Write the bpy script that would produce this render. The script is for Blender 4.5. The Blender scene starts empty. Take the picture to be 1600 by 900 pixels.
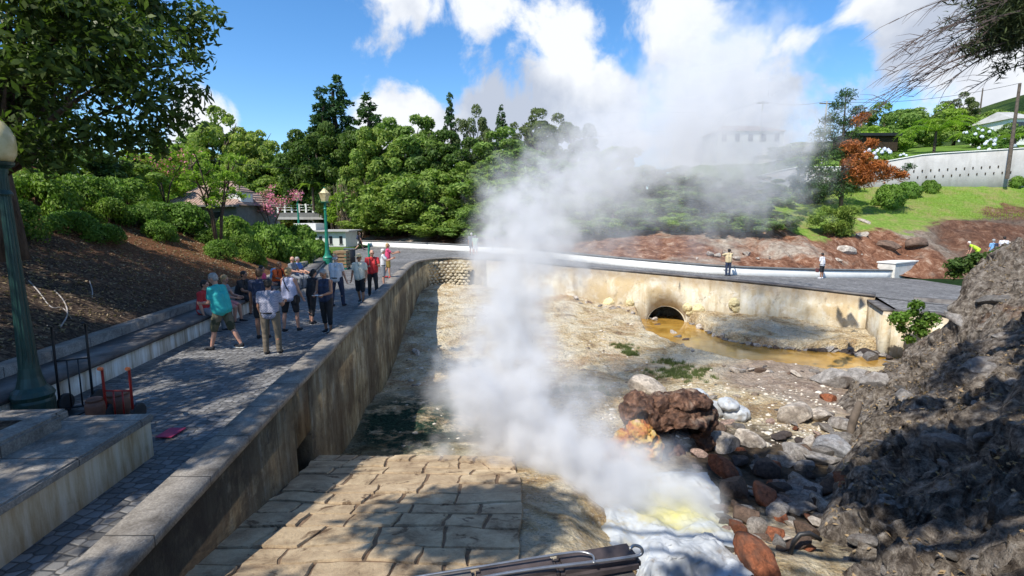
import bpy, bmesh, math, random
import numpy as np
from mathutils import Vector, Matrix, Euler
R = math.radians
random.seed(7); rng = np.random.default_rng(7)
S = bpy.context.scene
C = S.collection
# ------------------------------------------------------------------ camera, light, exposure
PITCH = math.atan(110/780.0); CAMZ = 2.95
cam = bpy.data.objects.new('camera', bpy.data.cameras.new('camera')); C.objects.link(cam)
cam.location = (0, 0, CAMZ); cam.rotation_euler = (math.pi/2 - PITCH, 0, 0)
cam.data.sensor_width = 36; cam.data.lens = 780/1600*36
cam.data.clip_start = 0.05; cam.data.clip_end = 6000
S.camera = cam
SUN = Vector((-0.50, -0.56, 1.0)).normalized()          # towards the sun
sl = bpy.data.lights.new('sun', 'SUN'); so = bpy.data.objects.new('sun', sl); C.objects.link(so)
sl.energy = 5.0; sl.angle = R(0.5); sl.color = (1.0, 0.95, 0.86)
so.rotation_euler = SUN.to_track_quat('Z', 'Y').to_euler(); so.location = (-20, -20, 40)
W = bpy.data.worlds.new('World'); S.world = W; W.use_nodes = True
def build_world():
    nt = W.node_tree; N = nt.nodes; L = nt.links; N.clear()
    out = N.new('ShaderNodeOutputWorld')
    sky = N.new('ShaderNodeTexSky'); sky.sky_type = 'NISHITA'; sky.sun_disc = False
    sky.sun_elevation = math.asin(SUN.z); sky.sun_rotation = math.atan2(SUN.x, SUN.y)
    sky.air_density = 1.0; sky.dust_density = 0.2; sky.ozone_density = 4.0; sky.altitude = 300
    b1 = N.new('ShaderNodeBackground'); b1.inputs[1].default_value = 0.15
    hs = N.new('ShaderNodeHueSaturation'); hs.inputs['Saturation'].default_value = 1.22; hs.inputs['Value'].default_value = 1.12
    L.new(sky.outputs[0], hs.inputs['Color']); L.new(hs.outputs[0], b1.inputs[0])
    tc = N.new('ShaderNodeTexCoord')
    nz = N.new('ShaderNodeTexNoise'); nz.inputs['Scale'].default_value = 6.5; nz.inputs['Detail'].default_value = 9; nz.inputs['Roughness'].default_value = 0.58; nz.inputs['Distortion'].default_value = 0.25
    L.new(tc.outputs['Generated'], nz.inputs['Vector'])
    # soft cloud banks: direction blobs given as (azimuth deg from +Y to the right, elevation deg, radius, weight)
    acc = None
    for az, el, rad, wgt in [(-13, 23, .17, .95), (-3, 21, .13, .75), (-14, 18, .10, .8), (-11, 10, .17, 1.0), (-2, 12, .20, .95), (4, 16, .18, 1.0), (9, 9, .26, 1.0), (17, 20, .20, 1.1), (22, 11, .26, 1.1), (28, 16, .10, .7), (38, 16, .22, 1.15), (46, 9, .25, 1.0), (30, 3, .36, .9), (8, 3, .40, .8), (-31, 9.5, .11, 1.25), (-23, 5, .08, .7), (-16, 4, .2, .6), (20, 36, .3, .8), (-50, 50, .5, .5), (120, 35, .8, .6), (-140, 30, .7, .5)]:
        d = Vector((math.sin(R(az))*math.cos(R(el)), math.cos(R(az))*math.cos(R(el)), math.sin(R(el))))
        di = N.new('ShaderNodeVectorMath'); di.operation = 'DISTANCE'; L.new(tc.outputs['Generated'], di.inputs[0]); di.inputs[1].default_value = d
        mr = N.new('ShaderNodeMapRange'); mr.interpolation_type = 'SMOOTHSTEP'
        mr.inputs[1].default_value = rad; mr.inputs[2].default_value = 0.0; mr.inputs[3].default_value = 0; mr.inputs[4].default_value = wgt
        L.new(di.outputs['Value'], mr.inputs[0])
        if acc is None: acc = mr.outputs[0]
        else:
            m = N.new('ShaderNodeMath'); m.operation = 'MAXIMUM'; L.new(acc, m.inputs[0]); L.new(mr.outputs[0], m.inputs[1]); acc = m.outputs[0]
    ml = N.new('ShaderNodeMath'); ml.operation = 'MULTIPLY'; ml.inputs[1].default_value = 0.34; L.new(acc, ml.inputs[0])
    ad = N.new('ShaderNodeMath'); ad.operation = 'ADD'; L.new(ml.outputs[0], ad.inputs[0]); L.new(nz.outputs[0], ad.inputs[1])
    cv = N.new('ShaderNodeMapRange'); cv.interpolation_type = 'SMOOTHSTEP'; cv.inputs[1].default_value = 0.62; cv.inputs[2].default_value = 0.76
    L.new(ad.outputs[0], cv.inputs[0])
    n2 = N.new('ShaderNodeTexNoise'); n2.inputs['Scale'].default_value = 5.5; n2.inputs['Detail'].default_value = 7
    mp = N.new('ShaderNodeMapping'); mp.inputs['Location'].default_value = (3, 1, .12); L.new(tc.outputs['Generated'], mp.inputs[0]); L.new(mp.outputs[0], n2.inputs['Vector'])
    cr = N.new('ShaderNodeValToRGB'); cr.color_ramp.elements[0].position = .38; cr.color_ramp.elements[0].color = (.52, .58, .70, 1)
    cr.color_ramp.elements[1].position = .56; cr.color_ramp.elements[1].color = (.92, .95, 1.0, 1)
    L.new(n2.outputs[0], cr.inputs[0])
    b2 = N.new('ShaderNodeBackground'); b2.inputs[1].default_value = 0.86; L.new(cr.outputs[0], b2.inputs[0])
    mx = N.new('ShaderNodeMixShader'); L.new(cv.outputs[0], mx.inputs[0]); L.new(b1.outputs[0], mx.inputs[1]); L.new(b2.outputs[0], mx.inputs[2])
    L.new(mx.outputs[0], out.inputs[0])
build_world()
S.view_settings.view_transform = 'Standard'; S.view_settings.look = 'None'; S.view_settings.gamma = 1
S.view_settings.use_curve_mapping = False; S.view_settings.exposure = 0.32
S.cycles.use_denoising = True
S.cycles.max_bounces = 8; S.cycles.diffuse_bounces = 3; S.cycles.glossy_bounces = 2; S.cycles.transmission_bounces = 4
S.cycles.transparent_max_bounces = 8; S.cycles.volume_bounces = 3; S.cycles.volume_step_rate = 2.0; S.cycles.volume_max_steps = 256

# ------------------------------------------------------------------ helpers
CP, SP = math.cos(PITCH), math.sin(PITCH)
def ray(px, py):
    u = (px-800)/780.0; v = (450-py)/780.0
    return Vector((u, CP + v*SP, -SP + v*CP))
def at(px, py, z=None, Y=None):
    """world point seen at a photo position on the level z or at the distance Y"""
    d = ray(px, py)
    t = (z-CAMZ)/d.z if z is not None else Y/d.y
    return Vector((0, 0, CAMZ)) + d*t
def tag(o, label=None, cat=None, group=None, kind=None):
    if label: o['label'] = label
    if cat: o['category'] = cat
    if group: o['group'] = group
    if kind: o['kind'] = kind
    return o
def empty(name, loc, rz=0, label=None, cat=None, group=None):
    o = bpy.data.objects.new(name, None); C.objects.link(o); o.location = loc; o.rotation_euler = (0, 0, rz); o.empty_display_size = .1
    return tag(o, label, cat, group)
def link(name, me, mat=None, parent=None, smooth=False):
    o = bpy.data.objects.new(name, me); C.objects.link(o)
    if mat is not None and not me.materials: me.materials.append(mat)
    if parent is not None: o.parent = parent
    if smooth: me.polygons.foreach_set('use_smooth', [True]*len(me.polygons))
    return o
def npmesh(name, V, F, smooth=False):
    """V (n,3), F (m,k) arrays"""
    V = np.asarray(V, dtype=np.float32); F = np.asarray(F, dtype=np.int32)
    me = bpy.data.meshes.new(name); m, k = F.shape
    me.vertices.add(len(V)); me.vertices.foreach_set('co', V.ravel())
    me.loops.add(m*k); me.loops.foreach_set('vertex_index', F.ravel())
    me.polygons.add(m); me.polygons.foreach_set('loop_start', np.arange(0, m*k, k, dtype=np.int32)); me.polygons.foreach_set('loop_total', np.full(m, k, dtype=np.int32))
    if smooth: me.polygons.foreach_set('use_smooth', np.ones(m, dtype=bool))
    me.update(calc_edges=True); me.validate()
    return me
def grid_mesh(name, X, Y, Z, smooth=True):
    ny, nx = X.shape
    V = np.stack([X, Y, Z], -1).reshape(-1, 3)
    i = np.arange(ny*nx).reshape(ny, nx)
    F = np.stack([i[:-1, :-1], i[:-1, 1:], i[1:, 1:], i[1:, :-1]], -1).reshape(-1, 4)
    return npmesh(name, V, F, smooth)
# value noise
def _h(ix, iy, iz, s):
    n = (ix.astype(np.int64)*374761393 + iy.astype(np.int64)*668265263 + iz.astype(np.int64)*2147483647 + s*1274126177) & 0xffffffff
    n = ((n ^ (n >> 13))*1274126177) & 0xffffffff
    n = (n ^ (n >> 16)) & 0xffffff
    return n/float(0xffffff)*2 - 1
def vnoise(x, y, z=0.0, s=0):
    x, y, z = np.broadcast_arrays(np.asarray(x, float), np.asarray(y, float), np.asarray(z, float))
    xi, yi, zi = np.floor(x), np.floor(y), np.floor(z)
    fx, fy, fz = x-xi, y-yi, z-zi
    fx, fy, fz = [f*f*(3-2*f) for f in (fx, fy, fz)]
    r = 0
    for a in (0, 1):
        for b in (0, 1):
            for c in (0, 1):
                w = (fx if a else 1-fx)*(fy if b else 1-fy)*(fz if c else 1-fz)
                r = r + w*_h(xi+a, yi+b, zi+c, s)
    return r
def fbm(x, y, z=0.0, oct=4, s=0, g=.5):
    r = 0; a = 1; t = 0
    for k in range(oct):
        r = r + a*vnoise(np.asarray(x)*2**k+17.3*k, np.asarray(y)*2**k-9.1*k, np.asarray(z)*2**k+3.7*k, s+k); t += a; a *= g
    return r/t
def sstep(a, b, x):
    t = np.clip((np.asarray(x, float)-a)/(b-a), 0, 1); return t*t*(3-2*t)
# generic mesh builder
class MB:
    def __init__(s): s.bm = bmesh.new()
    def box(s, lo, hi, M=None, bev=0):
        lo = Vector(lo); hi = Vector(hi)
        r = bmesh.ops.create_cube(s.bm, size=1)
        vs = r['verts']
        for v in vs: v.co = Vector(((lo.x+hi.x)/2+v.co.x*(hi.x-lo.x), (lo.y+hi.y)/2+v.co.y*(hi.y-lo.y), (lo.z+hi.z)/2+v.co.z*(hi.z-lo.z)))
        if bev:
            es = list({e for v in vs for e in v.link_edges})
            b = bmesh.ops.bevel(s.bm, geom=es, offset=bev, segments=2, affect='EDGES'); vs = b['verts']
        if M is not None: bmesh.ops.transform(s.bm, matrix=M, verts=list(set(vs)))
        return s
    def tube(s, pts, r, n=8, close=False, caps=True):
        pts = [Vector(p) for p in pts]; rs = r if isinstance(r, (list, tuple)) else [r]*len(pts)
        rings = []; prev = None
        for i, p in enumerate(pts):
            t = (pts[min(i+1, len(pts)-1)] - pts[max(i-1, 0)]).normalized()
            if prev is None: a = t.orthogonal().normalized()
            else:
                a = (prev - t*prev.dot(t))
                a = a.normalized() if a.length > 1e-6 else t.orthogonal().normalized()
            prev = a; b = t.cross(a)
            rings.append([s.bm.verts.new(p + (a*math.cos(2*math.pi*k/n) + b*math.sin(2*math.pi*k/n))*rs[i]) for k in range(n)])
        for i in range(len(rings)-1):
            for k in range(n): s.bm.faces.new((rings[i][k], rings[i][(k+1) % n], rings[i+1][(k+1) % n], rings[i+1][k]))
        if caps:
            s.bm.faces.new(rings[0][::-1]); s.bm.faces.new(rings[-1])
        return s
    def lathe(s, prof, n=24, loc=(0, 0, 0), flute=None):
        loc = Vector(loc); rings = []
        for j, (r, z) in enumerate(prof):
            ring = []
            for k in range(n):
                a = 2*math.pi*k/n; rr = r
                if flute and flute[0] <= z <= flute[1]: rr = r*(1-.09*(k % 2))
                ring.append(s.bm.verts.new(loc + Vector((rr*math.cos(a), rr*math.sin(a), z))))
            rings.append(ring)
        for i in range(len(rings)-1):
            for k in range(n): s.bm.faces.new((rings[i][k], rings[i][(k+1) % n], rings[i+1][(k+1) % n], rings[i+1][k]))
        s.bm.faces.new(rings[0][::-1]); s.bm.faces.new(rings[-1])
        return s
    def ell(s, c, r, sub=2, M=None):
        b = bmesh.ops.create_icosphere(s.bm, subdivisions=sub, radius=1)
        T = Matrix.Translation(Vector(c)) @ (M.to_4x4() if M is not None else Matrix.Identity(4)) @ Matrix.Diagonal((*r, 1)) if not isinstance(r, (int, float)) else Matrix.Translation(Vector(c)) @ Matrix.Diagonal((r, r, r, 1))
        bmesh.ops.transform(s.bm, matrix=T, verts=b['verts']); return s
    def poly(s, pts):
        s.bm.faces.new([s.bm.verts.new(Vector(p)) for p in pts]); return s
    def mesh(s, name='m'):
        me = bpy.data.meshes.new(name); bmesh.ops.recalc_face_normals(s.bm, faces=s.bm.faces); s.bm.to_mesh(me); s.bm.free(); return me
    def build(s, name, mat, parent=None, smooth=False):
        return link(name, s.mesh(name), mat, parent, smooth)
def autosmooth(o, ang=40):
    me = o.data
    me.polygons.foreach_set('use_smooth', [True]*len(me.polygons))
    try: me.set_sharp_from_angle(angle=R(ang))
    except Exception: pass
    return o
def evaluated(o):
    dg = bpy.context.evaluated_depsgraph_get(); dg.update()
    me = bpy.data.meshes.new_from_object(o.evaluated_get(dg)); return me
def remeshed(me, vox, smooth_it=4, disp=None):
    """one continuous skin round overlapping closed shapes"""
    t = bpy.data.objects.new('tmp', me); C.objects.link(t)
    m = t.modifiers.new('r', 'REMESH'); m.mode = 'VOXEL'; m.voxel_size = vox; m.use_smooth_shade = True
    if smooth_it:
        m2 = t.modifiers.new('s', 'SMOOTH'); m2.iterations = smooth_it; m2.factor = .5
    out = evaluated(t)
    bpy.data.objects.remove(t)
    if disp:
        n = len(out.vertices); co = np.empty(n*3, np.float32); out.vertices.foreach_get('co', co); co = co.reshape(-1, 3)
        no = np.empty(n*3, np.float32); out.vertices.foreach_get('normal', no); no = no.reshape(-1, 3)
        co += no*disp(co)[:, None]; out.vertices.foreach_set('co', co.ravel().astype(np.float32)); out.update()
    out.polygons.foreach_set('use_smooth', [True]*len(out.polygons))
    return out

# ------------------------------------------------------------------ materials
class NT:
    def __init__(s, name):
        s.m = bpy.data.materials.new(name); s.m.use_nodes = True; s.t = s.m.node_tree; s.N = s.t.nodes; s.L = s.t.links
        s.b = s.N['Principled BSDF']; s.out = s.N['Material Output']
        g = s.N.new('ShaderNodeNewGeometry'); s.geo = g; s.pos = g.outputs['Position']
    def objco(s):
        t = s.N.new('ShaderNodeTexCoord'); return t.outputs['Object']
    def mapping(s, v, sc=(1, 1, 1), rot=(0, 0, 0), loc=(0, 0, 0)):
        n = s.N.new('ShaderNodeMapping'); s.L.new(v, n.inputs[0]); n.inputs['Scale'].default_value = sc; n.inputs['Rotation'].default_value = rot; n.inputs['Location'].default_value = loc; return n.outputs[0]
    def noise(s, v, scale, detail=6, rough=.6, dist=0):
        n = s.N.new('ShaderNodeTexNoise'); s.L.new(v, n.inputs['Vector']); n.inputs['Scale'].default_value = scale; n.inputs['Detail'].default_value = detail; n.inputs['Roughness'].default_value = rough; n.inputs['Distortion'].default_value = dist; return n.outputs[0]
    def vor(s, v, scale, feat='F1', out=0, rand=1):
        n = s.N.new('ShaderNodeTexVoronoi'); n.feature = feat; s.L.new(v, n.inputs['Vector']); n.inputs['Scale'].default_value = scale; n.inputs['Randomness'].default_value = rand; return n.outputs[out]
    def ramp(s, f, stops):
        n = s.N.new('ShaderNodeValToRGB'); s.L.new(f, n.inputs[0]); e = n.color_ramp.elements
        while len(e) < len(stops): e.new(.5)
        for i, (p, c) in enumerate(stops):
            e[i].position = p; e[i].color = (*c, 1) if not isinstance(c, (int, float)) else (c, c, c, 1)
        return n.outputs[0]
    def mr(s, f, a, b, c=0, d=1):
        n = s.N.new('ShaderNodeMapRange'); s.L.new(f, n.inputs[0]); n.inputs[1].default_value = a; n.inputs[2].default_value = b; n.inputs[3].default_value = c; n.inputs[4].default_value = d; n.clamp = True; return n.outputs[0]
    def mix(s, f, a, b, mode='MIX'):
        n = s.N.new('ShaderNodeMix'); n.data_type = 'RGBA'; n.blend_type = mode
        for k, v in ((0, f), (6, a), (7, b)):
            if isinstance(v, (int, float)): n.inputs[k].default_value = v if k == 0 else (v, v, v, 1)
            elif isinstance(v, tuple): n.inputs[k].default_value = (*v, 1)
            else: s.L.new(v, n.inputs[k])
        return n.outputs[2]
    def math(s, op, a, b=0):
        n = s.N.new('ShaderNodeMath'); n.operation = op
        for k, v in ((0, a), (1, b)):
            if isinstance(v, (int, float)): n.inputs[k].default_value = v
            else: s.L.new(v, n.inputs[k])
        return n.outputs[0]
    def xyz(s, v):
        n = s.N.new('ShaderNodeSeparateXYZ'); s.L.new(v, n.inputs[0]); return n.outputs
    def bump(s, h, strength=.5, dist=.02):
        n = s.N.new('ShaderNodeBump'); s.L.new(h, n.inputs['Height']); n.inputs['Strength'].default_value = strength; n.inputs['Distance'].default_value = dist; s.L.new(n.outputs[0], s.b.inputs['Normal']); return n
    def col(s, c):
        if isinstance(c, tuple): s.b.inputs['Base Color'].default_value = (*c, 1)
        else: s.L.new(c, s.b.inputs['Base Color'])
        return s
    def rough(s, r, spec=None):
        if isinstance(r, (int, float)): s.b.inputs['Roughness'].default_value = r
        else: s.L.new(r, s.b.inputs['Roughness'])
        if spec is not None: s.b.inputs['Specular IOR Level'].default_value = spec
        return s
def simple(name, c, rough=.6, metal=0, var=.25, scale=8, bump=.15, bd=.005, obj=False):
    n = NT(name); v = n.objco() if obj else n.pos
    f = n.noise(v, scale, 5)
    n.col(n.ramp(f, [(.3, tuple(x*(1-var) for x in c)), (.7, tuple(min(1, x*(1+var)) for x in c))])); n.rough(rough); n.b.inputs['Metallic'].default_value = metal
    if bump: n.bump(n.noise(v, scale*5, 4), bump, bd)
    return n.m
M = {}
def mats():
    # plaster of the white walls: streaks of dirt running down, patches
    n = NT('white_plaster'); st = n.noise(n.mapping(n.pos, (3.5, 3.5, .35)), 1.6, 7, .65); pt = n.noise(n.pos, .9, 6, .6); fi = n.noise(n.pos, 30, 3)
    a = n.ramp(st, [(.30, (.22, .16, .10)), (.44, (.55, .47, .36)), (.58, (.80, .77, .70))]); b = n.mix(n.mr(pt, .55, .7, 0, .5), a, (.36, .30, .24))
    n.col(b).rough(.85, .2); n.bump(fi, .3, .006); M['white_plaster'] = n.m
    n = NT('cream_plaster'); st = n.noise(n.mapping(n.pos, (4, 4, .5)), 1.3, 8, .66); pt = n.noise(n.pos, 1.7, 6, .62); fi = n.noise(n.pos, 24, 4)
    a = n.ramp(st, [(.27, (.16, .09, .04)), (.40, (.40, .28, .15)), (.58, (.60, .50, .36)), (.75, (.66, .60, .48))])
    zz = n.xyz(n.pos)[2]; low = n.math('ADD', zz, n.mr(pt, .2, .8, -.5, .5))
    b = n.mix(n.mr(pt, .56, .72, 0, .7), a, (.14, .12, .07))
    n.col(b).rough(.9, .15); n.bump(n.math('ADD', fi, n.math('MULTIPLY', pt, 2)), .5, .012); M['cream_plaster'] = n.m
    # parapet basin face: brown-black weathered render with white mineral runs
    n = NT('weathered_wall'); v = n.pos; st = n.math('ADD', n.math('MULTIPLY', n.noise(n.mapping(v, (3.2, 3.2, .5)), 1.2, 9, .7, .9), .6), n.math('MULTIPLY', n.noise(v, 2.4, 8, .72, .5), .4)); pt = n.noise(v, .55, 7, .62); fi = n.noise(v, 16, 5, .7)
    a = n.ramp(st, [(.30, (.055, .038, .022)), (.42, (.20, .145, .08)), (.52, (.36, .29, .17)), (.62, (.50, .46, .34)), (.74, (.30, .27, .13))])
    b = n.mix(n.mr(pt, .42, .60, .75, 0), a, (.06, .042, .03)); b = n.mix(n.mr(n.noise(v, 3.2, 6, .7), .56, .68, 0, .75), b, (.075, .055, .04))
    b = n.mix(n.math('MULTIPLY', n.mr(n.xyz(v)[1], 5.6, 9.5, .85, 0), n.mr(n.noise(v, 1.1, 7, .7), .34, .50, 0, 1)), b, (.05, .036, .026)); n.col(b).rough(.92, .12); n.bump(n.math('ADD', fi, n.math('MULTIPLY', st, 1.5)), .7, .03); M['weathered_wall'] = n.m
    # far wall: pale render stained ochre and grey
    n = NT('pale_wall'); v = n.pos; st = n.noise(n.mapping(v, (1.1, 1.1, .16)), 1.5, 9, .66, .2); pt = n.noise(v, .5, 8, .64, .5); fi = n.noise(v, 9, 5, .7)
    a = n.ramp(st, [(.30, (.30, .22, .12)), (.45, (.52, .43, .29)), (.56, (.62, .56, .42)), (.68, (.66, .62, .52))])
    a = n.mix(n.mr(n.noise(v, 1.4, 8, .7, .8), .50, .62, 0, .75), a, (.70, .66, .56)); b = n.mix(n.mr(pt, .50, .62, 0, .8), a, (.46, .34, .18)); b = n.mix(n.mr(n.noise(v, 2.1, 8, .74, .6), .56, .66, 0, .6), b, (.17, .14, .11)); z = n.xyz(v)[2]
    tb = n.math('SUBTRACT', z, n.math('MULTIPLY', n.xyz(v)[0], -.055)); b = n.mix(n.mr(n.math('ADD', tb, n.math('MULTIPLY', st, .9)), -.2, .25, 0, .6), b, (.22, .15, .09))
    n.col(b).rough(.9, .15); n.bump(n.math('ADD', fi, n.math('MULTIPLY', pt, 2)), .5, .04); M['pale_wall'] = n.m
    # concrete coping
    n = NT('coping_stone'); v = n.pos; pt = n.noise(v, 1.1, 8, .65); fi = n.noise(v, 45, 4, .7); sp = n.vor(v, 60)
    a = n.ramp(n.noise(v, 2.6, 9, .74, .5), [(.32, (.10, .085, .07)), (.46, (.24, .215, .185)), (.58, (.34, .31, .27)), (.72, (.44, .41, .36))]); b = n.mix(n.mr(fi, .35, .65, .6, 0), a, (.08, .07, .06))
    jt = n.N.new('ShaderNodeMath'); jt.operation = 'PINGPONG'; n.L.new(n.xyz(v)[1], jt.inputs[0]); jt.inputs[1].default_value = .475
    j = n.mr(jt.outputs[0], .0, .012, 1, 0); b = n.mix(j, b, (.05, .045, .04))
    n.col(b).rough(.85, .25); n.bump(n.math('SUBTRACT', n.math('ADD', fi, n.math('MULTIPLY', pt, 1.5)), n.math('MULTIPLY', j, 2)), .55, .012); M['coping_stone'] = n.m
    n = NT('dark_stone'); v = n.pos; pt = n.noise(v, 1.5, 8, .65); fi = n.noise(v, 40, 4, .7)
    a = n.ramp(pt, [(.32, (.055, .05, .05)), (.5, (.12, .11, .105)), (.68, (.20, .19, .18))])
    n.col(a).rough(.8, .3); n.bump(n.math('ADD', fi, pt), .5, .01); M['dark_stone'] = n.m
    # cobbles
    for key, base, sc in (('promenade_setts', (.165, .16, .155), 7.5), ('road_setts', (.19, .185, .18), 5.5)):
        n = NT(key); v = n.pos; br = n.N.new('ShaderNodeTexVoronoi'); br.feature = 'DISTANCE_TO_EDGE'; n.L.new(n.mapping(v, (1, 1.25, 0), (0, 0, .1)), br.inputs['Vector']); br.inputs['Scale'].default_value = sc; br.inputs['Randomness'].default_value = .45
        cell = n.vor(n.mapping(v, (1, 1.25, 0), (0, 0, .1)), sc, 'F1', 1, .45); pt = n.noise(v, .5, 7, .6); fi = n.noise(v, 60, 3)
        cb = n.mr(n.xyz(cell)[0], 0, 1, .62, 1.35); a = n.mix(1.0, n.ramp(pt, [(.3, tuple(c*.7 for c in base)), (.7, tuple(c*1.35 for c in base))]), cb, 'MULTIPLY')
        e = n.mr(br.outputs[0], .0, .09, 1, 0); a = n.mix(e, a, (.06, .055, .05))
        n.col(a).rough(n.mr(fi, .3, .7, .55, .8), .35); n.bump(n.math('ADD', n.mr(br.outputs[0], 0, .16), n.math('MULTIPLY', fi, .25)), .8, .02); M[key] = n.m
    # basin floor: bleached mineral crust, ochre, grey, green algae in a patch
    n = NT('mineral_crust'); v = n.pos; p1 = n.noise(v, .33, 8, .62, .6); p2 = n.noise(n.mapping(v, (1, 1, 1), (0, 0, 0), (7, 3, 0)), .8, 9, .68, .8); fi = n.noise(v, 7, 7, .72); vf = n.vor(v, 9)
    a = n.ramp(p2, [(.30, (.17, .115, .065)), (.39, (.40, .27, .13)), (.46, (.63, .48, .27)), (.54, (.76, .64, .43)), (.66, (.82, .74, .56)), (.78, (.58, .40, .26))])
    a = n.mix(n.mr(p1, .54, .66, 0, .65), a, (.46, .26, .13)); a = n.mix(n.mr(n.noise(v, .6, 7, .7, 1.0), .57, .66, 0, .8), a, (.34, .26, .16))
    a = n.mix(n.mr(fi, .30, .48, .75, 0), a, (.13, .10, .07)); a = n.mix(n.mr(n.noise(v, 2.3, 7, .75), .60, .67, 0, .8), a, (.80, .76, .66))
    a = n.mix(n.mr(vf, .1, .32, .4, 0), a, (.76, .70, .60))
    a = n.mix(n.mr(n.noise(v, 24, 6, .8), .50, .62, 0, .55), a, (.20, .155, .11)); a = n.mix(n.mr(n.noise(v, 31, 5, .8), .55, .64, 0, .6), a, (.82, .78, .68))
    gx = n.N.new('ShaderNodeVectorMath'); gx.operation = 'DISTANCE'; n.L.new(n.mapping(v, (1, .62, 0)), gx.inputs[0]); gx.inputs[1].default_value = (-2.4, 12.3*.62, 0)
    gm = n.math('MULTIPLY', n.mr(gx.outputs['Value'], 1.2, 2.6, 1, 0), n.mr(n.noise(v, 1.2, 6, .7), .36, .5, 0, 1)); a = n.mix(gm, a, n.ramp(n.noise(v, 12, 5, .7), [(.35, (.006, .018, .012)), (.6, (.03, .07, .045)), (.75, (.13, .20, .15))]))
    gx = n.N.new('ShaderNodeVectorMath'); gx.operation = 'DISTANCE'; n.L.new(n.mapping(v, (1, .7, 0)), gx.inputs[0]); gx.inputs[1].default_value = (10.3, 16.2*.7, 0)
    gm = n.mr(gx.outputs['Value'], 2.4, 3.4, .8, 0); a = n.mix(gm, a, n.ramp(n.noise(v, 3, 8, .75), [(.35, (.16, .12, .10)), (.55, (.40, .31, .26)), (.72, (.62, .54, .47))]))
    gx = n.N.new('ShaderNodeVectorMath'); gx.operation = 'DISTANCE'; n.L.new(n.mapping(v, (1, .62, 0)), gx.inputs[0]); gx.inputs[1].default_value = (5.0, 8.6*.62, 0)
    gm = n.mr(n.math('ADD', gx.outputs['Value'], n.mr(p2, .3, .7, -.6, .6)), 1.5, 2.5, .92, 0); a = n.mix(gm, a, n.ramp(n.noise(v, 6, 7, .72), [(.35, (.02, .016, .013)), (.55, (.09, .065, .048)), (.72, (.20, .15, .11))]))
    n.col(a).rough(.93, .12); n.bump(n.math('ADD', fi, n.math('ADD', vf, n.noise(v, 30, 5, .7))), .95, .10); M['mineral_crust'] = n.m
    # stone slabs
    n = NT('slab_stone'); v = n.pos; p = n.noise(v, 1.2, 8, .65); fi = n.noise(v, 22, 5, .72); g = n.N.new('ShaderNodeNewGeometry')
    a = n.ramp(n.noise(v, 2.2, 9, .72, .4), [(.32, (.15, .10, .06)), (.45, (.36, .27, .17)), (.60, (.54, .42, .27)), (.72, (.64, .54, .38))]); a = n.mix(n.mr(g.outputs['Random Per Island'], 0, 1, 0, .35), a, (.38, .27, .17))
    a = n.mix(n.mr(n.noise(v, 3.3, 5, .6, .6), .60, .66, 0, .85), a, (.10, .06, .035)); a = n.mix(n.mr(fi, .28, .42, .6, 0), a, (.15, .11, .07))
    n.col(a).rough(.85, .2); n.bump(n.math('ADD', fi, p), .8, .02); M['slab_stone'] = n.m
    M['joint_mud'] = simple('joint_mud', (.15, .095, .055), .9, var=.4, scale=5, bump=.6, bd=.02)
    # soils
    n = NT('leaf_litter'); v = n.pos; p = n.noise(v, .45, 7, .6); vc = n.vor(n.mapping(v, (1, 2.2, 1), (0, 0, .6)), 9, 'F1', 1); f = n.noise(v, 14, 6, .75, .8)
    a = n.ramp(f, [(.32, (.014, .010, .008)), (.48, (.055, .037, .027)), (.60, (.12, .085, .062)), (.72, (.24, .19, .15))])
    a = n.mix(n.mr(n.xyz(vc)[0], .62, .98, 0, .7), a, (.21, .15, .10)); y = n.xyz(v)[1]; a = n.mix(n.math('MULTIPLY', n.mr(y, 12, 19, 0, .85), n.mr(p, .3, .6, .6, 1)), a, n.ramp(f, [(.3, (.09, .035, .015)), (.6, (.26, .11, .045)), (.75, (.42, .24, .12))]))
    a = n.mix(n.math('MULTIPLY', n.mr(y, 26, 31, 0, 1), n.mr(p, .25, .45, .5, 1)), a, n.ramp(f, [(.3, (.05, .10, .015)), (.7, (.16, .27, .04))]))
    n.col(a).rough(.95, .1); n.bump(n.math('ADD', f, n.xyz(vc)[0]), .9, .06); M['leaf_litter'] = n.m
    n = NT('bank_soil'); v = n.pos; p = n.noise(v, .16, 8, .62, .5); f = n.noise(v, 3.5, 8, .75, .5); z = n.xyz(v)[2]; x = n.xyz(v)[0]
    red = n.ramp(n.noise(v, 1.3, 9, .78, .6), [(.32, (.030, .016, .012)), (.44, (.14, .062, .036)), (.54, (.25, .125, .075)), (.66, (.46, .34, .25))])
    red = n.mix(n.mr(p, .50, .60, 0, .85), red, n.ramp(f, [(.35, (.20, .16, .12)), (.6, (.48, .42, .34))]))
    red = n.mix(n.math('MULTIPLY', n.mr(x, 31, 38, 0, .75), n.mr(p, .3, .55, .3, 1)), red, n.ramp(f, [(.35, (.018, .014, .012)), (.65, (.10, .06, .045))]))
    gr = n.ramp(n.noise(v, 5, 6, .7), [(.3, (.08, .15, .02)), (.55, (.17, .27, .045)), (.72, (.32, .33, .11))])
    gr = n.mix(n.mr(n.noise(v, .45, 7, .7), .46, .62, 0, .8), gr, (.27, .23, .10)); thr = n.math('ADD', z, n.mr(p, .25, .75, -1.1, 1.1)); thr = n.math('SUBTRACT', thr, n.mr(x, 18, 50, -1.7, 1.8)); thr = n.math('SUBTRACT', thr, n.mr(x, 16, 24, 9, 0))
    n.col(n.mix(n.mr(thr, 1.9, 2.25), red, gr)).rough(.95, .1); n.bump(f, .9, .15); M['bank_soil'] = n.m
    n = NT('rocky_earth'); v = n.pos; p = n.noise(v, .7, 8, .66, .6); f = n.noise(v, 6, 8, .76, .4); vf = n.vor(v, 5)
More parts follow.
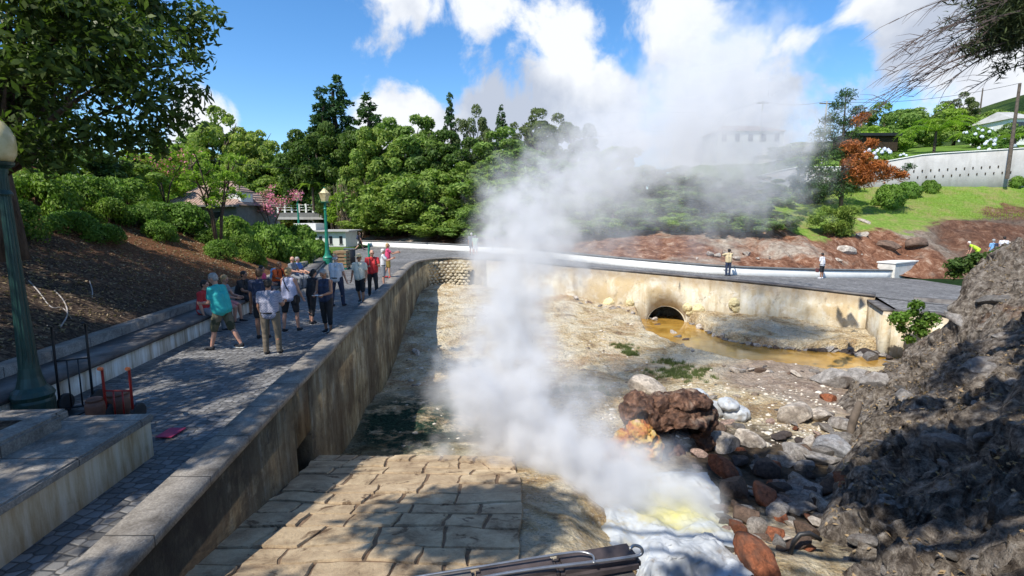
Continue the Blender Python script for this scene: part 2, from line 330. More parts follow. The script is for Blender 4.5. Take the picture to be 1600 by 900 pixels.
    a = n.ramp(f, [(.30, (.022, .017, .014)), (.43, (.105, .085, .07)), (.54, (.27, .23, .19)), (.70, (.56, .51, .45))])
    a = n.mix(n.mr(p, .50, .64, 0, .75), a, n.ramp(f, [(.35, (.10, .075, .055)), (.6, (.30, .26, .22)), (.72, (.46, .42, .37))])); a = n.mix(n.mr(n.noise(v, .9, 6, .6), .60, .70, 0, .7), a, (.20, .10, .06))
    n.col(a).rough(.95, .12); n.bump(n.math('ADD', f, n.math('ADD', vf, n.noise(v, 25, 5, .7))), .95, .09); M['rocky_earth'] = n.m
    n = NT('grass_ground'); v = n.pos; f = n.noise(v, 4, 7, .75); n.col(n.ramp(f, [(.3, (.05, .10, .015)), (.6, (.14, .23, .035)), (.75, (.24, .28, .08))])).rough(.95, .1); n.bump(f, .8, .05); M['grass_ground'] = n.m
    n = NT('wooded_hill'); v = n.pos; f = n.noise(v, .06, 9, .8); g = n.noise(v, .015, 5, .6); n.col(n.mix(n.mr(g, .50, .60, 0, .8), n.ramp(f, [(.3, (.012, .03, .012)), (.6, (.045, .095, .03)), (.75, (.09, .15, .045))]), (.15, .21, .05))).rough(1, .05); n.bump(f, 1, 6); M['wooded_hill'] = n.m
    # water
    n = NT('ochre_water'); v = n.pos; p = n.noise(v, .7, 5, .6, .5)
    n.col(n.ramp(p, [(.3, (.20, .11, .022)), (.55, (.40, .225, .045)), (.7, (.46, .29, .075))])).rough(.07, .5); n.bump(n.noise(n.mapping(v, (1, 2, 1)), 5, 3), .12, .02); M['ochre_water'] = n.m
    n = NT('dark_water'); n.col((.03, .035, .035)).rough(.05, .5); n.bump(n.noise(n.pos, 9, 3), .15, .02); M['dark_water'] = n.m
    # rocks: base colour per object
    n = NT('boulder_rock'); v = n.objco(); oi = n.N.new('ShaderNodeObjectInfo'); ad = n.N.new('ShaderNodeVectorMath'); ad.operation = 'ADD'; n.L.new(v, ad.inputs[0]); n.L.new(oi.outputs['Location'], ad.inputs[1]); v = ad.outputs[0]
    f = n.noise(v, 5, 8, .72, .4); p = n.noise(v, 1.6, 6, .6, .4)
    a = n.mix(1.0, oi.outputs['Color'], n.ramp(f, [(.3, (.30, .28, .26)), (.5, (.9, .88, .86)), (.68, (1.55, 1.5, 1.45))]), 'MULTIPLY'); a = n.mix(n.mr(p, .5, .66, 0, .55), a, (.11, .08, .06))
    n.col(a).rough(.8, .3); n.bump(n.math('ADD', f, n.noise(v, 26, 5, .7)), .8, .035); M['boulder_rock'] = n.m
    n = NT('sulphur_rock'); v = n.pos; f = n.noise(v, 6, 8, .7, .6); p = n.noise(v, 2.0, 5, .6, 1)
    n.col(n.ramp(p, [(.30, (.05, .02, .012)), (.42, (.34, .10, .03)), (.50, (.45, .20, .04)), (.58, (.50, .36, .10)), (.68, (.52, .33, .24))])).rough(.55, .5); n.bump(f, .9, .05); M['sulphur_rock'] = n.m
    n = NT('sinter_rock'); v = n.pos; f = n.noise(v, 5, 8, .74, .6); p = n.noise(v, 1.5, 6, .62, 1)
    a = n.ramp(f, [(.3, (.012, .007, .005)), (.45, (.06, .028, .016)), (.58, (.17, .085, .05)), (.72, (.36, .24, .17))]); n.col(n.mix(n.mr(p, .55, .66, 0, .7), a, (.42, .33, .25))).rough(.6, .4); n.bump(n.math('ADD', f, n.vor(v, 7)), .9, .07); M['sinter_rock'] = n.m
    # tarpaulin / sacks
    n = NT('white_tarp'); v = n.pos; p = n.noise(v, 1.5, 6, .6, .4); f = n.noise(v, 9, 5, .7)
    n.col(n.mix(n.mr(n.noise(v, 3.5, 8, .72, .5), .54, .66, 0, .7), n.ramp(p, [(.30, (.26, .25, .22)), (.45, (.36, .375, .39)), (.62, (.48, .51, .54))]), (.25, .20, .14))).rough(.5, .4); n.bump(f, .3, .02); M['white_tarp'] = n.m
    n = NT('sulphur_tarp'); v = n.pos; p = n.noise(v, 1.6, 6, .6, .4)
    gx = n.N.new('ShaderNodeVectorMath'); gx.operation = 'DISTANCE'; n.L.new(v, gx.inputs[0]); gx.inputs[1].default_value = tuple(at(1062, 800, z=-1.25)); gm = n.math('ADD', gx.outputs['Value'], n.mr(p, .3, .7, -.25, .25))
    a = n.mix(n.mr(n.noise(v, 3.1, 8, .72, .5), .52, .64, 0, .75), n.ramp(p, [(.30, (.30, .28, .22)), (.45, (.40, .42, .43)), (.62, (.51, .54, .56))]), (.40, .33, .20)); n.col(n.mix(n.mr(gm, .15, .75, .85, 0), a, (.55, .50, .15))).rough(.7, .2); n.bump(n.noise(v, 9, 5, .7), .3, .02); M['sulphur_tarp'] = n.m
    # foliage
    def leaf(key, lo, hi, tr=.35, gloss=.45, brown=None):
        n = NT(key); g = n.geo; f = n.noise(n.pos, .5, 3)
        oi = n.N.new('ShaderNodeObjectInfo'); c = n.mix(g.outputs['Random Per Island'], lo, hi); c = n.mix(n.math('MULTIPLY', oi.outputs['Random'], .65), c, n.mix(1.0, c, (1.9, 1.45, .9), 'MULTIPLY')); c = n.mix(n.mr(f, .4, .65, 0, .4), c, tuple(min(1, x*1.5) for x in hi))
        if brown: c = n.mix(n.mr(n.noise(n.pos, .35, 4, .6), brown[1], brown[1]+.05), c, brown[0])
        n.col(c).rough(gloss+.1, .22); t = n.N.new('ShaderNodeBsdfTranslucent'); n.L.new(n.mix(1.0, c, (1.0, 1.25, .55), 'MULTIPLY'), t.inputs[0])
        mx = n.N.new('ShaderNodeMixShader'); mx.inputs[0].default_value = tr; n.L.new(n.b.outputs[0], mx.inputs[1]); n.L.new(t.outputs[0], mx.inputs[2]); n.L.new(mx.outputs[0], n.out.inputs[0]); M[key] = n.m
    leaf('leaf_dark', (.028, .06, .014), (.085, .15, .035)); leaf('leaf_mid', (.065, .125, .025), (.19, .29, .07)); leaf('leaf_bright', (.11, .20, .02), (.26, .38, .06), .45)
    leaf('leaf_lime', (.12, .19, .04), (.26, .34, .10), .45); leaf('leaf_olive', (.06, .09, .03), (.15, .19, .075)); leaf('leaf_conifer', (.016, .045, .014), (.05, .105, .03), .2); leaf('leaf_azalea', (.04, .095, .014), (.14, .25, .04), .3)
    leaf('leaf_shade', (.022, .045, .012), (.085, .14, .04), .38, .33); leaf('leaf_pine', (.018, .032, .014), (.045, .065, .025), .15); leaf('leaf_rust', (.20, .065, .02), (.38, .15, .05), .3)
    leaf('leaf_dry', (.16, .12, .075), (.32, .25, .16), .2); leaf('petal_pink', (.45, .10, .30), (.65, .28, .48), .4); leaf('petal_blue', (.45, .55, .80), (.85, .88, .92), .3); leaf('leaf_fern', (.10, .18, .02), (.20, .32, .05), .45)
    n = NT('bark'); v = n.pos; f = n.noise(n.mapping(v, (1, 1, .25)), 9, 6, .7); n.col(n.ramp(f, [(.3, (.035, .026, .02)), (.6, (.12, .09, .07)), (.75, (.20, .16, .13))])).rough(.9, .15); n.bump(f, .8, .03); M['bark'] = n.m
    M['twig'] = simple('twig', (.10, .075, .07), .8, var=.3, bump=0)
    # man-made
    M['green_iron'] = simple('green_iron', (.010, .042, .033), .42, var=.35, scale=6, bump=.2); M['bright_green_iron'] = simple('bright_green_iron', (.015, .20, .13), .4, var=.25, scale=4, bump=.1)
    n = NT('lamp_glass'); f = n.noise(n.pos, 7, 4); n.col(n.ramp(f, [(.3, (.50, .40, .18)), (.6, (.68, .57, .32))])).rough(.3, .5); M['lamp_glass'] = n.m
    M['black_metal'] = simple('black_metal', (.03, .03, .032), .4, .4, bump=.1); M['red_paint'] = simple('red_paint', (.30, .018, .012), .4, var=.3, bump=.1); M['orange_grip'] = simple('orange_grip', (.75, .16, .03), .5, bump=.1)
    M['steel'] = simple('steel', (.42, .42, .42), .35, .9, bump=.1); M['rubber'] = simple('rubber', (.025, .025, .025), .75); M['pot_brown'] = simple('pot_brown', (.14, .06, .035), .6, var=.4); M['magenta_paper'] = simple('magenta_paper', (.35, .03, .09), .7, var=.1, bump=0)
    M['plank_wood'] = simple('plank_wood', (.26, .17, .09), .7, var=.35, scale=6); M['old_wood'] = simple('old_wood', (.11, .085, .065), .85, var=.4, scale=5, bump=.5, bd=.02); M['white_paint'] = simple('white_paint', (.74, .74, .70), .6, var=.08, scale=2)
    M['hose'] = simple('hose', (.02, .02, .022), .5)
    n = NT('roof_tiles'); v = n.objco(); w = n.N.new('ShaderNodeTexWave'); w.bands_direction = 'X'; n.L.new(v, w.inputs[0]); w.inputs['Scale'].default_value = 1.5; w.inputs['Distortion'].default_value = .4
    f = n.noise(v, 4, 5); n.col(n.mix(n.mr(w.outputs[1], .1, .5, .6, 0), n.ramp(f, [(.3, (.28, .17, .12)), (.7, (.45, .33, .26))]), (.12, .07, .05))).rough(.85); n.bump(w.outputs[1], .8, .06); M['roof_tiles'] = n.m
    n = NT('concrete_wall'); v = n.pos; f = n.noise(v, .6, 8, .65); st = n.noise(n.mapping(v, (1, 1, .2)), 1.2, 7, .65); n.col(n.mix(n.mr(st, .5, .65, 0, .4), n.ramp(f, [(.3, (.34, .335, .32)), (.7, (.48, .475, .45))]), (.25, .24, .21))).rough(.9, .1); n.bump(n.noise(v, 8, 5), .3, .03); M['concrete_wall'] = n.m
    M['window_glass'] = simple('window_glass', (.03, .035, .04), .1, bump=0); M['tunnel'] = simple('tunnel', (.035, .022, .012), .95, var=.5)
    M['grey_trim'] = simple('grey_trim', (.16, .16, .155), .8, var=.25, scale=3); M['rubble_stone'] = simple('rubble_stone', (.42, .37, .27), .9, var=.35, scale=1.2, bump=.6, bd=.03)
    n = NT('stained_render'); v = n.pos; gx = n.N.new('ShaderNodeVectorMath'); gx.operation = 'DISTANCE'; n.L.new(n.mapping(v, (1, .3, 1.3)), gx.inputs[0]); c0 = at(1437, 424, Y=34.2); gx.inputs[1].default_value = (c0.x, c0.y*.3, c0.z*1.3)
    f = n.noise(v, 2, 6, .7); g = n.math('ADD', gx.outputs['Value'], n.mr(f, .3, .7, -.4, .4)); n.col(n.mix(n.mr(g, .3, 1.1, .85, 0), n.ramp(f, [(.3, (.52, .50, .44)), (.6, (.72, .70, .64))]), (.42, .20, .05))).rough(.9); M['stained_render'] = n.m
mats()
# ------------------------------------------------------------------ levels and lines of the place (x right, y away, metres)
def road_z(x): return -.055*np.maximum(np.asarray(x, float), 0)
def resample(P, step):
    P = np.array(P, float); d = np.r_[0, np.cumsum(np.linalg.norm(np.diff(P, axis=0), axis=1))]
    n = max(2, int(d[-1]/step)+1); t = np.linspace(0, d[-1], n)
    return np.stack([np.interp(t, d, P[:, k]) for k in range(P.shape[1])], 1)
def chaikin(P, k=2):
    P = [tuple(p) for p in P]
    for _ in range(k):
        Q = [P[0]]
        for a, b in zip(P[:-1], P[1:]):
            Q += [tuple(.75*x+.25*y for x, y in zip(a, b)), tuple(.25*x+.75*y for x, y in zip(a, b))]
        P = Q + [P[-1]]
    return P
def offset(P, d):
    P = np.array(P, float); t = np.gradient(P, axis=0); t /= np.linalg.norm(t, axis=1)[:, None]
    return P + np.stack([-t[:, 1], t[:, 0]], 1)*d       # to the left of travel
PAR = np.array([(-2.57-.11*y, y) for y in np.linspace(-6, 26.5, 60)] + chaikin([(-5.50, 26.8), (-5.85, 30), (-6.1, 33.2), (-5.6, 35.6), (-4.4, 36.4), (-3.2, 35.9), (-1.8, 34.9)], 2))   # basin-side edge
FAR = np.array(chaikin([(-1.8, 34.9), (0, 33.5), (5.2, 31.65), (9.1, 30.05), (14.1, 27.9), (18.1, 24.6)], 2))
BENCH = np.array(chaikin([(-6.2, -6), (-6.95, 4), (-7.26, 7.9), (-8.0, 13.4), (-8.85, 20.3), (-10.5, 26.5), (-12.2, 32.5), (-13.6, 39)], 2))
def interp_x(P, y): P = P[np.argsort(P[:, 1])]; return np.interp(y, P[:, 1], P[:, 0])
def bench_x(y): return np.interp(y, BENCH[:, 1], BENCH[:, 0])

def ribbon_wall(name, line, width, z0, z1, mat, parent=None, side=1, step=.5, batter=0.0, tops=None):
    """solid wall along a line: line = one face, width to the left of travel; z0, z1 numbers or functions(x,y)"""
    A = resample(line, step); B = offset(A, width*side)
    f = lambda z, P: np.array([z(p[0], p[1]) if callable(z) else z for p in P])
    A0 = offset(A, -batter*side)
    V = [np.c_[A0, f(z0, A)], np.c_[A, f(z1, A)], np.c_[B, f(z1, A)], np.c_[B, f(z0, A)]]
    n = len(A); V = np.concatenate(V); F = []
    for k in range(4):
        a, b = k*n, ((k+1) % 4)*n
        for i in range(n-1): F.append((a+i, a+i+1, b+i+1, b+i))
    F += [(0, n, 2*n, 3*n), (n-1, 4*n-1, 3*n-1, 2*n-1)]
    me = npmesh(name, V, F); bm = bmesh.new(); bm.from_mesh(me); bmesh.ops.recalc_face_normals(bm, faces=bm.faces); bm.to_mesh(me); bm.free()
    return link(name, me, mat, parent)

# parapet wall along the promenade
def par_top(x, y): return .35 - .27*float(sstep(27, 36, y))
w = empty('parapet_wall', (-2.9, 2, 0), label='long weathered brown retaining wall with grey coping between the promenade and the steaming basin', cat='wall')
def child_abs(o, root):
    o.parent = root; o.matrix_parent_inverse = Matrix.Translation(-Vector(root.location)) if not any(root.rotation_euler) else root.matrix_world.inverted(); return o
def pz(x, y): return par_top(x, y) - .10
def boolean_cut(o, cut):
    m = o.modifiers.new('b', 'BOOLEAN'); m.object = cut; m.operation = 'DIFFERENCE'; m.solver = 'EXACT'; me = evaluated(o); o.modifiers.clear(); o.data = me; bpy.data.objects.remove(cut)
PX = lambda y: (-2.57-.11*y, y)
child_abs(ribbon_wall('wall_face', [PX(-6), PX(7.35)], .36, -4.2, pz, M['weathered_wall'], side=1, step=.4, batter=.10), w)
child_abs(ribbon_wall('wall_face', [PX(7.352), PX(8.1)], .36, -.62, pz, M['weathered_wall'], side=1, step=.4, batter=.03), w)
child_abs(ribbon_wall('wall_face', [PX(8.102)]+[tuple(p) for p in PAR if p[1] > 8.2], .36, -4.2, pz, M['weathered_wall'], side=1, step=.4, batter=.10), w)
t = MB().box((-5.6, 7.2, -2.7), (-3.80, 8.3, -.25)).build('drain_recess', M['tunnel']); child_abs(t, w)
child_abs(ribbon_wall('coping', offset(PAR, -.03), .41, pz, par_top, M['coping_stone'], step=.4), w)
# rubble patch at the far bend
def rubble_wall():
    mb = MB(); L = resample([(-5.95, 34.6), (-5.45, 35.35), (-4.75, 35.78), (-3.9, 35.75), (-3.1, 35.35)], .34)
    for r in range(8):
        for i in range(len(L)-1):
            p = (L[i]+L[i+1])/2; d = L[i+1]-L[i]; a = math.atan2(d[1], d[0])
            s = rng.uniform(.8, 1.1)
            mb.ell((p[0]+(r % 2)*d[0]*.5, p[1]-.12+(r % 2)*d[1]*.5, -1.75+r*.21+rng.uniform(-.03, .03)), (.185*s, .12, .115*s), 1, Matrix.Rotation(a, 3, 'Z') @ Matrix.Rotation(rng.uniform(-.3, .3), 3, 'Y'))
    return mb.build('rubble_facing', M['rubble_stone'])
child_abs(rubble_wall(), w)
# far wall with the culvert
w = empty('basin_back_wall', (5, 31.6, -1), label='pale mineral stained retaining wall across the back of the basin with a culvert arch', cat='wall')
def fz(x, y): return float(road_z(x)) + .02
o = ribbon_wall('wall_face', FAR, .45, -4.4, fz, M['pale_wall'], side=1, step=.5)
CUL = at(1042, 480, Y=30.0); ca = math.atan2(-2.1, 5)
cm = MB(); cm.lathe([(1.18, -3), (1.18, 3)], 40); cut = bpy.data.objects.new('tmp', cm.mesh()); C.objects.link(cut)
cut.matrix_world = Matrix.Translation((CUL.x, 30.0, -3.50)) @ Matrix.Rotation(ca, 4, 'Z') @ Matrix.Rotation(math.pi/2, 4, 'X')
bpy.context.view_layer.update(); boolean_cut(o, cut); child_abs(o, w)
def arch(r0, r1, y0, y1, name, mat, a0=0, a1=math.pi, z=-3.50):
    mb = MB(); n = 28; rings = []
    for i in range(n+1):
        a = a0+(a1-a0)*i/n; c, s_ = math.cos(a), math.sin(a)
        rings.append([mb.bm.verts.new((r*c, y, r*s_)) for r, y in ((r0, y0), (r1, y0), (r1, y1), (r0, y1))])
    for i in range(n):
        for k in range(4): mb.bm.faces.new((rings[i][k], rings[i+1][k], rings[i+1][(k+1) % 4], rings[i][(k+1) % 4]))
    mb.bm.faces.new(rings[0]); mb.bm.faces.new(rings[-1][::-1])
    o = mb.build(name, mat); o.data.transform(Matrix.Translation((CUL.x, 30.05, z)) @ Matrix.Rotation(ca, 4, 'Z')); return child_abs(o, w)
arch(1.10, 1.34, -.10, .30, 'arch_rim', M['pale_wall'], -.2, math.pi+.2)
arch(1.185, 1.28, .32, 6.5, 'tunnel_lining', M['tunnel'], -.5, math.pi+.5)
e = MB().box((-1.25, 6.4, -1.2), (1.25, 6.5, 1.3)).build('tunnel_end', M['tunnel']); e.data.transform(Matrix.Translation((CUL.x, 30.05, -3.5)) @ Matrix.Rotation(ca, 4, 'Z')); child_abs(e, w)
child_abs(ribbon_wall('coping', offset(FAR, -.04), .5, fz, lambda x, y: fz(x, y)+.10, M['dark_stone'], step=.5), w)
# spouts: crusted pipe ends
M['crust'] = simple('crust', (.62, .53, .30), .9, var=.3, scale=4, bump=.8, bd=.03)
for i, (px, py, r) in enumerate([(956, 474, .30), (986, 473, .22), (1079, 480, .22), (1095, 484, .30), (1141, 473, .26)]):
    q = at(px, py, Y=30.6 if px < 1000 else 29.0); x = q.x; yy = float(np.interp(x, FAR[:, 0], FAR[:, 1])); q = Vector((x, yy-.03, at(px, py, Y=yy).z))
    t = empty('drain_spout', q, label=['crusted pipe mouth furthest left on the pale back wall', 'small crusted pipe mouth just left of the culvert arch', 'small crusted pipe mouth touching the right side of the culvert arch', 'yellow crusted pipe mouth a little right of the culvert arch', 'yellow crusted pipe mouth furthest right on the pale back wall'][i], cat='drain pipe', group='crusted pipe mouths in the back wall')
    me = remeshed(MB().ell((0, .05, -.05), (r*1.5, .12, r*1.5)).ell((0, -.03, .0), (r, .16, r*.95)).ell((.1, .0, -r*1.3), (r*1.1, .12, r)).mesh(), .03, 3, lambda c: fbm(c[:, 0]*7, c[:, 1]*7, c[:, 2]*7, s=i)*.06)
    link('mineral_crust', me, M['crust'], t)
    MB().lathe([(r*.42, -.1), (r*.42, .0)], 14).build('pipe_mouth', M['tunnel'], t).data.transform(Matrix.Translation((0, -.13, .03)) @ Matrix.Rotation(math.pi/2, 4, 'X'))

# promenade and road
def sheet(name, A, B, zf, mat, n=12, step=.5, dz=0):
    A = resample(A, step); m = len(A); B = np.array(B, float)
    d = np.r_[0, np.cumsum(np.linalg.norm(np.diff(B, axis=0), axis=1))]; tt = np.linspace(0, d[-1], m)
    B = np.stack([np.interp(tt, d, B[:, k]) for k in range(2)], 1)
    u = np.linspace(0, 1, n)[:, None]
    X = A[None, :, 0]*(1-u)+B[None, :, 0]*u; Y = A[None, :, 1]*(1-u)+B[None, :, 1]*u
    me = grid_mesh(name, X, Y, zf(X, Y)+dz); bm = bmesh.new(); bm.from_mesh(me); bmesh.ops.recalc_face_normals(bm, faces=bm.faces)
    if sum(f.normal.z for f in bm.faces) < 0: bmesh.ops.reverse_faces(bm, faces=bm.faces)
    bm.to_mesh(me); bm.free(); return link(name, me, mat)
PARo = offset(PAR, .36); k26 = [p for p in PARo if p[1] < 33.5 and p[0] < -2]
pl = np.array(k26); bl = BENCH[BENCH[:, 1] <= 39]
ys = np.linspace(-6, 33.3, 90)
Ap = np.stack([np.interp(ys, pl[:, 1], pl[:, 0]), ys], 1); Bp = np.stack([bench_x(ys)+0.0, ys], 1)
tag(sheet('promenade', Ap, Bp, lambda x, y: road_z(x)+.004*fbm(x*2, y*2), M['promenade_setts'], 16, .4), kind='structure')
# white kerb wall beyond the road, base line
WW = np.array([tuple(at(px, py, z=z).xy) for px, py, z in ((548, 383, .06), (640, 386.5, .05), (740, 393, .02))] + [tuple(at(px, py, z=z).xy) for px, py, z in ((830, 400, -.1), (930, 411, -.3), (1036, 421, -.55), (1137, 430.5, -.8), (1250, 434.5, -1.15), (1310, 435.5, -1.35), (1395, 432.5, -1.55))])
print('WW', WW.round(1).tolist())
edge = [(-6.2, 33.3)] + [tuple(p) for p in offset(PAR, .36) if p[1] >= 33.3 and p[0] > -6.6] + [tuple(p) for p in offset(FAR, .45)] + [(22, 21.5), (30, 19)]
far = [(-22, 60), (-16, 58)] + [tuple(p) for p in WW] + [(33, 36.5), (60, 40)]
left = [(-14, 33.3), (-13.6, 39)]
ro = sheet('road', [(-16.5, 41), (-13.7, 38.6), (-12.4, 33.2)] + edge, far, lambda x, y: road_z(x)-.003, M['road_setts'], 20, .6); tag(ro, kind='structure')
def wz(x, y): return float(road_z(x))
WWc = chaikin(WW, 2)
w = empty('kerb_wall', (0, 41, 0), label='long low white wall with dark coping beyond the road at the foot of the trees', cat='wall')
child_abs(ribbon_wall('wall_face', WWc, .34, lambda x, y: wz(x, y)-.3, lambda x, y: wz(x, y)+.50, M['white_paint'], step=.8), w)
child_abs(ribbon_wall('coping', offset(WWc, -.04), .44, lambda x, y: wz(x, y)+.50, lambda x, y: wz(x, y)+.60, M['grey_trim'], step=.8), w)
# spring block in the kerb wall
w = empty('spring_block', at(1395, 432, Y=34.4), label='white rendered spring basin block with an orange mineral stain at the plaza', cat='spring block')
a = at(1397, 434, z=-1.6); b = at(1474, 424, z=-1.6); d = (b-a).normalized(); nrm = Vector((-d.y, d.x, 0)); Lb = (b-a).length
mb = MB(); mb.box((0, 0, -.3), (Lb, 1.2, 1.05), bev=.03); o = mb.build('block', M['stained_render']); mt = Matrix.Translation(a) @ Matrix(((d.x, nrm.x, 0, 0), (d.y, nrm.y, 0, 0), (0, 0, 1, 0), (0, 0, 0, 1))); o.data.transform(mt); child_abs(o, w)
o = MB().box((-.06, -.06, 1.05), (Lb+.06, 1.26, 1.16), bev=.02).build('cap', M['white_paint']); o.data.transform(mt); child_abs(o, w)
o = MB().box((Lb*.38, -.16, .0), (Lb*.72, .04, .28), bev=.05).build('stained_lip', M['orange_grip'] if 0 else simple('iron_stain', (.35, .17, .04), .8, var=.4)); o.data.transform(mt); child_abs(o, w)
# basin side walls at the right
q0 = Vector((18.1, 24.6, 0))
w = empty('corner_wall', (18.3, 24, -1), label='stepped concrete corner wall with dark coping at the right end of the basin', cat='wall')
pts = [at(1384, 480, Y=24.4), at(1400, 480, Y=21.5), at(1440, 476, Y=21.3), at(1480, 500, Y=19.5)]
zs = [-1.25, -1.25, -1.25, -1.9]
cw = np.array([(p.x, p.y) for p in pts])
zz = lambda x, y: float(np.interp(x, cw[:, 0] if cw[0, 0] < cw[-1, 0] else cw[::-1, 0], zs))
print('corner', cw.tolist())
a1 = [(18.2, 24.6), (17.0, 21.9)]; a2 = [(17.02, 21.9), (18.6, 21.3), (20.6, 18.9)]
child_abs(ribbon_wall('side_face', a1, .35, -4, -1.22, M['pale_wall'], side=-1), w)
child_abs(ribbon_wall('coping', offset(a1, .04), .44, -1.22, -1.12, M['dark_stone'], side=-1), w)
f2 = lambda x, y: -1.25-.35*max(0, x-18.6)
child_abs(ribbon_wall('front_face', a2, .35, -4, f2, M['pale_wall'], side=1), w)
child_abs(ribbon_wall('front_coping', offset(a2, -.04), .44, f2, lambda x, y: f2(x, y)+.1, M['dark_stone'], side=1), w)
mb = MB(); mb.poly([(17.25, 22.0, -1.13), (18.9, 21.35, -1.20), (22, 21.5, -1.215), (18.3, 24.7, -1.012)]); mb.poly([(18.9, 21.35, -1.20), (21, 19, -1.95), (30, 18.7, -1.9), (30, 19.02, -1.66), (22, 21.5, -1.215)]); bmesh.ops.triangulate(mb.bm, faces=mb.bm.faces); tag(mb.build('corner_ground', M['road_setts']), kind='structure')
w = tag(ribbon_wall('plaza_wall', [tuple(at(1428, 468, z=-1.05).xy), tuple(at(1490, 474, z=-1.1).xy), (24, 21)], .3, -2.5, -.95, M['dark_stone'], side=1), 'short dark capped wall at the edge of the plaza above the ivy', 'wall')

# ------------------------------------------------------------------ terrace steps in the near left corner
w = empty('terrace_bench', (-4.4, 5, 0), label='stepped cream plastered terrace wall with broad stone ledge in the near left corner', cat='terrace wall')
TP = at(247, 710, z=0); T0 = at(0, 893, z=0); print('terrace', TP, T0)
dr = (TP-T0).normalized(); nl = Vector((-dr.y, dr.x, 0)); TM = Matrix.Translation(TP) @ Matrix(((nl.x, -dr.x, 0, 0), (nl.y, -dr.y, 0, 0), (0, 0, 1, 0), (0, 0, 0, 1)))   # local: x = inland, y = towards camera
def loc_box(name, lo, hi, mat, bev=0, root=None):
    o = MB().box(lo, hi, bev=bev).build(name, mat); o.data.transform(TM); o.data.flip_normals() if TM.determinant() < 0 else None; child_abs(o, root or w); return o
loc_box('plaster_face', (.03, .03, -.3), (4.2, 9, .45), M['cream_plaster'])
loc_box('ledge_slab', (0, 0, .45), (.98, 9, .545), M['coping_stone'], .018)
loc_box('upper_kerb', (.78, .36, .5), (1.10, 9, .70), M['coping_stone'], .03)
loc_box('end_block', (.98, 0, .45), (1.75, .40, .64), M['coping_stone'], .03)
loc_box('back_fill', (1.10, .40, .44), (4.2, 9, .655), M['leaf_litter'])
# white bench wall at the left
w = empty('bench_wall', (-7.5, 9, 0), label='white plastered bench wall with dark seat slab below the planted slope', cat='bench wall')
ydr = lambda x, y: .45 - .22*float(sstep(21, 27, y))
bl = [tuple(p) for p in BENCH if p[1] < 38.5]
child_abs(ribbon_wall('plaster_face', bl, .75, -.3, lambda x, y: ydr(x, y)-.10, M['white_plaster'], side=1, step=.5), w)
child_abs(ribbon_wall('seat_slab', offset(bl, -.04), .82, lambda x, y: ydr(x, y)-.10, ydr, M['dark_stone'], side=1, step=.5), w)
child_abs(ribbon_wall('back_kerb', offset(bl, .74), .30, -.3, lambda x, y: ydr(x, y)+.17, M['coping_stone'], side=1, step=.5), w)

# viewing platform under the camera
w = empty('viewing_platform', (1, 0, 0), label='stone platform below the viewpoint at the near edge of the basin', cat='platform')
o = MB().box((-2.0, -4, -3), (3.6, .9, 1.3), bev=.03).build('masonry', M['cream_plaster']); child_abs(o, w)
# near ledge with the poles
LA = at(600, 905, z=0.0); LB = at(982, 843, z=0.0)
w = empty('near_ledge', LB, label='dark capped stone ledge at the bottom centre of the view', cat='ledge')
d = (LB-LA); Ll = d.length; d.normalize(); nn = Vector((d.y, -d.x, 0)); LM = Matrix.Translation(LA) @ Matrix(((d.x, nn.x, 0, 0), (d.y, nn.y, 0, 0), (0, 0, 1, 0), (0, 0, 0, 1)))
for i, (u0, u1) in enumerate([(-3, Ll*.02), (Ll*.03, Ll*.34), (Ll*.345, Ll*.66), (Ll*.665, Ll)]):
    o = MB().box((u0, 0, -.12), (u1, .26+.02*(i % 2), .0-.008*(i % 2)), bev=.035).build('cap_stone', simple('sooty_stone', (.055, .042, .042), .7, var=.5, scale=4, bump=.5, bd=.01) if i > 1 else M['dark_stone']); o.data.transform(LM); o.data.flip_normals(); child_abs(o, w)
o = MB().box((-3, .05, -2.5), (Ll-.08, 1.6, -.12)).build('ledge_face', M['dark_stone']); o.data.transform(LM); o.data.flip_normals(); child_abs(o, w)

# ------------------------------------------------------------------ basin floor
CTRL = np.array([(-3.4, 8.7, -1.9), (-1, 9, -1.85), (1.5, 9, -1.75), (-4, 11, -2.1), (0, 12, -2.3), (-4.3, 17.5, -2.7), (0, 18, -2.7), (5, 17, -2.75), (-5.4, 27, -2.2), (-6, 34, -1.8), (-1.8, 34, -1.85), (3, 32, -2.05), (6.5, 30.5, -2.55), (4, 24, -2.65), (7, 25, -2.8), (7, 21, -2.95), (11, 29, -2.5), (14, 27.3, -2.5), (17.5, 24.5, -2.7), (10.2, 26.5, -2.85), (13.5, 24.4, -2.9), (9, 18.6, -2.95), (12, 18.6, -2.95), (10, 15.5, -2.55), (5.5, 13, -2.3), (4, 10, -1.9), (2, 7.5, -1.45), (.8, 6, -1.25), (3, 5, -1.1), (0, 4, -1.0), (6, 10, -1.9), (8, 13, -2.3), (14, 17, -2.9), (18, 19, -2.8), (-3, 3, -1.2)])
CH = resample(chaikin([(9.3, 31.5), (9.1, 27.8), (8.9, 25), (10.1, 22.7), (12.0, 21.5), (14.2, 21.2), (18, 21.0)], 2), .3)
CHW = np.interp(np.arange(len(CH)), [0, len(CH)*.25, len(CH)*.55, len(CH)-1], [1.1, 1.55, 1.9, 1.2])
def floor_base(x, y):
    x = np.asarray(x, float); y = np.asarray(y, float); num = 0; den = 0
    for cx, cy, cz in CTRL:
        w_ = 1/((x-cx)**2+(y-cy)**2+.35)**1.6; num = num+w_*cz; den = den+w_
    return num/den
WATER = -3.28
def pave_z(x, y): return -.5 - .225*(np.clip(y, 3.5, 9)-5)
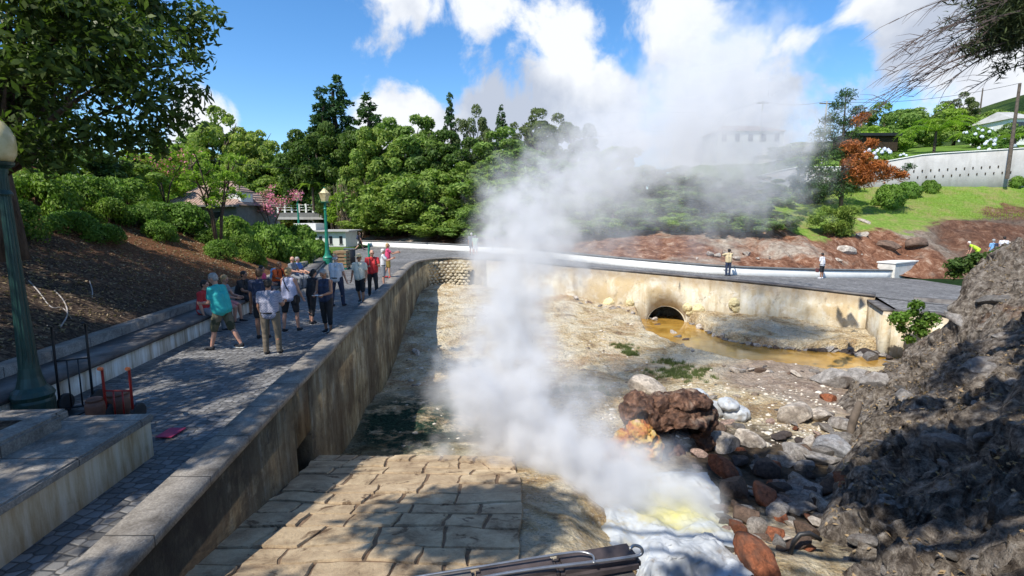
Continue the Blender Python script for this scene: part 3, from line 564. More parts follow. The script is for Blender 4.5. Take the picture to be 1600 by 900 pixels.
def floor_z(x, y, det=True):
    x = np.asarray(x, float); y = np.asarray(y, float)
    z = floor_base(x, y)
    if det:
        z = z + .16*fbm(x*.35, y*.35, 1, 4, 3) + .10*fbm(x*1.3, y*1.3, 2, 4, 5) + .045*fbm(x*5, y*5, 3, 3, 9)
        lay = fbm(x*.5, y*.9, 7, 4, 21); z = z + .10*(np.round(lay*6)/6 - lay)*sstep(9, 11, y)
    dm = np.full(np.broadcast(x, y).shape, 9.0)
    for (cx, cy), cw_ in zip(CH[::2], CHW[::2]): dm = np.minimum(dm, np.hypot(x-cx, y-cy)-cw_)
    dm = dm + .12*fbm(x*1.2, y*1.2, 4, 3, 12)
    z = np.where(dm < .9, z + (WATER-.35 - z)*(1-sstep(-.05, .42, dm)), z)
    kp = sstep(1.7, .5, x+.25*fbm(x*2, y*2, 0, 3, 14))*sstep(8.75, 8.3, y); z = z*(1-kp)+(pave_z(x, y)-.05+.03*fbm(x*4, y*4, 0, 3, 2))*kp
    # low ground under the pavement and the near rubble
    z = np.where((y < 8.75) & (x < .02), np.minimum(z, -1.75), z)
    return z
X, Y = np.meshgrid(np.linspace(-7.2, 20.5, 420), np.linspace(1, 37, 520))
Z = floor_z(X, Y)
# keep the sheet behind its walls
xl = np.interp(Y, PAR[:60, 1], PAR[:60, 0]); Z = np.where((X < xl-.15) & (Y < 27), -4.0, Z)
o = tag(link('basin_floor', grid_mesh('basin_floor', X, Y, Z), M['mineral_crust']), kind='structure')
# water sheets
mb = MB(); L1 = offset(CH, 1.0); L2 = offset(CH, -1.0); k = 1.9
A_ = [CH[i]+(L1[i]-CH[i])*(CHW[i]+.7) for i in range(len(CH))]; B_ = [CH[i]+(L2[i]-CH[i])*(CHW[i]+.7) for i in range(len(CH))]
va = [mb.bm.verts.new((p[0], p[1], WATER)) for p in A_]; vb = [mb.bm.verts.new((p[0], p[1], WATER)) for p in B_]
for i in range(len(va)-1): mb.bm.faces.new((va[i], va[i+1], vb[i+1], vb[i]))
tag(mb.build('stream_water', M['ochre_water']), kind='structure')

# pavement of big slabs
def pavement():
    PC = [at(310, 905, z=-.5), at(445, 736, z=-1.3), at(801, 733, z=-1.3), at(806, 868, z=-.6)]
    V = []; F = []
    y = 3.6; rows = 0
    mb = MB()
    while y < 8.45:
        h = rng.uniform(.32, .56); y1 = min(y+h, 8.5)
        if 8.5-y1 < .25: y1 = 8.5
        xl_ = -2.6-.11*y-.0; x = xl_; xr = .08
        while x < xr-.02:
            wd = rng.uniform(.42, .85) if y < 8.0 else rng.uniform(.3, .5); x1 = min(x+wd, xr)
            if xr-x1 < .22: x1 = xr
            g = .008; zt = rng.uniform(-.012, .012); tx = rng.uniform(-.012, .012)
            cs = [(x+g+rng.uniform(0, .016), y+g+rng.uniform(0, .014)), (x1-g-rng.uniform(0, .016), y+g+rng.uniform(0, .014)), (x1-g-rng.uniform(0, .016), y1-g-rng.uniform(0, .014)), (x+g+rng.uniform(0, .016), y1-g-rng.uniform(0, .014))]
            # ragged outline
            out = []
            for a_, b_ in zip(cs, cs[1:]+cs[:1]):
                for t_ in np.linspace(0, 1, 7)[:-1]:
                    px_, py_ = a_[0]+(b_[0]-a_[0])*t_, a_[1]+(b_[1]-a_[1])*t_
                    out.append((px_+.018*float(vnoise(px_*9, py_*9, 1))+.09*float(vnoise(px_*1.7, py_*1.7, 11)), min(8.5, py_+.018*float(vnoise(px_*9, py_*9, 5))+.10*float(vnoise(px_*1.3, py_*1.3, 15)))))
            cx_, cy_ = sum(p[0] for p in out)/len(out), sum(p[1] for p in out)/len(out)
            top = [mb.bm.verts.new((p[0]-.009*math.copysign(1, p[0]-cx_), p[1]-.008*math.copysign(1, p[1]-cy_), float(pave_z(0, p[1]))+zt+tx*(p[0]-cx_))) for p in out]
            mid = [mb.bm.verts.new((p[0], p[1], float(pave_z(0, p[1]))+zt-.022)) for p in out]
            bot = [mb.bm.verts.new((p[0], p[1], float(pave_z(0, p[1]))-.25)) for p in out]
            mb.bm.faces.new(top)
            for P_, Q_ in ((mid, top), (bot, mid)):
                for i in range(len(P_)): mb.bm.faces.new((P_[i], P_[(i+1) % len(P_)], Q_[(i+1) % len(P_)], Q_[i]))
            x = x1
        y = y1
    return mb
tag(pavement().build('stone_pavement', M['slab_stone']), kind='structure')
X, Y = np.meshgrid(np.linspace(-3.9, .06, 30), np.linspace(3, 8.46, 40)); Z = pave_z(X, Y)-.020+.010*fbm(X*4, Y*4)
X = np.where(X < -2.5-.11*Y, -2.55-.11*Y, X)
tag(link('pavement_bed', grid_mesh('pavement_bed', X, Y, Z), M['joint_mud']), kind='structure')
tag(MB().box((-3.6, 8.30, -2.2), (.05, 8.44, -1.34)).build('pavement_edge', M['dark_stone']), kind='structure')
tag(MB().box((-.1, 3.0, -2.0), (.05, 8.44, -1.34)).build('pavement_side', M['joint_mud']), kind='structure')

# ------------------------------------------------------------------ rock slope at the right
FX = np.array([(2, 1.9), (4, 2.7), (6.2, 3.9), (9.3, 6.3), (12, 8.3), (15.7, 10.6), (18, 13.2), (21, 16)])
def slope_z(x, y, det=True):
    x = np.asarray(x, float); y = np.asarray(y, float)
    xe = np.interp(y, FX[:, 0], FX[:, 1]); xe = xe + .45*fbm(y*.5, 0*y, 8, 3, 40)
    rate = np.interp(y, [3, 8, 13, 16], [.62, .66, .85, 1.15])
    s_ = np.maximum(x-xe, 0); base = np.interp(y, [2, 6, 10, 16, 21], [-1.0, -1.35, -2.0, -2.7, -3.0])
    top = np.interp(y, [2, 8, 12, 15, 17], [2.3, 2.1, 2.0, 1.9, 1.7])+.05*(x-14).clip(0, 6)
    h = s_*rate; hm = top-base
    zn = hm*(1-np.exp(-(h/hm)**1.25*1.25))
    zc = np.interp(s_, [0, 1.2, 2.2, 3.0, 3.7, 4.6, 8], [0, .5, 1.2, 2.1, 4.1, 4.7, 5.1])*hm/4.8
    kc = sstep(10, 14.5, y); z = base + zn*(1-kc) + zc*kc - .12
    if det:
        a = sstep(0, .6, s_)
        rid = 1-np.abs(fbm(x*.45, y*.45, z*.3, 5, 50)); z = z + a*(.95*(rid-.75) + .42*fbm(x*1.1, y*1.1, 3, 5, 60) + .26*(.35-np.abs(fbm(x*2.6, y*2.6, 5, 4, 70))) + .07*fbm(x*9, y*9, 5, 3, 77))
        st = fbm(x*.8, y*.8, 9, 4, 90)*4; z = z + a*.30*(np.round(st)-st)
    fall = sstep(19.3, 17.6, y + .45*fbm(x*.8, y*.8, 2, 3, 31)); zf = np.interp(x, [14, 18, 22, 30], [-3.4, -3.2, -1.6, -1.4])
    return z*fall + zf*(1-fall)
X, Y = np.meshgrid(np.linspace(1.5, 27, 560), np.linspace(.5, 21.5, 480))
Z = slope_z(X, Y); xe = np.interp(Y, FX[:, 0], FX[:, 1]); Z = np.where(X < xe-.6, -4.2, Z)
Xd = X + .45*fbm(X*.9, Y*.9, Z*1.6, 5, 33)*sstep(0, 1, X-xe); 
tag(link('rock_slope', grid_mesh('rock_slope', Xd, Y, Z), M['rocky_earth']), kind='structure')

# ------------------------------------------------------------------ planted hillside at the left
def hill_z(x, y, det=True):
    x = np.asarray(x, float); y = np.asarray(y, float)
    s_ = np.maximum(bench_x(y)-1.02-x, 0); g = np.interp(y, [0, 8, 20, 27, 33, 42, 60], [.43, .43, .50, .42, .12, .04, .03])
    z = np.interp(y, [20, 27, 40], [.50, .28, .10]) + g*s_ - .007*np.minimum(s_, 20)**1.5*g*2
    if det: z = z + sstep(0, .8, s_)*(.10*fbm(x*.5, y*.5, 0, 3, 80)+.03*fbm(x*3, y*3, 0, 3, 81))
    return z
ys = np.linspace(-8, 60, 260); u = np.linspace(0, 1, 190)**1.4
Yh = np.repeat(ys[:, None], len(u), 1); Xh = (bench_x(Yh)-1.0) - u[None, :]*34
tag(link('hillside', grid_mesh('hillside', Xh[:, ::-1], Yh[:, ::-1], hill_z(Xh, Yh)[:, ::-1]), M['leaf_litter']), kind='structure')
# ------------------------------------------------------------------ bank behind the road
wwx, wwy = WW[:, 0], WW[:, 1]
def bank_z(x, y, det=True):
    x = np.asarray(x, float); y = np.asarray(y, float)
    y0 = np.interp(x, np.r_[-40, wwx, 34, 60], np.r_[60, wwy+.3, 37.5, 41])
    d = np.maximum(y-y0, 0); b = road_z(x)+.32 - .3*sstep(28, 32, x)
    k = sstep(8, 26, x)
    prof_r = np.interp(d, [0, 1, 4, 8, 12, 20, 24, 60], [0, .25, 2.2, 4.1, 5.4, 7.9, 8.2, 9])
    prof_l = np.interp(d, [0, 1, 6, 12, 25, 60], [0, .15, 1.2, 2.2, 3.6, 6])
    z = b + prof_r*k*np.interp(x, [8, 26, 35, 46, 56], [.6, .86, 1.03, 1.28, 1.5]) + prof_l*(1-k)
    if det:
        z = z + sstep(0, 2, d)*(.35*fbm(x*.25, y*.25, 0, 4, 85)*(1-sstep(9, 13, d)) + .10*fbm(x*1.5, y*1.5, 0, 4, 86))
        z = z + sstep(.3, 1.2, d)*(1-sstep(6.5, 9, d))*(k)*(.55*(1-np.abs(fbm(x*.38, y*.38, 2, 5, 88))*2)+.25*fbm(x*1.1, y*1.1, 1, 5, 89))
    return z
X, Y0 = np.meshgrid(np.linspace(-30, 75, 420), np.linspace(0, 1, 200)**1.3)
yb = np.interp(X, np.r_[-40, wwx, 34, 60, 90], np.r_[60, wwy+.3, 37.5, 41, 45]); Y = yb + Y0*55
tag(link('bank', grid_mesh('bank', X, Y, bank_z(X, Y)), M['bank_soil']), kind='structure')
# rising ground on to the right of the plaza
def ground_z(x, y):
    r = np.hypot(x, y); z = -1.7 + 0*x
    basin = sstep(-9.5, -6.5, x)*sstep(46, 20, x)*sstep(-3, 2, y)*sstep(56, 40, y)
    z = np.where((x > -7.5) & (x < 24) & (y > 0) & (y < 36), -4.6, z)
    z = z + sstep(60, 100, r)*3 + sstep(90, 320, r)*np.interp(np.arctan2(x, y)*57.3, [-180, -60, -20, 0, 15, 28, 38, 46, 60, 120, 180], [2, 6, 3, 2, 14, 38, 44, 62, 60, 20, 2])*(.85+.35*fbm(x*.008, y*.008, 0, 4, 95)) + sstep(70, 200, r)*1.2*fbm(x*.03, y*.03, 0, 4, 96)
    return z
c = np.r_[-1600, -1100, -800, -600, -450, -350, np.linspace(-300, 300, 301), 350, 450, 600, 800, 1100, 1600]
cx = np.unique(np.r_[c, -7.5, -7.4, 24, 24.1]); cy = np.unique(np.r_[c, 0, .1, 36, 36.1])
X, Y = np.meshgrid(cx, cy); tag(link('ground', grid_mesh('ground', X, Y, ground_z(X, Y)), M['wooded_hill']), kind='structure')
# ------------------------------------------------------------------ foliage
def leaves(name, Cn, Nn, size, aspect=.45, fold=.0):
    """diamond leaves: centres (n,3), normals (n,3)"""
    n = len(Cn); Nn = Nn/np.maximum(np.linalg.norm(Nn, axis=1), 1e-6)[:, None]
    t = rng.normal(size=(n, 3)); t -= Nn*(t*Nn).sum(1)[:, None]; t /= np.linalg.norm(t, axis=1)[:, None]; b = np.cross(Nn, t)
    s = (np.asarray(size)*rng.uniform(.65, 1.35, n))[:, None]
    V = np.stack([Cn-t*s*.5, Cn+b*s*aspect*.5+t*s*.05, Cn+t*s*.5-Nn*s*.12, Cn-b*s*aspect*.5+t*s*.05], 1).reshape(-1, 3)
    return npmesh(name, V, np.arange(4*n).reshape(n, 4))
def sphere_dirs(n):
    v = rng.normal(size=(n, 3)); return v/np.linalg.norm(v, axis=1)[:, None]
def clump_cloud(clumps, n, jitter=.55, shell=(.72, 1.05)):
    """leaves on the skins of many clumps (centre, radius)"""
    cc = np.array([c for c, r in clumps]); rr = np.array([r for c, r in clumps]); p = rr**2/np.sum(rr**2)
    k = rng.choice(len(clumps), n, p=p); d = sphere_dirs(n); d[:, 2] = np.where((d[:, 2] < -.3) & (rng.random(n) < .6), -d[:, 2], d[:, 2])
    C_ = cc[k] + d*(rr[k]*rng.uniform(*shell, n))[:, None]*np.array([1, 1, .8])
    return C_, d + rng.normal(size=(n, 3))*jitter
def round_crown(name, rad, h, nl, size, nclump=60, base=.25, seed=0, cr=(.16, .30), top=1.0):
    """crown of a broadleaved tree, local z from base*h to h"""
    cl = []; rs = np.random.default_rng(seed); zc = h*(1+base)/2; rz = h*(1-base)/2
    while len(cl) < nclump:
        d = rs.normal(size=3); d /= np.linalg.norm(d); q = rs.uniform(.35, .88)**.6
        if d[2] < 0: q *= .95
        m = 1+.22*math.sin(3*math.atan2(d[1], d[0])+seed)+.12*math.sin(5*d[2]+seed*2)
        cl.append(((d[0]*rad*q*m, d[1]*rad*q*m, zc+d[2]*rz*q*(1 if d[2] < 0 else top)), rad*rs.uniform(*cr)))
    C_, N_ = clump_cloud(cl, nl); return leaves(name, C_, N_, size)
def conifer_crown(name, rad, h, nl, size, seed=0, narrow=1.0, col=.12):
    rs = np.random.default_rng(seed); cl = []
    nz = int(h*3.6); 
    for i in range(nz):
        t = i/nz; z = h*(col+(1-col)*t); r = rad*((1-t)**.75)*(1+.18*math.sin(i*1.7+seed))*narrow
        for k in range(max(2, int(6*r/rad)+2)):
            a = rs.uniform(0, 6.28); q = rs.uniform(.45, 1.0); cl.append(((math.cos(a)*r*q, math.sin(a)*r*q, z-.25*r*q+rs.uniform(-.2, .2)), max(.22, rad*.19*(1-t*.6))*rs.uniform(.8, 1.3)))
    C_, N_ = clump_cloud(cl, nl, .7); return leaves(name, C_, N_, size, .35)
def trunk_mesh(h, r, bend=.04, limbs=7, seed=0, spread=.35, top=.75):
    rs = random.Random(seed); mb = MB(); pts = []; x = y = 0
    for i in range(9):
        z = -0.4 + (h*top+.4)*i/8; pts.append((x, y, z)); x += rs.uniform(-bend, bend)*h*.3; y += rs.uniform(-bend, bend)*h*.3
    mb.tube(pts, [r*(1.25-.95*i/8) for i in range(9)], 9)
    for k in range(limbs):
        i = rs.randint(3, 7); p = Vector(pts[i]); a = rs.uniform(0, 6.28); L_ = h*spread*rs.uniform(.6, 1.1); d = Vector((math.cos(a), math.sin(a), rs.uniform(.4, .9))).normalized()
        q = [p, p+d*L_*.35, p+d*L_*.7+Vector((0, 0, .08*L_)), p+d*L_+Vector((0, 0, .2*L_))]; mb.tube(q, [r*.45, r*.32, r*.2, r*.06], 6)
    return mb.mesh()
CROWNS = {}
def crown(kind, v):
    k = (kind, v)
    if k in CROWNS: return CROWNS[k]
    if kind == 'dark': me = round_crown('crown', 4.2, 10, 25000, .36, 90, .10, v, (.13, .24)); m = 'leaf_dark'
    if kind == 'mid': me = round_crown('crown', 4.2, 10, 25000, .36, 100, .06, v, (.12, .22)); m = 'leaf_mid'
    if kind == 'pale': me = round_crown('crown', 4.2, 10, 24000, .32, 110, .04, v, (.11, .20)); m = 'leaf_lime'
    if kind == 'bright': me = round_crown('crown', 4.0, 8, 16000, .34, 70, .12, v, (.14, .26)); m = 'leaf_bright'
    if kind == 'olive': me = round_crown('crown', 3.6, 10, 13000, .28, 70, .25, v, (.12, .22)); m = 'leaf_olive'
    if kind == 'conifer': me = conifer_crown('crown', 3.0, 13, 16000, .36, v); m = 'leaf_conifer'
    if kind == 'low': me = round_crown('crown', 2.6, 4.2, 8000, .27, 40, 0, v, (.18, .32)); m = 'leaf_mid'
    if kind == 'lowbright': me = round_crown('crown', 2.2, 3.4, 6000, .26, 34, 0, v, (.18, .32)); m = 'leaf_bright'
    h = {'dark': 10, 'mid': 10, 'pale': 10, 'bright': 8, 'olive': 10, 'conifer': 13, 'low': 4.2, 'lowbright': 3.4}[kind]; rr = {'dark': 4.2, 'mid': 4.2, 'pale': 4.2, 'bright': 4.0, 'olive': 3.6, 'conifer': 3.0, 'low': 2.6, 'lowbright': 2.2}[kind]
    me.materials.append(M[m]); tm = trunk_mesh(h, h*.022+.05, seed=v, top=.8 if kind != 'conifer' else .9, limbs=7 if kind != 'conifer' else 0, spread=.28); tm.materials.append(M['bark'])
    CROWNS[k] = (me, tm, h, rr); return CROWNS[k]
def kerb_y(px):
    y = 45.0
    for _ in range(12): y = float(np.interp((px-800)/780*y, wwx, wwy))
    return y
def tree(kind, v, px, top, wpx, Y, label, cat='tree', group=None, name=None, zbase=None, mat=None):
    if group in ('shrubs at the front of the wood', GR) and 545 < px < 1220: Y = max(Y, kerb_y(px)+1.2+wpx/780*Y*.42)
    me, tm, h, rr = crown(kind, v)
    x = (px-800)/780*Y*(CP+SP*.1); p = at(px, top, Y=Y); zb = float(bank_z(p.x, Y, False)) if zbase is None else zbase
    H = max(1.5, p.z-zb); sx = (wpx/780*Y/2)/rr
    t = empty(name or {'conifer': 'conifer_tree', 'low': 'shrub', 'lowbright': 'shrub'}.get(kind, 'broadleaf_tree'), (p.x, Y, zb), rng.uniform(0, 6.28), label, cat, group)
    t.scale = (sx, sx*rng.uniform(.9, 1.1), H/h)
    o = link('crown', me, None, t); 
    if kind not in ('low', 'lowbright') or 1: link('trunk' if kind not in ('low', 'lowbright') else 'stem', tm, None, t)
    return t
GR = 'trees of the wooded bank beyond the road'
T = [
 ('pale', 1, 350, 168, 150, 66, 'tall rounded pale green tree standing left of the dark conifer cluster', None, 0.5),
 ('pale', 2, 318, 188, 110, 68, 'pale green tree top left of the rounded one', None, .5), ('pale', 3, 388, 196, 110, 69, 'pale green tree top right of the rounded one', None, .5),
 ('bright', 2, 262, 222, 120, 44, 'yellow green tree behind the tiled roof house near the big dark tree', None, 1.2),
 ('bright', 3, 215, 232, 110, 36, 'sunlit yellow green tree seen under the hanging edge of the big dark tree', None, 1.5),
 ('bright', 1, 405, 228, 90, 70, 'yellow green tree between the rounded pale tree and the conifers', None, 1),
 ('mid', 2, 440, 255, 120, 66, 'dark tree filling the shaded gap behind the white railing bridge', None, .5),
 ('mid', 1, 380, 262, 120, 64, 'dark tree in shade behind the left end of the bridge', None, .5),
 ('bright', 3, 300, 250, 90, 58, 'mid green tree right behind the tiled roof', None, 1),
 ('conifer', 1, 523, 117, 125, 66, 'tallest conifer with the pointed top left of centre', None, 1),
 ('conifer', 2, 499, 138, 105, 64, 'slim conifer just left of the tallest one', None, 1),
 ('conifer', 3, 573, 146, 145, 63, 'broad conifer right of the tallest one', None, 1),
 ('dark', 3, 492, 182, 120, 62, 'dense dark tree below the left conifers', None, .8),
 ('dark', 4, 545, 205, 110, 60, 'dense dark tree between the tallest conifer and the bridge', None, .8),
 ('mid', 2, 640, 178, 150, 60, 'wide grey green tree right of the conifer cluster', None, None),
 ('mid', 4, 596, 196, 110, 57, 'grey green tree rising behind the dry grey bush', None, None),
 ('dark', 2, 690, 205, 130, 58, 'dark green tree under the pointed central conifer', None, None),
 ('conifer', 2, 702, 146, 56, 62, 'narrow pointed conifer at the centre of the wood', None, None),
 ('olive', 1, 738, 168, 70, 62, 'rounded dark tree top just right of the narrow central conifer', None, None),
 ('conifer', 3, 783, 165, 60, 64, 'conifer top second to the right of the narrow central one', None, None),
 ('mid', 1, 790, 205, 150, 56, 'broad green tree left of the steam column', None, None),
 ('mid', 3, 722, 248, 130, 53, 'bushy green tree in the middle front of the wood', None, None),
 ('olive', 2, 838, 170, 105, 62, 'airy olive tree top at the left edge of the rising steam', None, None),
 ('olive', 3, 896, 182, 100, 61, 'airy olive tree top half veiled by the steam', None, None),
 ('mid', 2, 850, 245, 130, 53, 'green tree behind the steam column on its left side', None, None),
 ('dark', 1, 905, 240, 120, 54, 'dark tree behind the middle of the steam column', None, None),
 ('low', 1, 612, 282, 120, 50.5, 'rounded light green shrub at the left front of the wood above the white kerb wall', 's', None),
 ('low', 2, 690, 300, 110, 49, 'rounded green shrub second from the left at the front of the wood', 's', None),
 ('low', 3, 745, 315, 90, 48, 'small green shrub above the kerb wall behind the two strollers', 's', None),
 ('low', 1, 800, 300, 120, 47, 'wide green shrub left behind the steam column', 's', None),
 ('mid', 4, 960, 225, 120, 52, 'tall tree behind the steam right of the column', None, None),
 ('dark', 3, 1010, 262, 120, 49, 'dark tree above the red mound behind the steam', None, None),
 ('mid', 1, 1070, 262, 130, 50, 'green tree behind the drifting steam left of the hidden house', None, None),
 ('dark', 4, 1120, 290, 130, 46, 'dark tree directly behind the man in the yellow shirt', None, None),
 ('mid', 2, 1175, 275, 110, 47, 'green tree at the right end of the wood below the hidden house', None, None),
 ('low', 2, 960, 320, 110, 46, 'green shrub behind the steam at the foot of the wood', 's', None),
 ('lowbright', 2, 1058, 338, 70, 43, 'bright green shrub above the red mound', 's', None),
 ('low', 3, 1115, 352, 110, 41.5, 'green shrub at the kerb wall behind the man in the yellow shirt', 's', None),
 ('low', 1, 1175, 355, 80, 41, 'green shrub at the kerb wall right of the man in the yellow shirt', 's', None),
 ('low', 3, 1010, 318, 80, 45, 'green shrub in the dark hollow left of the red mound', 's', None),
 ('dark', 1, 95, 205, 170, 26, 'dark tree behind the big tree at the far left', None, 3.0), ('dark', 3, 10, 190, 190, 22, 'dark tree at the left picture edge behind the lamp head', None, 3.0), ('mid', 3, 165, 235, 120, 30, 'mid green tree low behind the big dark tree', None, 2.6),
 ('bright', 1, 1215, 300, 70, 52, 'pale green small tree at the foot of the long retaining wall', None, None),
]
for i, (px, top, wp, Yd) in enumerate([(590, 335, 90, 48), (640, 318, 110, 47), (685, 345, 90, 46), (728, 352, 90, 45), (775, 345, 90, 45), (830, 335, 110, 45), (880, 345, 100, 44), (925, 350, 90, 43.5), (985, 350, 80, 44), (1145, 330, 90, 42.5), (1205, 345, 80, 42), (660, 262, 140, 53), (575, 255, 100, 55), (775, 262, 150, 52), (850, 300, 120, 49), (910, 305, 110, 48.5), (1045, 300, 120, 47), (1140, 300, 130, 45), (540, 250, 110, 62), (480, 290, 110, 66), (420, 300, 110, 72), (360, 300, 120, 74), (310, 290, 90, 62)]):
    where = ['left of the dry bush foot', 'below the widest grey green tree', 'in the lower wood left of the strollers', 'behind the strollers at the kerb wall', 'at the left foot of the steam column', 'behind the steam column at kerb height', 'behind the steam column, a step to its right', 'right of the steam column at kerb height', 'in the hollow beside the red mound', 'above the right shoulder of the man in yellow', 'at the right end of the wood near the red bank', 'in the middle storey below the widest tree', 'in the middle storey above the dry bush', 'in the middle storey left of the steam', 'in the middle storey behind the steam', 'in the middle storey a little right of the column', 'above the bright shrub of the red mound', 'in the middle storey behind the man in yellow', 'right behind the lower conifers', 'behind the railing bridge, its right part', 'behind the railing bridge, its middle part', 'behind the railing bridge, its left part', 'behind the tiled house on its right'][i]
    T.append((('low', 'low', 'low', 'lowbright' if i in (9, 7) else 'low')[i % 4], i % 3+1, px, top, wp*1.15, Yd, 'dense green shrub '+where, 's', 0.1 if i > 17 else None))
for kind, v, px, top, wp, Yd, lab, sh, zb in T:
    tree(kind, v, px, top, wp, Yd, lab, 'shrub' if sh else 'tree', 'shrubs at the front of the wood' if sh else GR, zbase=zb)

# ---- the big dark tree at the left and the shade trees
def big_tree(name, base, clumps, nl, size, mat, label, tr=.28, limb_to=None, aspect=.38, gap=None):
    t = empty(name, base, 0, label, 'tree')
    C_, N_ = clump_cloud(clumps, nl, .8, (.3, 1.1)); C_ = C_-np.array(base)
    link('crown', leaves('crown', C_, N_, size, aspect), M[mat], t)
    mb = MB(); top = Vector(np.mean([c for c, r in clumps], axis=0))-Vector(base); 
    pts = [Vector((0, 0, -.6)), top*.18+Vector((.1, 0, .2)), top*.42+Vector((-.1, .1, .3)), top*.75]; mb.tube(pts, [tr*1.3, tr, tr*.8, tr*.5], 12)
    for c, r in (limb_to or clumps[::3]):
        e = Vector(c)-Vector(base); a = pts[rng.integers(1, 3)]; m_ = a.lerp(e, .5)+Vector((0, 0, .25*r)); mb.tube([a, a.lerp(m_, .5)+Vector((0, 0, .1)), m_, e], [tr*.42, tr*.32, tr*.22, tr*.05], 7)
    mb.build('trunk', M['bark'], t, smooth=True); return t
rs = np.random.default_rng(5); cl = []
for i in range(230):
    d = rs.normal(size=3); d /= np.linalg.norm(d); q = rs.uniform(.2, 1)**.5
    c = np.array([-11.9, 10.8, 8.7]) + d*np.array([4.6, 4.2, 4.3])*q
    if c[2] < 4.3 and rs.random() < .5: continue
    cl.append((tuple(c), rs.uniform(.40, .85)))
for px, py, Yd, r in [(300, 60, 10.8, .5), (305, 95, 10.8, .4), (312, 30, 10.8, .5), (290, 150, 10.6, .55), (270, 195, 10.4, .55), (230, 215, 10.2, .5), (190, 230, 9.8, .5), (150, 210, 9.6, .6), (110, 235, 9.5, .5), (60, 215, 9.2, .6), (15, 235, 9, .5), (250, 240, 10.2, .3), (80, 260, 9.4, .4), (200, 160, 9.5, .8), (120, 120, 9, .8), (40, 100, 8.6, .8), (220, 90, 9.6, .9), (150, 30, 9.2, .9), (60, 20, 8.8, .9)]:
    cl.append((tuple(at(px, py, Y=Yd)), r))
big_tree('broadleaf_tree', (-11.2, 11.2, 2.6), cl, 76000, .18, 'leaf_shade', 'big dark leaved tree hanging over the planted slope in the upper left corner', .22)
cl = [((-10.5+rs.uniform(-3.5, 3.3), 2.2+rs.uniform(-4.0, 4.6), 7.8+rs.uniform(-1.3, 1.6)), rs.uniform(.4, .8)) for i in range(64)]
big_tree('broadleaf_tree', (-12, 0, 1.5), cl, 24000, .22, 'leaf_shade', 'broad shade tree beside the terrace out of the picture to the left', .3)
cl = []
for c0, r0, n_ in [((9.2, 4.2, 9.0), 3.2, 44), ((4.6, 1.8, 9.0), 2.9, 44), ((1.1, .9, 9.0), 1.5, 16), ((-5.0, .3, 9.0), 1.1, 12), ((-.8, 2.0, 9.4), 1.5, 14), ((-2.2, -1.8, 9.2), 1.1, 9), ((7.4, 3.2, 9.6), 2.0, 14), ((13.5, 6.5, 11.5), 2.4, 18)]:  # crown clumps, mostly out of view, added to shade slope, rubble and pavement
    for i in range(n_):
        d = rs.normal(size=3); d /= np.linalg.norm(d); cl.append((tuple(np.array(c0)+d*r0*rs.uniform(.2, 1)*np.array([1, 1, .45])), rs.uniform(.45, .85)))
pine = big_tree('pine_tree', (7.5, -1.0, 1.6), cl, 52000, .33, 'leaf_pine', 'dark pine whose drooping bare twigs hang into the upper right corner', .32, aspect=.32, limb_to=cl[::6])
C2, N2 = [], []
mb = MB(); rr_ = random.Random(3)
for k in range(26):
    s = at(1640-rr_.uniform(0, 110), rr_.uniform(-25, 100), Y=rr_.uniform(6.6, 8.2)); L_ = rr_.uniform(.9, 1.9); dr_ = Vector((-1, rr_.uniform(-.3, .3), rr_.uniform(-.32, .05))).normalized()
    pts = [s+dr_*L_*t_+Vector((0, 0, -.30*L_*t_*t_)) for t_ in (0, .25, .5, .75, 1)]; mb.tube(pts, [.014, .011, .008, .006, .003], 4)
    for j in range(13):
        t_ = rr_.uniform(.15, 1); p = s+dr_*L_*t_+Vector((0, 0, -.30*L_*t_*t_)); d2 = Vector((-.8, rr_.uniform(-.6, .6), rr_.uniform(-.9, .25))).normalized(); l2 = rr_.uniform(.15, .5)
        mb.tube([p, p+d2*l2*.5, p+d2*l2+Vector((0, 0, -.06))], [.005, .0035, .0015], 3)
    for j in range(3 if k % 2 else 1):
        t_ = rr_.uniform(0, .45); p = s+dr_*L_*t_; C2.append(np.array(p)+rng.normal(size=(50, 3))*.07); N2.append(rng.normal(size=(50, 3)))
for k in range(150):
    p = at(1612-rr_.uniform(0, 60), rr_.uniform(-40, 55), Y=rr_.uniform(6.8, 8.5)); C2.append(np.array(p)+rng.normal(size=(70, 3))*.13); N2.append(rng.normal(size=(70, 3)))
o = mb.build('twigs', M['twig']); child_abs(o, pine)
o = link('needles', leaves('needles', np.concatenate(C2), np.concatenate(N2), .13, .12), M['leaf_pine']); child_abs(o, pine)

# ---- clipped azaleas on the left hillside
def hit(px, py, zf, t0=3, t1=80):
    d = ray(px, py); t = t0
    while t < t1:
        p = Vector((0, 0, CAMZ))+d*t
        if p.z < float(zf(p.x, p.y)): return p
        t += .06
    return Vector((0, 0, CAMZ))+d*t1
def mound_leaves(seed, n=7000, sz=.075):
    rs_ = np.random.default_rng(seed); cl_ = []
    for i in range(26):
        a = rs_.uniform(0, 6.28); e = rs_.uniform(0, 1.3); cl_.append(((math.cos(a)*math.cos(e)*.68, math.sin(a)*math.cos(e)*.68, math.sin(e)*.60), rs_.uniform(.26, .40)))
    C_, N_ = clump_cloud(cl_, n, .5, (.8, 1.05)); return leaves('foliage', C_, N_, sz*1.2, .5)
AZ = [mound_leaves(i) for i in range(3)]; AZf = [mound_leaves(i+5, 5000, .13) for i in range(2)]
for a in AZ+AZf: a.materials.append(M['leaf_azalea'])
stem_me = MB().tube([(0, 0, -.3), (.02, 0, .3)], [.06, .04], 6).tube([(0, 0, 0), (.3, .1, .45)], [.03, .015], 5).tube([(0, 0, 0), (-.25, .2, .45)], [.03, .015], 5).tube([(0, 0, 0), (.05, -.3, .45)], [.03, .015], 5).mesh(); stem_me.materials.append(M['bark'])
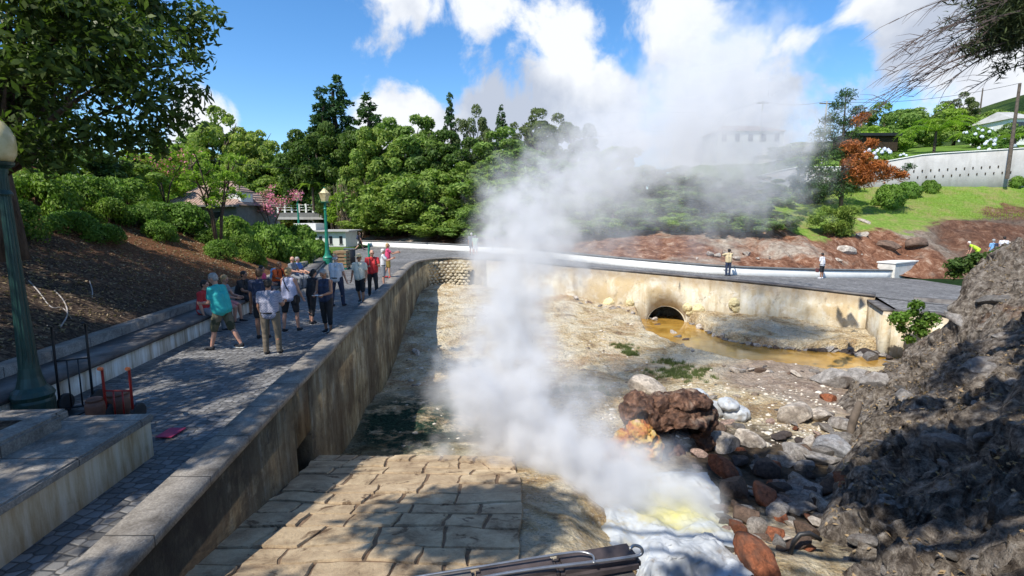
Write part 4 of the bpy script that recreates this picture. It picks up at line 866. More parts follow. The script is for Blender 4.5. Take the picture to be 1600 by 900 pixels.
az = [(272, 322, 112, 46, 22, 'largest clipped dark azalea mound in front of the tiled roof'), (345, 388, 58, 34, 19, 'clipped azalea on the shaded slope at the foot of the slender young tree'), (252, 360, 62, 34, 17, 'clipped azalea below the largest mound on its left'), (293, 352, 56, 32, 19.5, 'clipped azalea directly below the largest mound'), (325, 345, 50, 30, 22, 'small clipped azalea right of the largest mound'), (394, 396, 46, 36, 20, 'dark clipped azalea nearest the seated tourists'),
      (376, 362, 56, 34, 23.5, 'clipped azalea just behind the slender young tree'), (360, 338, 76, 30, 30, 'yellow green bush beside the tiled house'), (418, 362, 66, 34, 27, 'clipped bush below the pink flowering tree'), (452, 378, 66, 40, 30, 'bright clipped azalea left of the green lamp post'), (492, 390, 56, 30, 34, 'bright clipped azalea touching the green lamp post'), (470, 396, 54, 30, 30.5, 'low clipped azalea at the edge of the small lawn'),
      (195, 303, 84, 50, 17, 'dark azalea under the hanging edge of the big tree'), (130, 300, 110, 60, 15.5, 'broad dark azalea upper middle of the shaded slope'), (60, 300, 120, 70, 14.5, 'broad dark azalea upper left of the shaded slope'), (170, 330, 80, 44, 15, 'dark azalea left of centre on the shaded slope'), (110, 345, 84, 40, 13.5, 'low dark azalea on the bare shaded slope'), (212, 338, 66, 36, 16.5, 'low dark azalea left of the row of clipped mounds'), (20, 340, 100, 60, 12.5, 'dark azalea behind the left lamp post'), (160, 362, 70, 32, 13.5, 'lowest dark azalea on the leaf strewn slope'), (228, 300, 66, 40, 20, 'dark azalea touching the left side of the largest mound'),
      (432, 350, 60, 30, 34, 'bright bush under the left end of the white railing'), (470, 352, 60, 26, 44, 'green bush between the railing bridge and the white kiosk roof'), (405, 346, 50, 26, 37, 'bright bush left of the pink flowering tree foot')]
for i, (px, py, wp, hp, Yd, lab) in enumerate(az):
    x_ = at(px, py, Y=Yd).x; z_ = float(hill_z(x_, Yd, False)); zc_ = at(px, py+hp*.5, Y=Yd).z; p = Vector((x_, Yd, z_))
    q_ = hit(px, py+hp*.42, lambda x, y: hill_z(x, y, False), 8, Yd+9)
    if q_.y < Yd+7.5 and i < 21: p = q_; Yd = p.y
    hgt = max(hp/780*Yd*1.12, (at(px, py-hp*.5, Y=Yd).z-p.z)*.9 if i > 20 or i in (7, 8) else 0)
    t = empty('azalea_bush', (p.x, p.y, p.z-.05), rng.uniform(0, 6), lab, 'shrub', 'clipped azalea bushes on the left slope')
    sx = wp/780*Yd/2; t.scale = (sx, sx*.9, hgt); link('foliage', (AZ[i % 3] if Yd < 25 else AZf[i % 2]), None, t); link('stem', stem_me, None, t)
# clipped balls on the upper lawn
for px, py, wp, hp, lab in [(1388, 322, 48, 40, 'widest dark clipped bush on the lawn next to the rust coloured pine'), (1418, 306, 40, 26, 'clipped bush just behind the widest one on the lawn'), (1452, 300, 28, 22, 'small clipped bush standing alone below the retaining wall'), (1582, 290, 32, 20, 'clipped bush at the foot of the right utility pole')]:
    p = hit(px, py, lambda x, y: bank_z(x, y, False), 20); t = empty('clipped_bush', p, 0, lab, 'shrub', 'clipped bushes on the upper lawn'); t.scale = (wp/780*p.y/2, wp/780*p.y/2, hp/780*p.y*.95); link('foliage', AZf[0], None, t); link('stem', stem_me, None, t)
# ---- young multi-stem tree on the slope
def stemmed(name, px, basey, topy, wpx, n, leafmat, size, label, nl=2600, zf=lambda x, y: hill_z(x, y, False), pos=None, spread=1.0, blossoms=None, cat='tree', group=None, seed=1):
    p = pos or hit(px, basey, zf); top = at(px, topy, Y=p.y); H = top.z-p.z; Wd = wpx/780*p.y/2; r_ = random.Random(seed)
    t = empty(name, p, 0, label, cat, group); mb = MB(); C_ = []
    for k in range(n):
        a = k*6.28/n+r_.uniform(-.4, .4); d = Vector((math.cos(a), math.sin(a), 0)); 
        pts = [Vector((0, 0, -.2))+d*.05, d*Wd*.18+Vector((0, 0, H*.35)), d*Wd*.45*spread+Vector((0, 0, H*.65)), d*Wd*.7*spread+Vector((0, 0, H*.88))]; mb.tube(pts, [.013*H, .011*H, .007*H, .002*H], 6)
        for j in range(6):
            q = pts[1].lerp(pts[3], r_.uniform(.2, 1)); e = q+Vector((r_.uniform(-1, 1)*Wd*.5, r_.uniform(-1, 1)*Wd*.5, r_.uniform(.0, .22)*H)); mb.tube([q, q.lerp(e, .5)+Vector((0, 0, .03*H)), e], [.007*H, .005*H, .002*H], 4); C_.append((tuple(e), r_.uniform(.14, .24)*Wd+.08))
    mb.build('trunk', M['bark'], t, True); a_, b_ = clump_cloud(C_, nl, .9, (.2, 1.1)); link('crown', leaves('crown', a_, b_, size, .42), M[leafmat], t)
    if blossoms:
        a_, b_ = clump_cloud(C_, blossoms[1], .9, (.3, 1.2)); link('blossoms', leaves('blossoms', a_, b_, blossoms[2], .8), M[blossoms[0]], t)
    return t
stemmed('young_tree', 343, 392, 238, 90, 5, 'leaf_bright', .17, 'slender several stemmed young tree with pale green leaves on the planted slope', 2200)
stemmed('flowering_tree', 418, 372, 296, 84, 5, 'leaf_dry', .10, 'low pink flowering tree in front of the white railing', 1400, pos=Vector((at(425, 372, Y=40).x, 40, 1.2)), blossoms=('petal_pink', 750, .15), seed=4, group='pink flowering trees')
stemmed('flowering_tree', 258, 300, 238, 90, 5, 'leaf_bright', .2, 'pink flowering tree above the largest clipped mound', 2600, pos=Vector((at(258, 300, Y=33).x, 33, 4.0)), blossoms=('petal_pink', 500, .16), seed=6, group='pink flowering trees')
# ---- dry grey bush
p = at(556, 372, Y=52); t = empty('dry_bush', (at(552, 372, Y=56).x, 56, .1), 0, 'tall dry grey brown bush at the left edge of the wood behind the walking man', 'shrub'); mb = MB(); C_ = []
for k in range(260):
    a = rng.uniform(0, 6.28); L_ = rng.uniform(2.5, 7.2); o_ = Vector((math.cos(a)*rng.uniform(.3, 1.9), math.sin(a)*1.2, 0)); e = o_*1.25+Vector((rng.uniform(-.7, .5), rng.uniform(-.4, .4), L_)); mb.tube([o_, o_.lerp(e, .5)+Vector((rng.uniform(-.3, .3), 0, 0)), e], [.035, .03, .012], 3)
    C_.append((tuple(e*rng.uniform(.5, 1)), .3))
mb.build('twigs', simple('dry_twig', (.26, .20, .15), .9, bump=0), t); a_, b_ = clump_cloud(C_, 3500, 1, (.2, 1.1)); link('dry_leaves', leaves('dry_leaves', a_, b_, .22), M['leaf_dry'], t)
a_, b_ = clump_cloud([((-1.6+rng.uniform(-.6, .5), -.8, rng.uniform(1.2, 5.4)), .6) for _ in range(12)], 1700, .8); link('green_leaves', leaves('green_leaves', a_, b_, .3), M['leaf_bright'], t)
# ---- tree ferns
def tree_fern(p, r, h, n, label, flen=None):
    t = empty('tree_fern', p, 0, label, 'tree fern', 'tree ferns'); mb = MB(); mb.tube([(0, 0, -.5), (0, 0, h)], [.16, .12], 8); mb.build('trunk', M['bark'], t)
    for k in range(n):
        a = k*6.283/n+rng.uniform(-.15, .15); V = []; F = []; L_ = r*rng.uniform(.85, 1.1); up = rng.uniform(.28, .45)
        for j in range(1, 23):
            s_ = j/22; c = Vector((math.cos(a)*L_*s_, math.sin(a)*L_*s_, h+L_*(up*math.sin(s_*2.4)-.42*s_*s_))); wd = L_*.19*math.sin(math.pi*min(1, s_*.93+.1))**.8; tdir = Vector((math.cos(a), math.sin(a), 0)); sd = Vector((-math.sin(a), math.cos(a), -.28))
            for sg in (-1, 1):
                b0 = len(V); sdd = Vector((-math.sin(a)*sg, math.cos(a)*sg, -.28)); V += [c-tdir*L_*.018, c+tdir*L_*.018, c+sdd*wd+tdir*L_*.07, c+sdd*wd+tdir*L_*.045]; F.append((b0, b0+1, b0+2, b0+3))
        sp = []
        for j in range(0, 23):
            s_ = j/22; c = Vector((math.cos(a)*L_*s_, math.sin(a)*L_*s_, h+L_*(up*math.sin(s_*2.4)-.42*s_*s_))); sd = Vector((-math.sin(a), math.cos(a), 0))*.03; sp += [len(V), len(V)+1]; V += [c-sd, c+sd]
        for j in range(22): F.append((sp[2*j], sp[2*j+1], sp[2*j+3], sp[2*j+2]))
        link('frond', npmesh('frond', [tuple(v) for v in V], F), M['leaf_fern'], t)
    return t
# ---- pines on the upper right bank
def bank_at(px, py, t0=20): return hit(px, py, lambda x, y: bank_z(x, y, False), t0, 120)
def lobed_pine(name, p, lobes, label, nl, size, trunk_to=None):
    t = empty(name, p, 0, label, 'tree'); 
    for mat, nm, L_ in lobes:
        a_, b_ = clump_cloud([(tuple(Vector(c)-Vector(p)), r) for c, r in L_], nl, 1.0, (.35, 1.1)); link(nm, leaves(nm, a_, b_, size, .22), M[mat], t)
    mb = MB(); top = trunk_to-Vector(p); pts = [Vector((0, 0, -.4)), top*.3+Vector((.12, 0, 0)), top*.65-Vector((.1, 0, 0)), top]; mb.tube(pts, [.2, .16, .11, .04], 8)
    for mat, nm, L_ in lobes:
        for c, r in L_[::2]:
            e = Vector(c)-Vector(p); f_ = min(.95, max(.1, e.z/top.z-.08)); a = top*f_; mb.tube([a, a.lerp(e, .5)+Vector((0, 0, .1)), e], [.06, .04, .015], 5)
    mb.build('trunk', M['bark'], t, True); return t
PB = bank_at(1312, 342); Yp = PB.y
def L(px, py, r, dy=0): return (tuple(at(px, py, Y=Yp+dy)), r/780*Yp)
green = [L(1322, 150, 14), L(1310, 168, 14), L(1338, 175, 12), L(1300, 190, 16), L(1322, 195, 14), L(1290, 215, 22), L(1270, 240, 24, 1), L(1300, 245, 20), L(1262, 268, 20), L(1290, 275, 22), L(1320, 275, 16), L(1272, 298, 22), L(1305, 300, 22), L(1250, 305, 14), L(1420, 262, 9), L(1410, 272, 8), L(1330, 215, 14)]
rust = [L(1340, 190, 12, -.4), L(1350, 182, 9, -.4), L(1330, 232, 16, -.6), L(1345, 250, 18, -.6), L(1360, 265, 18, -.6), L(1338, 272, 20, -.6), L(1375, 262, 14, -.6), L(1392, 270, 12, -.6), L(1408, 276, 10, -.5), L(1352, 282, 16, -.6), L(1325, 255, 12, -.6), L(1382, 278, 10, -.6), L(1362, 225, 10, -.6)]
lobed_pine('pine_tree', tuple(PB), [('leaf_conifer', 'crown', green), ('leaf_rust', 'dying_crown', rust)], 'pine with dark green top and rust brown dying branches on the upper right bank', 7500, .34, at(1322, 148, Y=Yp))
for i, (px, py, r, lab) in enumerate([(1300, 372, 34, 'spreading low pine bush overhanging the red bank above the man in the white shirt'), (1268, 318, 30, 'low dark pine bush left of the rust coloured pine'), (1325, 300, 20, 'low pine bush under the rust coloured branches')]):
    p = bank_at(px, py); lo = [((p.x+rng.uniform(-1, 1)*r/780*p.y, p.y+rng.uniform(-1, 1)*.8, p.z+rng.uniform(.1, 1.3)*r/780*p.y), r*.33/780*p.y) for _ in range(20)]
    t = empty('pine_bush', p, 0, lab, 'shrub', 'low pine bushes on the upper right bank'); a_, b_ = clump_cloud([(tuple(Vector(c)-p), q) for c, q in lo], 6000, 1, (.4, 1.1)); link('foliage', leaves('foliage', a_, b_, .26, .25), M['leaf_mid' if i == 0 else 'leaf_conifer'], t); link('stem', stem_me, None, t)
# ---- garden above the retaining wall
RW = [at(1120, 330, Y=61), at(1236, 302, Y=58), at(1330, 292, Y=57), at(1440, 282, Y=56), at(1600, 274, Y=55), at(1800, 262, Y=54)]
w = empty('retaining_wall', RW[2], label='long pale grey concrete retaining wall above the lawn at the upper right', cat='wall')
rwl = [(p.x, p.y) for p in RW]; zt = lambda x, y: float(np.interp(x, [p.x for p in RW], [at(1120, 292, Y=61).z, at(1236, 262, Y=58).z, at(1330, 262, Y=57).z, at(1440, 242, Y=56).z, at(1600, 232, Y=55).z, at(1800, 222, Y=54).z]))
child_abs(ribbon_wall('wall_face', rwl, .4, lambda x, y: 4.5, zt, M['concrete_wall'], side=1, step=2), w)
child_abs(ribbon_wall('coping', offset(rwl, -.06), .55, zt, lambda x, y: zt(x, y)+.12, M['white_paint'], side=1, step=2), w)
mb = MB()
for r_, (py0, py1) in enumerate([(264, 268), (274, 279)]):
    for k in range(17 if r_ else 15):
        px = 1375+k*13.2+(6 if r_ else 0)
        if px > 1592: break
        Yw = float(np.interp(px, [1236, 1330, 1440, 1600], [58, 57, 56, 55])); q = at(px, py0-(px-1480)*.055, Y=Yw); mb.box((q.x-.05, q.y-.05, q.z-.16), (q.x+.05, q.y+.1, q.z+.07))
child_abs(mb.build('weep_hole', M['tunnel']), w); 
X, Y = np.meshgrid(np.linspace(26, 95, 60), np.linspace(0, 1, 20)); 
yw = np.interp(X, [p.x for p in RW], [p.y for p in RW])+.3; Zt = np.interp(X, [p.x for p in RW], [zt(p.x, 0) for p in RW])-.08
Yg = yw+Y*26; tag(link('upper_garden', grid_mesh('upper_garden', X, Yg, Zt+(Yg-yw)*.13+.1*fbm(X*.4, Yg*.4)), M['grass_ground']), kind='structure')
def gz(px, Yd): x = (px-800)/780*Yd; return float(np.interp(x, [p.x for p in RW], [zt(p.x, 0) for p in RW])-.1+max(0, Yd-56)*.13)
tree_fern(Vector((at(1460, 230, Y=60).x, 60, gz(1460, 60))), 4.4, 2.4, 13, 'wide arching tree fern above the retaining wall')
tree_fern(Vector((at(1520, 225, Y=70).x, 70, gz(1520, 70))), 3.0, 1.2, 11, 'smaller tree fern behind the hydrangeas above the wall')
tree_fern(Vector((at(488, 285, Y=58).x, 58, 4.2)), 1.9, 2.2, 9, 'small bright tree fern behind the bridge railing')
tree_fern(Vector((at(1585, 225, Y=58).x, 58, gz(1585, 58))), 2.2, 1.2, 9, 'tree fern beside the right utility pole')
for px, py, wp, hp, lab in [(1372, 243, 60, 36, 'white hydrangea bush beside the rust coloured branches'), (1560, 226, 56, 30, 'pale blue hydrangea bush near the utility pole'), (1530, 206, 50, 26, 'white hydrangea bush behind the tree fern'), (1398, 246, 40, 22, 'low white hydrangea bush at the wall edge')]:
    Yd = 59 if py > 215 else 66; p = Vector((at(px, py, Y=Yd).x, Yd, at(px, py, Y=Yd).z-hp/780*Yd*.6)); t = empty('hydrangea_bush', p, 0, lab, 'flowering shrub', 'hydrangeas above the retaining wall'); t.scale = (wp/780*Yd/2, 1.6, hp/780*Yd)
    link('foliage', AZf[1], None, t)
    hy = bpy.data.materials.get('hydrangea') or simple('hydrangea', (.62, .66, .78), .8, var=.25, scale=.8, bump=0)
    for k in range(20):
        a = rng.uniform(0, 6.28); e = rng.uniform(.1, 1.3); o_ = MB().ell((0, 0, 0), (.11, .11, .10), 1).build('flower_head', hy, t); o_.location = (math.cos(a)*math.cos(e)*.98, math.sin(a)*math.cos(e)*.98, math.sin(e)*.92)
for i, (kind, v, px, top, wp, Yd, lab) in enumerate([('low', 1, 1385, 165, 90, 78, 'green hedge tree right of the pine on the skyline'), ('lowbright', 2, 1350, 200, 70, 70, 'bright bush behind the rust coloured pine'), ('low', 2, 1430, 172, 90, 80, 'dark green garden tree above the tree fern'), ('olive', 1, 1500, 147, 60, 84, 'palm like tree rising above the garden hedge'), ('lowbright', 1, 1468, 168, 80, 82, 'brownish green garden tree on the skyline'), ('low', 3, 1545, 172, 90, 80, 'green garden hedge tree left of the utility pole'), ('low', 1, 1610, 180, 90, 76, 'garden tree behind the utility pole'), ('lowbright', 2, 1405, 205, 50, 68, 'small bright garden bush left of the tree fern'), ('low', 2, 1240, 225, 90, 74, 'hazy tree behind the steam near the hidden house'), ('bright', 2, 1250, 262, 60, 60, 'pale tree left of the pine against the retaining wall'), ('low', 1, 1580, 195, 60, 66, 'shrub at the white shed in the upper right garden')]):
    tree(kind, v, px, top, wp, Yd, lab, 'garden tree', 'garden trees above the retaining wall', zbase=gz(px, Yd)-.3, name='garden_tree')
# ---- grass tufts, ivy
def tufts(name, P, n, h, mat, label, spread=.05):
    C_ = P[rng.integers(0, len(P), n)]+rng.normal(size=(n, 3))*np.array([spread, spread, 0]); V = []; a = rng.uniform(0, 6.28, n); hh = h*rng.uniform(.5, 1.3, n); l = rng.normal(size=(n, 2))*.3*hh[:, None]; wd = .006+.02*h
    V = np.stack([C_+np.c_[np.cos(a)*wd, np.sin(a)*wd, 0*a], C_-np.c_[np.cos(a)*wd, np.sin(a)*wd, 0*a], C_+np.c_[l, hh]], 1).reshape(-1, 3)
    return tag(link(name, npmesh(name, V, np.arange(3*n).reshape(n, 3)), M[mat]), label, 'grass', kind='stuff')
def floor_pts(L_, k=40):
    P = []
    for px, py, rx, ry in L_:
        q = hit(px, py, lambda x, y: floor_z(x, y, False), 5)
        for _ in range(k):
            x = q.x+rng.normal()*rx; y = q.y+rng.normal()*ry; P.append((x, y, float(floor_z(x, y))))
    return np.array(P)
tufts('grass_tufts', floor_pts([(1045, 583, .45, .35), (1085, 578, .45, .4), (1060, 590, .4, .3), (1045, 565, .3, .3), (975, 545, .3, .25), (985, 552, .15, .1), (1075, 543, .25, .15), (905, 610, .4, .3)]), 9000, .13, 'leaf_olive', 'yellow green grass tufts on the basin floor beside the stream')
X_ = rng.uniform(34, 70, 1500); Pg = np.array([(x, float(np.interp(x, [p.x for p in RW], [p.y for p in RW]))-rng.uniform(.5, 9), 0) for x in X_]); Pg[:, 2] = bank_z(Pg[:, 0], Pg[:, 1])
tufts('lawn_grass', Pg, 26000, .22, 'leaf_bright', 'long grass of the sloping lawn below the retaining wall', .6)
Pl = np.array([(bench_x(y)-1.05-rng.uniform(0, 3.5), y, 0) for y in rng.uniform(27, 41, 900)]); Pl[:, 2] = hill_z(Pl[:, 0], Pl[:, 1])
tufts('small_lawn', Pl, 12000, .10, 'leaf_bright', 'small sunlit lawn around the green lamp post', .3)
def hanging(name, pts, r, n, size, mat, label, cat):
    t = empty(name, pts[0], 0, label, cat); p0 = Vector(pts[0]); a_, b_ = clump_cloud([(tuple(Vector(p)-p0), r*rng.uniform(.6, 1.3)) for p in pts], n, .9, (.2, 1.1)); link('foliage', leaves('foliage', a_, b_, size, .6), M[mat], t)
    mb = MB()
    for k in range(14):
        q = Vector(pts[rng.integers(0, len(pts))])-p0; mb.tube([q+Vector((0, 0, r)), q, q+Vector((rng.uniform(-r, r), rng.uniform(-r, r), -r))], [.012, .010, .006], 4)
    mb.build('stems', M['bark'], t); return t
pts = [tuple(at(px, py, Y=20.6)) for px, py in ((1405, 500), (1410, 515), (1425, 490), (1435, 505), (1440, 520), (1420, 530), (1428, 515), (1432, 478), (1450, 500), (1445, 510))]
hanging('ivy_plant', pts, .33, 2600, .15, 'leaf_azalea', 'green ivy hanging down the front of the corner wall', 'ivy')
pts = []
for px in range(1490, 1600, 7):
    for _ in range(3): pts.append(tuple(at(px+rng.uniform(-4, 4), np.interp(px, [1490, 1530, 1600], [424, 412, 396])+rng.uniform(-10, 8), Y=16.2)))
hanging('ridge_bush', pts, .22, 6000, .12, 'leaf_dark', 'dark leafy bush along the crest of the right rock slope', 'shrub')
# litter and small sticks on the slopes
def scatter(name, P, n, size, mat, label):
    i = rng.integers(0, len(P), n); C_ = P[i]; N_ = rng.normal(size=(n, 3))*.5+np.array([0, 0, 1]); return tag(link(name, leaves(name, C_, N_, size, .45), M[mat]), label, 'fallen leaves', kind='stuff')
x = rng.uniform(2.5, 16, 16000); y = rng.uniform(2.5, 16, 16000); xe = np.interp(y, FX[:, 0], FX[:, 1]); k = x > xe+.3; P = np.stack([x[k], y[k], slope_z(x[k], y[k])+.02], 1)
scatter('fallen_leaves', P, 13000, .075, 'leaf_dry', 'scattered dry leaves over the dark rock slope')
y = rng.uniform(2, 24, 30000); x = bench_x(y)-1.4-rng.uniform(0, 9, 30000); P = np.stack([x, y, hill_z(x, y)+.015], 1)
scatter('fallen_leaves', P, 26000, .075, 'leaf_dry', 'brown leaf litter covering the shaded planted slope')
# ------------------------------------------------------------------ loose rocks
def rock_mesh(seed, cuts=9, sub=4, squash=(1, .8, .7), rough=.10):
    r_ = np.random.default_rng(seed); bm = bmesh.new(); bmesh.ops.create_icosphere(bm, subdivisions=sub, radius=1); co = np.array([v.co[:] for v in bm.verts])
    for k in range(cuts):
        d = r_.normal(size=3); d /= np.linalg.norm(d); h = r_.uniform(.42, .74); s_ = co@d; m = s_ > h; co[m] -= ((s_[m]-h)*.92)[:, None]*d
    co *= np.array(squash); co *= (1+rough*fbm(co[:, 0]*2+seed, co[:, 1]*2, co[:, 2]*2, 4, seed))[:, None]
    for v, c in zip(bm.verts, co): v.co = c
    me = bpy.data.meshes.new('rock'); bm.to_mesh(me); bm.free(); me.polygons.foreach_set('use_smooth', [True]*len(me.polygons)); me.set_sharp_from_angle(angle=R(24)); me.materials.append(M['boulder_rock']); return me
RK = [rock_mesh(i+1, 13 if i % 2 else 9, 4, [(1, .8, .7), (1, .7, .55), (1, .9, .8), (1, .6, .5)][i % 4]) for i in range(8)]
def rock(p, size, k=None, rot=None, col=(.34, .31, .28), label=None, group=None, sink=.25, name='boulder'):
    o = bpy.data.objects.new(name, RK[rng.integers(0, 8) if k is None else k]); C.objects.link(o); s_ = size if hasattr(size, '__len__') else (size, size, size)
    o.location = (p[0], p[1], p[2]+s_[2]*(.5-sink)); o.rotation_euler = rot or (rng.uniform(-.4, .4), rng.uniform(-.4, .4), rng.uniform(0, 6.28)); o.scale = s_; o.color = (*col, 1); return tag(o, label, 'rock', group)
allz = lambda x, y: max(float(floor_z(x, y, False)), float(slope_z(x, y, False)) if x > float(np.interp(y, FX[:, 0], FX[:, 1]))-.3 else -9)
def onfloor(px, py, t0=4): return hit(px, py, allz, t0, 40)
def sc_(c, a, b):
    k = rng.uniform(a, b); return tuple(x*k for x in c)
CLR = {'grey': (.30, .285, .27), 'pale': (.50, .45, .39), 'brown': (.17, .115, .085), 'rust': (.30, .105, .05), 'dark': (.075, .06, .055), 'pink': (.50, .36, .30), 'blue': (.31, .32, .34)}
# rocks one can tell apart: px, py (centre), width px, colour, label
RL = [(1236, 640, 74, 'pale', 'pale flat topped rock on the flat ground below the stream'), (1300, 580, 88, 'grey', 'large grey boulder at the stream end above the flat ground'), (1278, 710, 60, 'grey', 'flat grey slab leaning in the rubble under the wooden post'), (1305, 697, 60, 'blue', 'second grey slab beside the leaning slab under the post'), (1240, 705, 54, 'grey', 'rounded grey boulder left of the leaning slabs'), (1168, 686, 56, 'pale', 'smooth pale tan rock below the white sack'), (1128, 690, 66, 'pale', 'tan stained boulder touching the dark sinter rock'), (1200, 770, 74, 'rust', 'rust red boulder in the middle of the rubble'), (1212, 830, 62, 'rust', 'bright rust red pointed block in the dark water'), (1255, 848, 44, 'rust', 'rust red cobble under the black hose'), (1176, 868, 110, 'rust', 'long orange and black boulder at the bottom of the rubble'), (1165, 800, 74, 'brown', 'brown wet boulder right of the folded tarpaulin'), (1150, 755, 66, 'brown', 'brown boulder above the wet brown boulder'), (1124, 728, 56, 'rust', 'rust stained rock below the sinter hollow'), (1200, 725, 60, 'dark', 'dark rounded boulder in the middle of the rubble'), (1155, 712, 48, 'dark', 'black wedge shaped rock near the tan boulders'), (1243, 755, 50, 'grey', 'grey boulder below the leaning slabs'), (1268, 690, 40, 'pale', 'small pale block by the flat slabs'), (1105, 645, 40, 'pale', 'pale rock at the left of the white sack'), (1075, 735, 44, 'pale', 'pale white crusted rock at the steaming pool'), (1257, 728, 38, 'grey', 'upright narrow grey stone under the leaning slabs'), (1285, 785, 50, 'pale', 'pale long stone at the foot of the dark slope'), (1247, 790, 60, 'grey', 'grey flat boulder beside the pale long stone'), (1225, 780, 40, 'brown', 'brown cobble beside the rust red boulder'), (1006, 603, 70, 'pale', 'pale pinkish boulder topping the dark sinter rock'), (1282, 640, 60, 'pale', 'pale sunlit boulder halfway to the wooden post'), (1345, 585, 90, 'grey', 'large mottled boulder at the foot of the rocky crest'), (1388, 590, 80, 'grey', 'grey boulder wedged against the rocky crest'), (1345, 760, 70, 'grey', 'pale angular rock bedded in the dark slope'), (1388, 690, 60, 'pale', 'pale rock bedded halfway up the dark slope'), (930, 615, 40, 'pale', 'small pale rock at the right edge of the low steam'), (650, 547, 26, 'pale', 'lone pale stone at the edge of the wall shadow'), (550, 712, 22, 'pale', 'lone round pale stone in the shade above the pavement'), (1425, 615, 80, 'grey', 'grey outcrop block on the rocky crest'), (1320, 660, 44, 'grey', 'grey stone lying left of the wooden post')]
for px, py, wp, col, lab in RL:
    p = onfloor(px, py+wp*.22); Yd = p.y; s_ = wp/780*Yd/2*1.12; c = CLR[col]; rock(p, (s_, s_*.85, s_*.95), None, None, sc_(c, .85, 1.15), lab, 'boulders in and around the rubble', .30)
NL = set()
def uniq(p, col, s_, noun):
    size = 'tiny' if s_ < .11 else 'small' if s_ < .17 else 'medium' if s_ < .24 else 'big'
    L0 = near_label(p, size+' '+{'grey': 'grey', 'brown': 'brown', 'dark': 'blackish', 'pale': 'pale', 'pink': 'pinkish', 'rust': 'rusty', 'blue': 'bluish'}[col], noun)
    near = sorted(LM_, key=lambda q: (q[1]-p).length)
    for a_, b_ in ((0, 1), (0, 2), (1, 2), (0, 3), (1, 3), (2, 3), (0, 4), (1, 4), (2, 4), (3, 4)):
        if L0 not in NL and len(L0.split()) <= 16: break
        L0 = L0.split(noun)[0]+noun+' between the '+near[a_][0]+' and the '+near[b_][0]
        if len(L0.split()) > 16: L0 = L0.replace('half buried', 'buried').replace('grey buried', 'buried')
    if L0 in NL or len(L0.split()) > 16: L0 = ('partly' if 'buried' in L0 else 'rough')+' hidden '+noun.split()[-1]+' nearest the '+near[len(NL) % 3][0]
    NL.add(L0); return L0
ORD = ['first', 'second', 'third', 'fourth', 'fifth', 'sixth', 'seventh', 'eighth', 'ninth', 'tenth', 'eleventh', 'twelfth', 'thirteenth', 'fourteenth', 'fifteenth', 'sixteenth', 'seventeenth', 'eighteenth']
SEG = ['along the far bank by the culvert', 'along the middle of the far bank', 'in the dark row under the corner wall', 'on the near bank below the culvert', 'along the near bank at the stream bend', 'at the left foot of the culvert arch', 'at the foot of the pale back wall']
LM_ = []
def near_label(p, adj, noun):
    best = min(LM_, key=lambda q: (q[1]-p).length); v = p-best[1]; a = math.degrees(math.atan2(v.x, v.y)) % 360
    side = ['behind', 'behind and right of', 'right of', 'in front and right of', 'in front of', 'in front and left of', 'left of', 'behind and left of'][int((a+22.5)//45) % 8]; return adj+' '+noun+' '+side+' the '+best[0]
for (px, py, wp, col, lab), nm in zip(RL, ['flat topped pale rock', 'boulder at the stream end', 'leaning slab', 'second slab by the post', 'rounded grey boulder', 'smooth tan rock', 'tan stained boulder', 'middle rust boulder', 'bright rust block', 'cobble under the hose', 'long orange boulder', 'wet brown boulder', 'upper brown boulder', 'rust stained rock', 'dark rounded boulder', 'black wedge rock', 'grey boulder below the slabs', 'small pale block', 'pale rock by the sack', 'white crusted rock', 'upright narrow stone', 'pale long stone', 'flat grey boulder', 'brown cobble', 'pinkish top boulder', 'sunlit pale boulder', 'large mottled boulder', 'wedged grey boulder', 'bedded angular rock', 'bedded pale rock', 'rock at the steam edge', 'lone pale stone', 'round pale stone', 'outcrop block', 'stone left of the post']): LM_.append((nm, onfloor(px, py+wp*.22)))
for i, (px, py, wp, lab) in enumerate([(1500, 500, 70, 'upper left'), (1560, 470, 60, 'upper right'), (1470, 560, 90, 'upper middle'), (1545, 590, 100, 'far right'), (1420, 640, 70, 'left of centre'), (1480, 700, 90, 'centre'), (1575, 730, 80, 'lower right edge'), (1400, 800, 80, 'lower left'), (1520, 800, 60, 'bottom right'), (1350, 850, 60, 'bottom left'), (1580, 530, 60, 'right edge under the crest')]):
    p = onfloor(px, py); s_ = wp/780*p.y/2; rock(p, (s_, s_*.8, s_*.7), None, None, sc_(CLR['grey'], .5, .95), 'broken grey outcrop block in the '+lab+' part of the dark right slope' if 'edge' not in lab else 'broken grey outcrop block at the '+lab+' of the dark slope', 'outcrop blocks of the right slope', .45, 'outcrop_block'); LM_.append((lab.replace('right edge under the crest', 'crest edge')+' outcrop', p))
# stones lining the stream
SL = []
for seg_, ((px0, py0), (px1, py1), n_, sz) in enumerate([((1078, 506), (1150, 538), 11, 15), ((1150, 538), (1290, 553), 16, 18), ((1290, 548), (1400, 560), 12, 26), ((1052, 530), (1090, 556), 6, 16), ((1150, 580), (1290, 585), 12, 18), ((1015, 500), (1032, 520), 4, 14), ((900, 470), (1005, 492), 14, 13)]):
    for k in range(n_):
        t_ = (k+rng.uniform(-.3, .3))/n_; px = px0+(px1-px0)*t_; py = py0+(py1-py0)*t_+rng.uniform(-2, 3); p = onfloor(px, py); p.z = max(p.z, WATER-.05); s_ = sz/780*p.y/2*rng.uniform(.8, 1.35); rock(p, (s_, s_*.8, s_*.8), None, None, sc_(CLR[['pale', 'grey', 'pale', 'brown'][k % 4] if px < 1250 else ['grey', 'dark'][k % 2]], .6, 1.2), ORD[k]+' rough stone from the left '+SEG[seg_], 'stones lining the stream', .3, 'stream_stone')
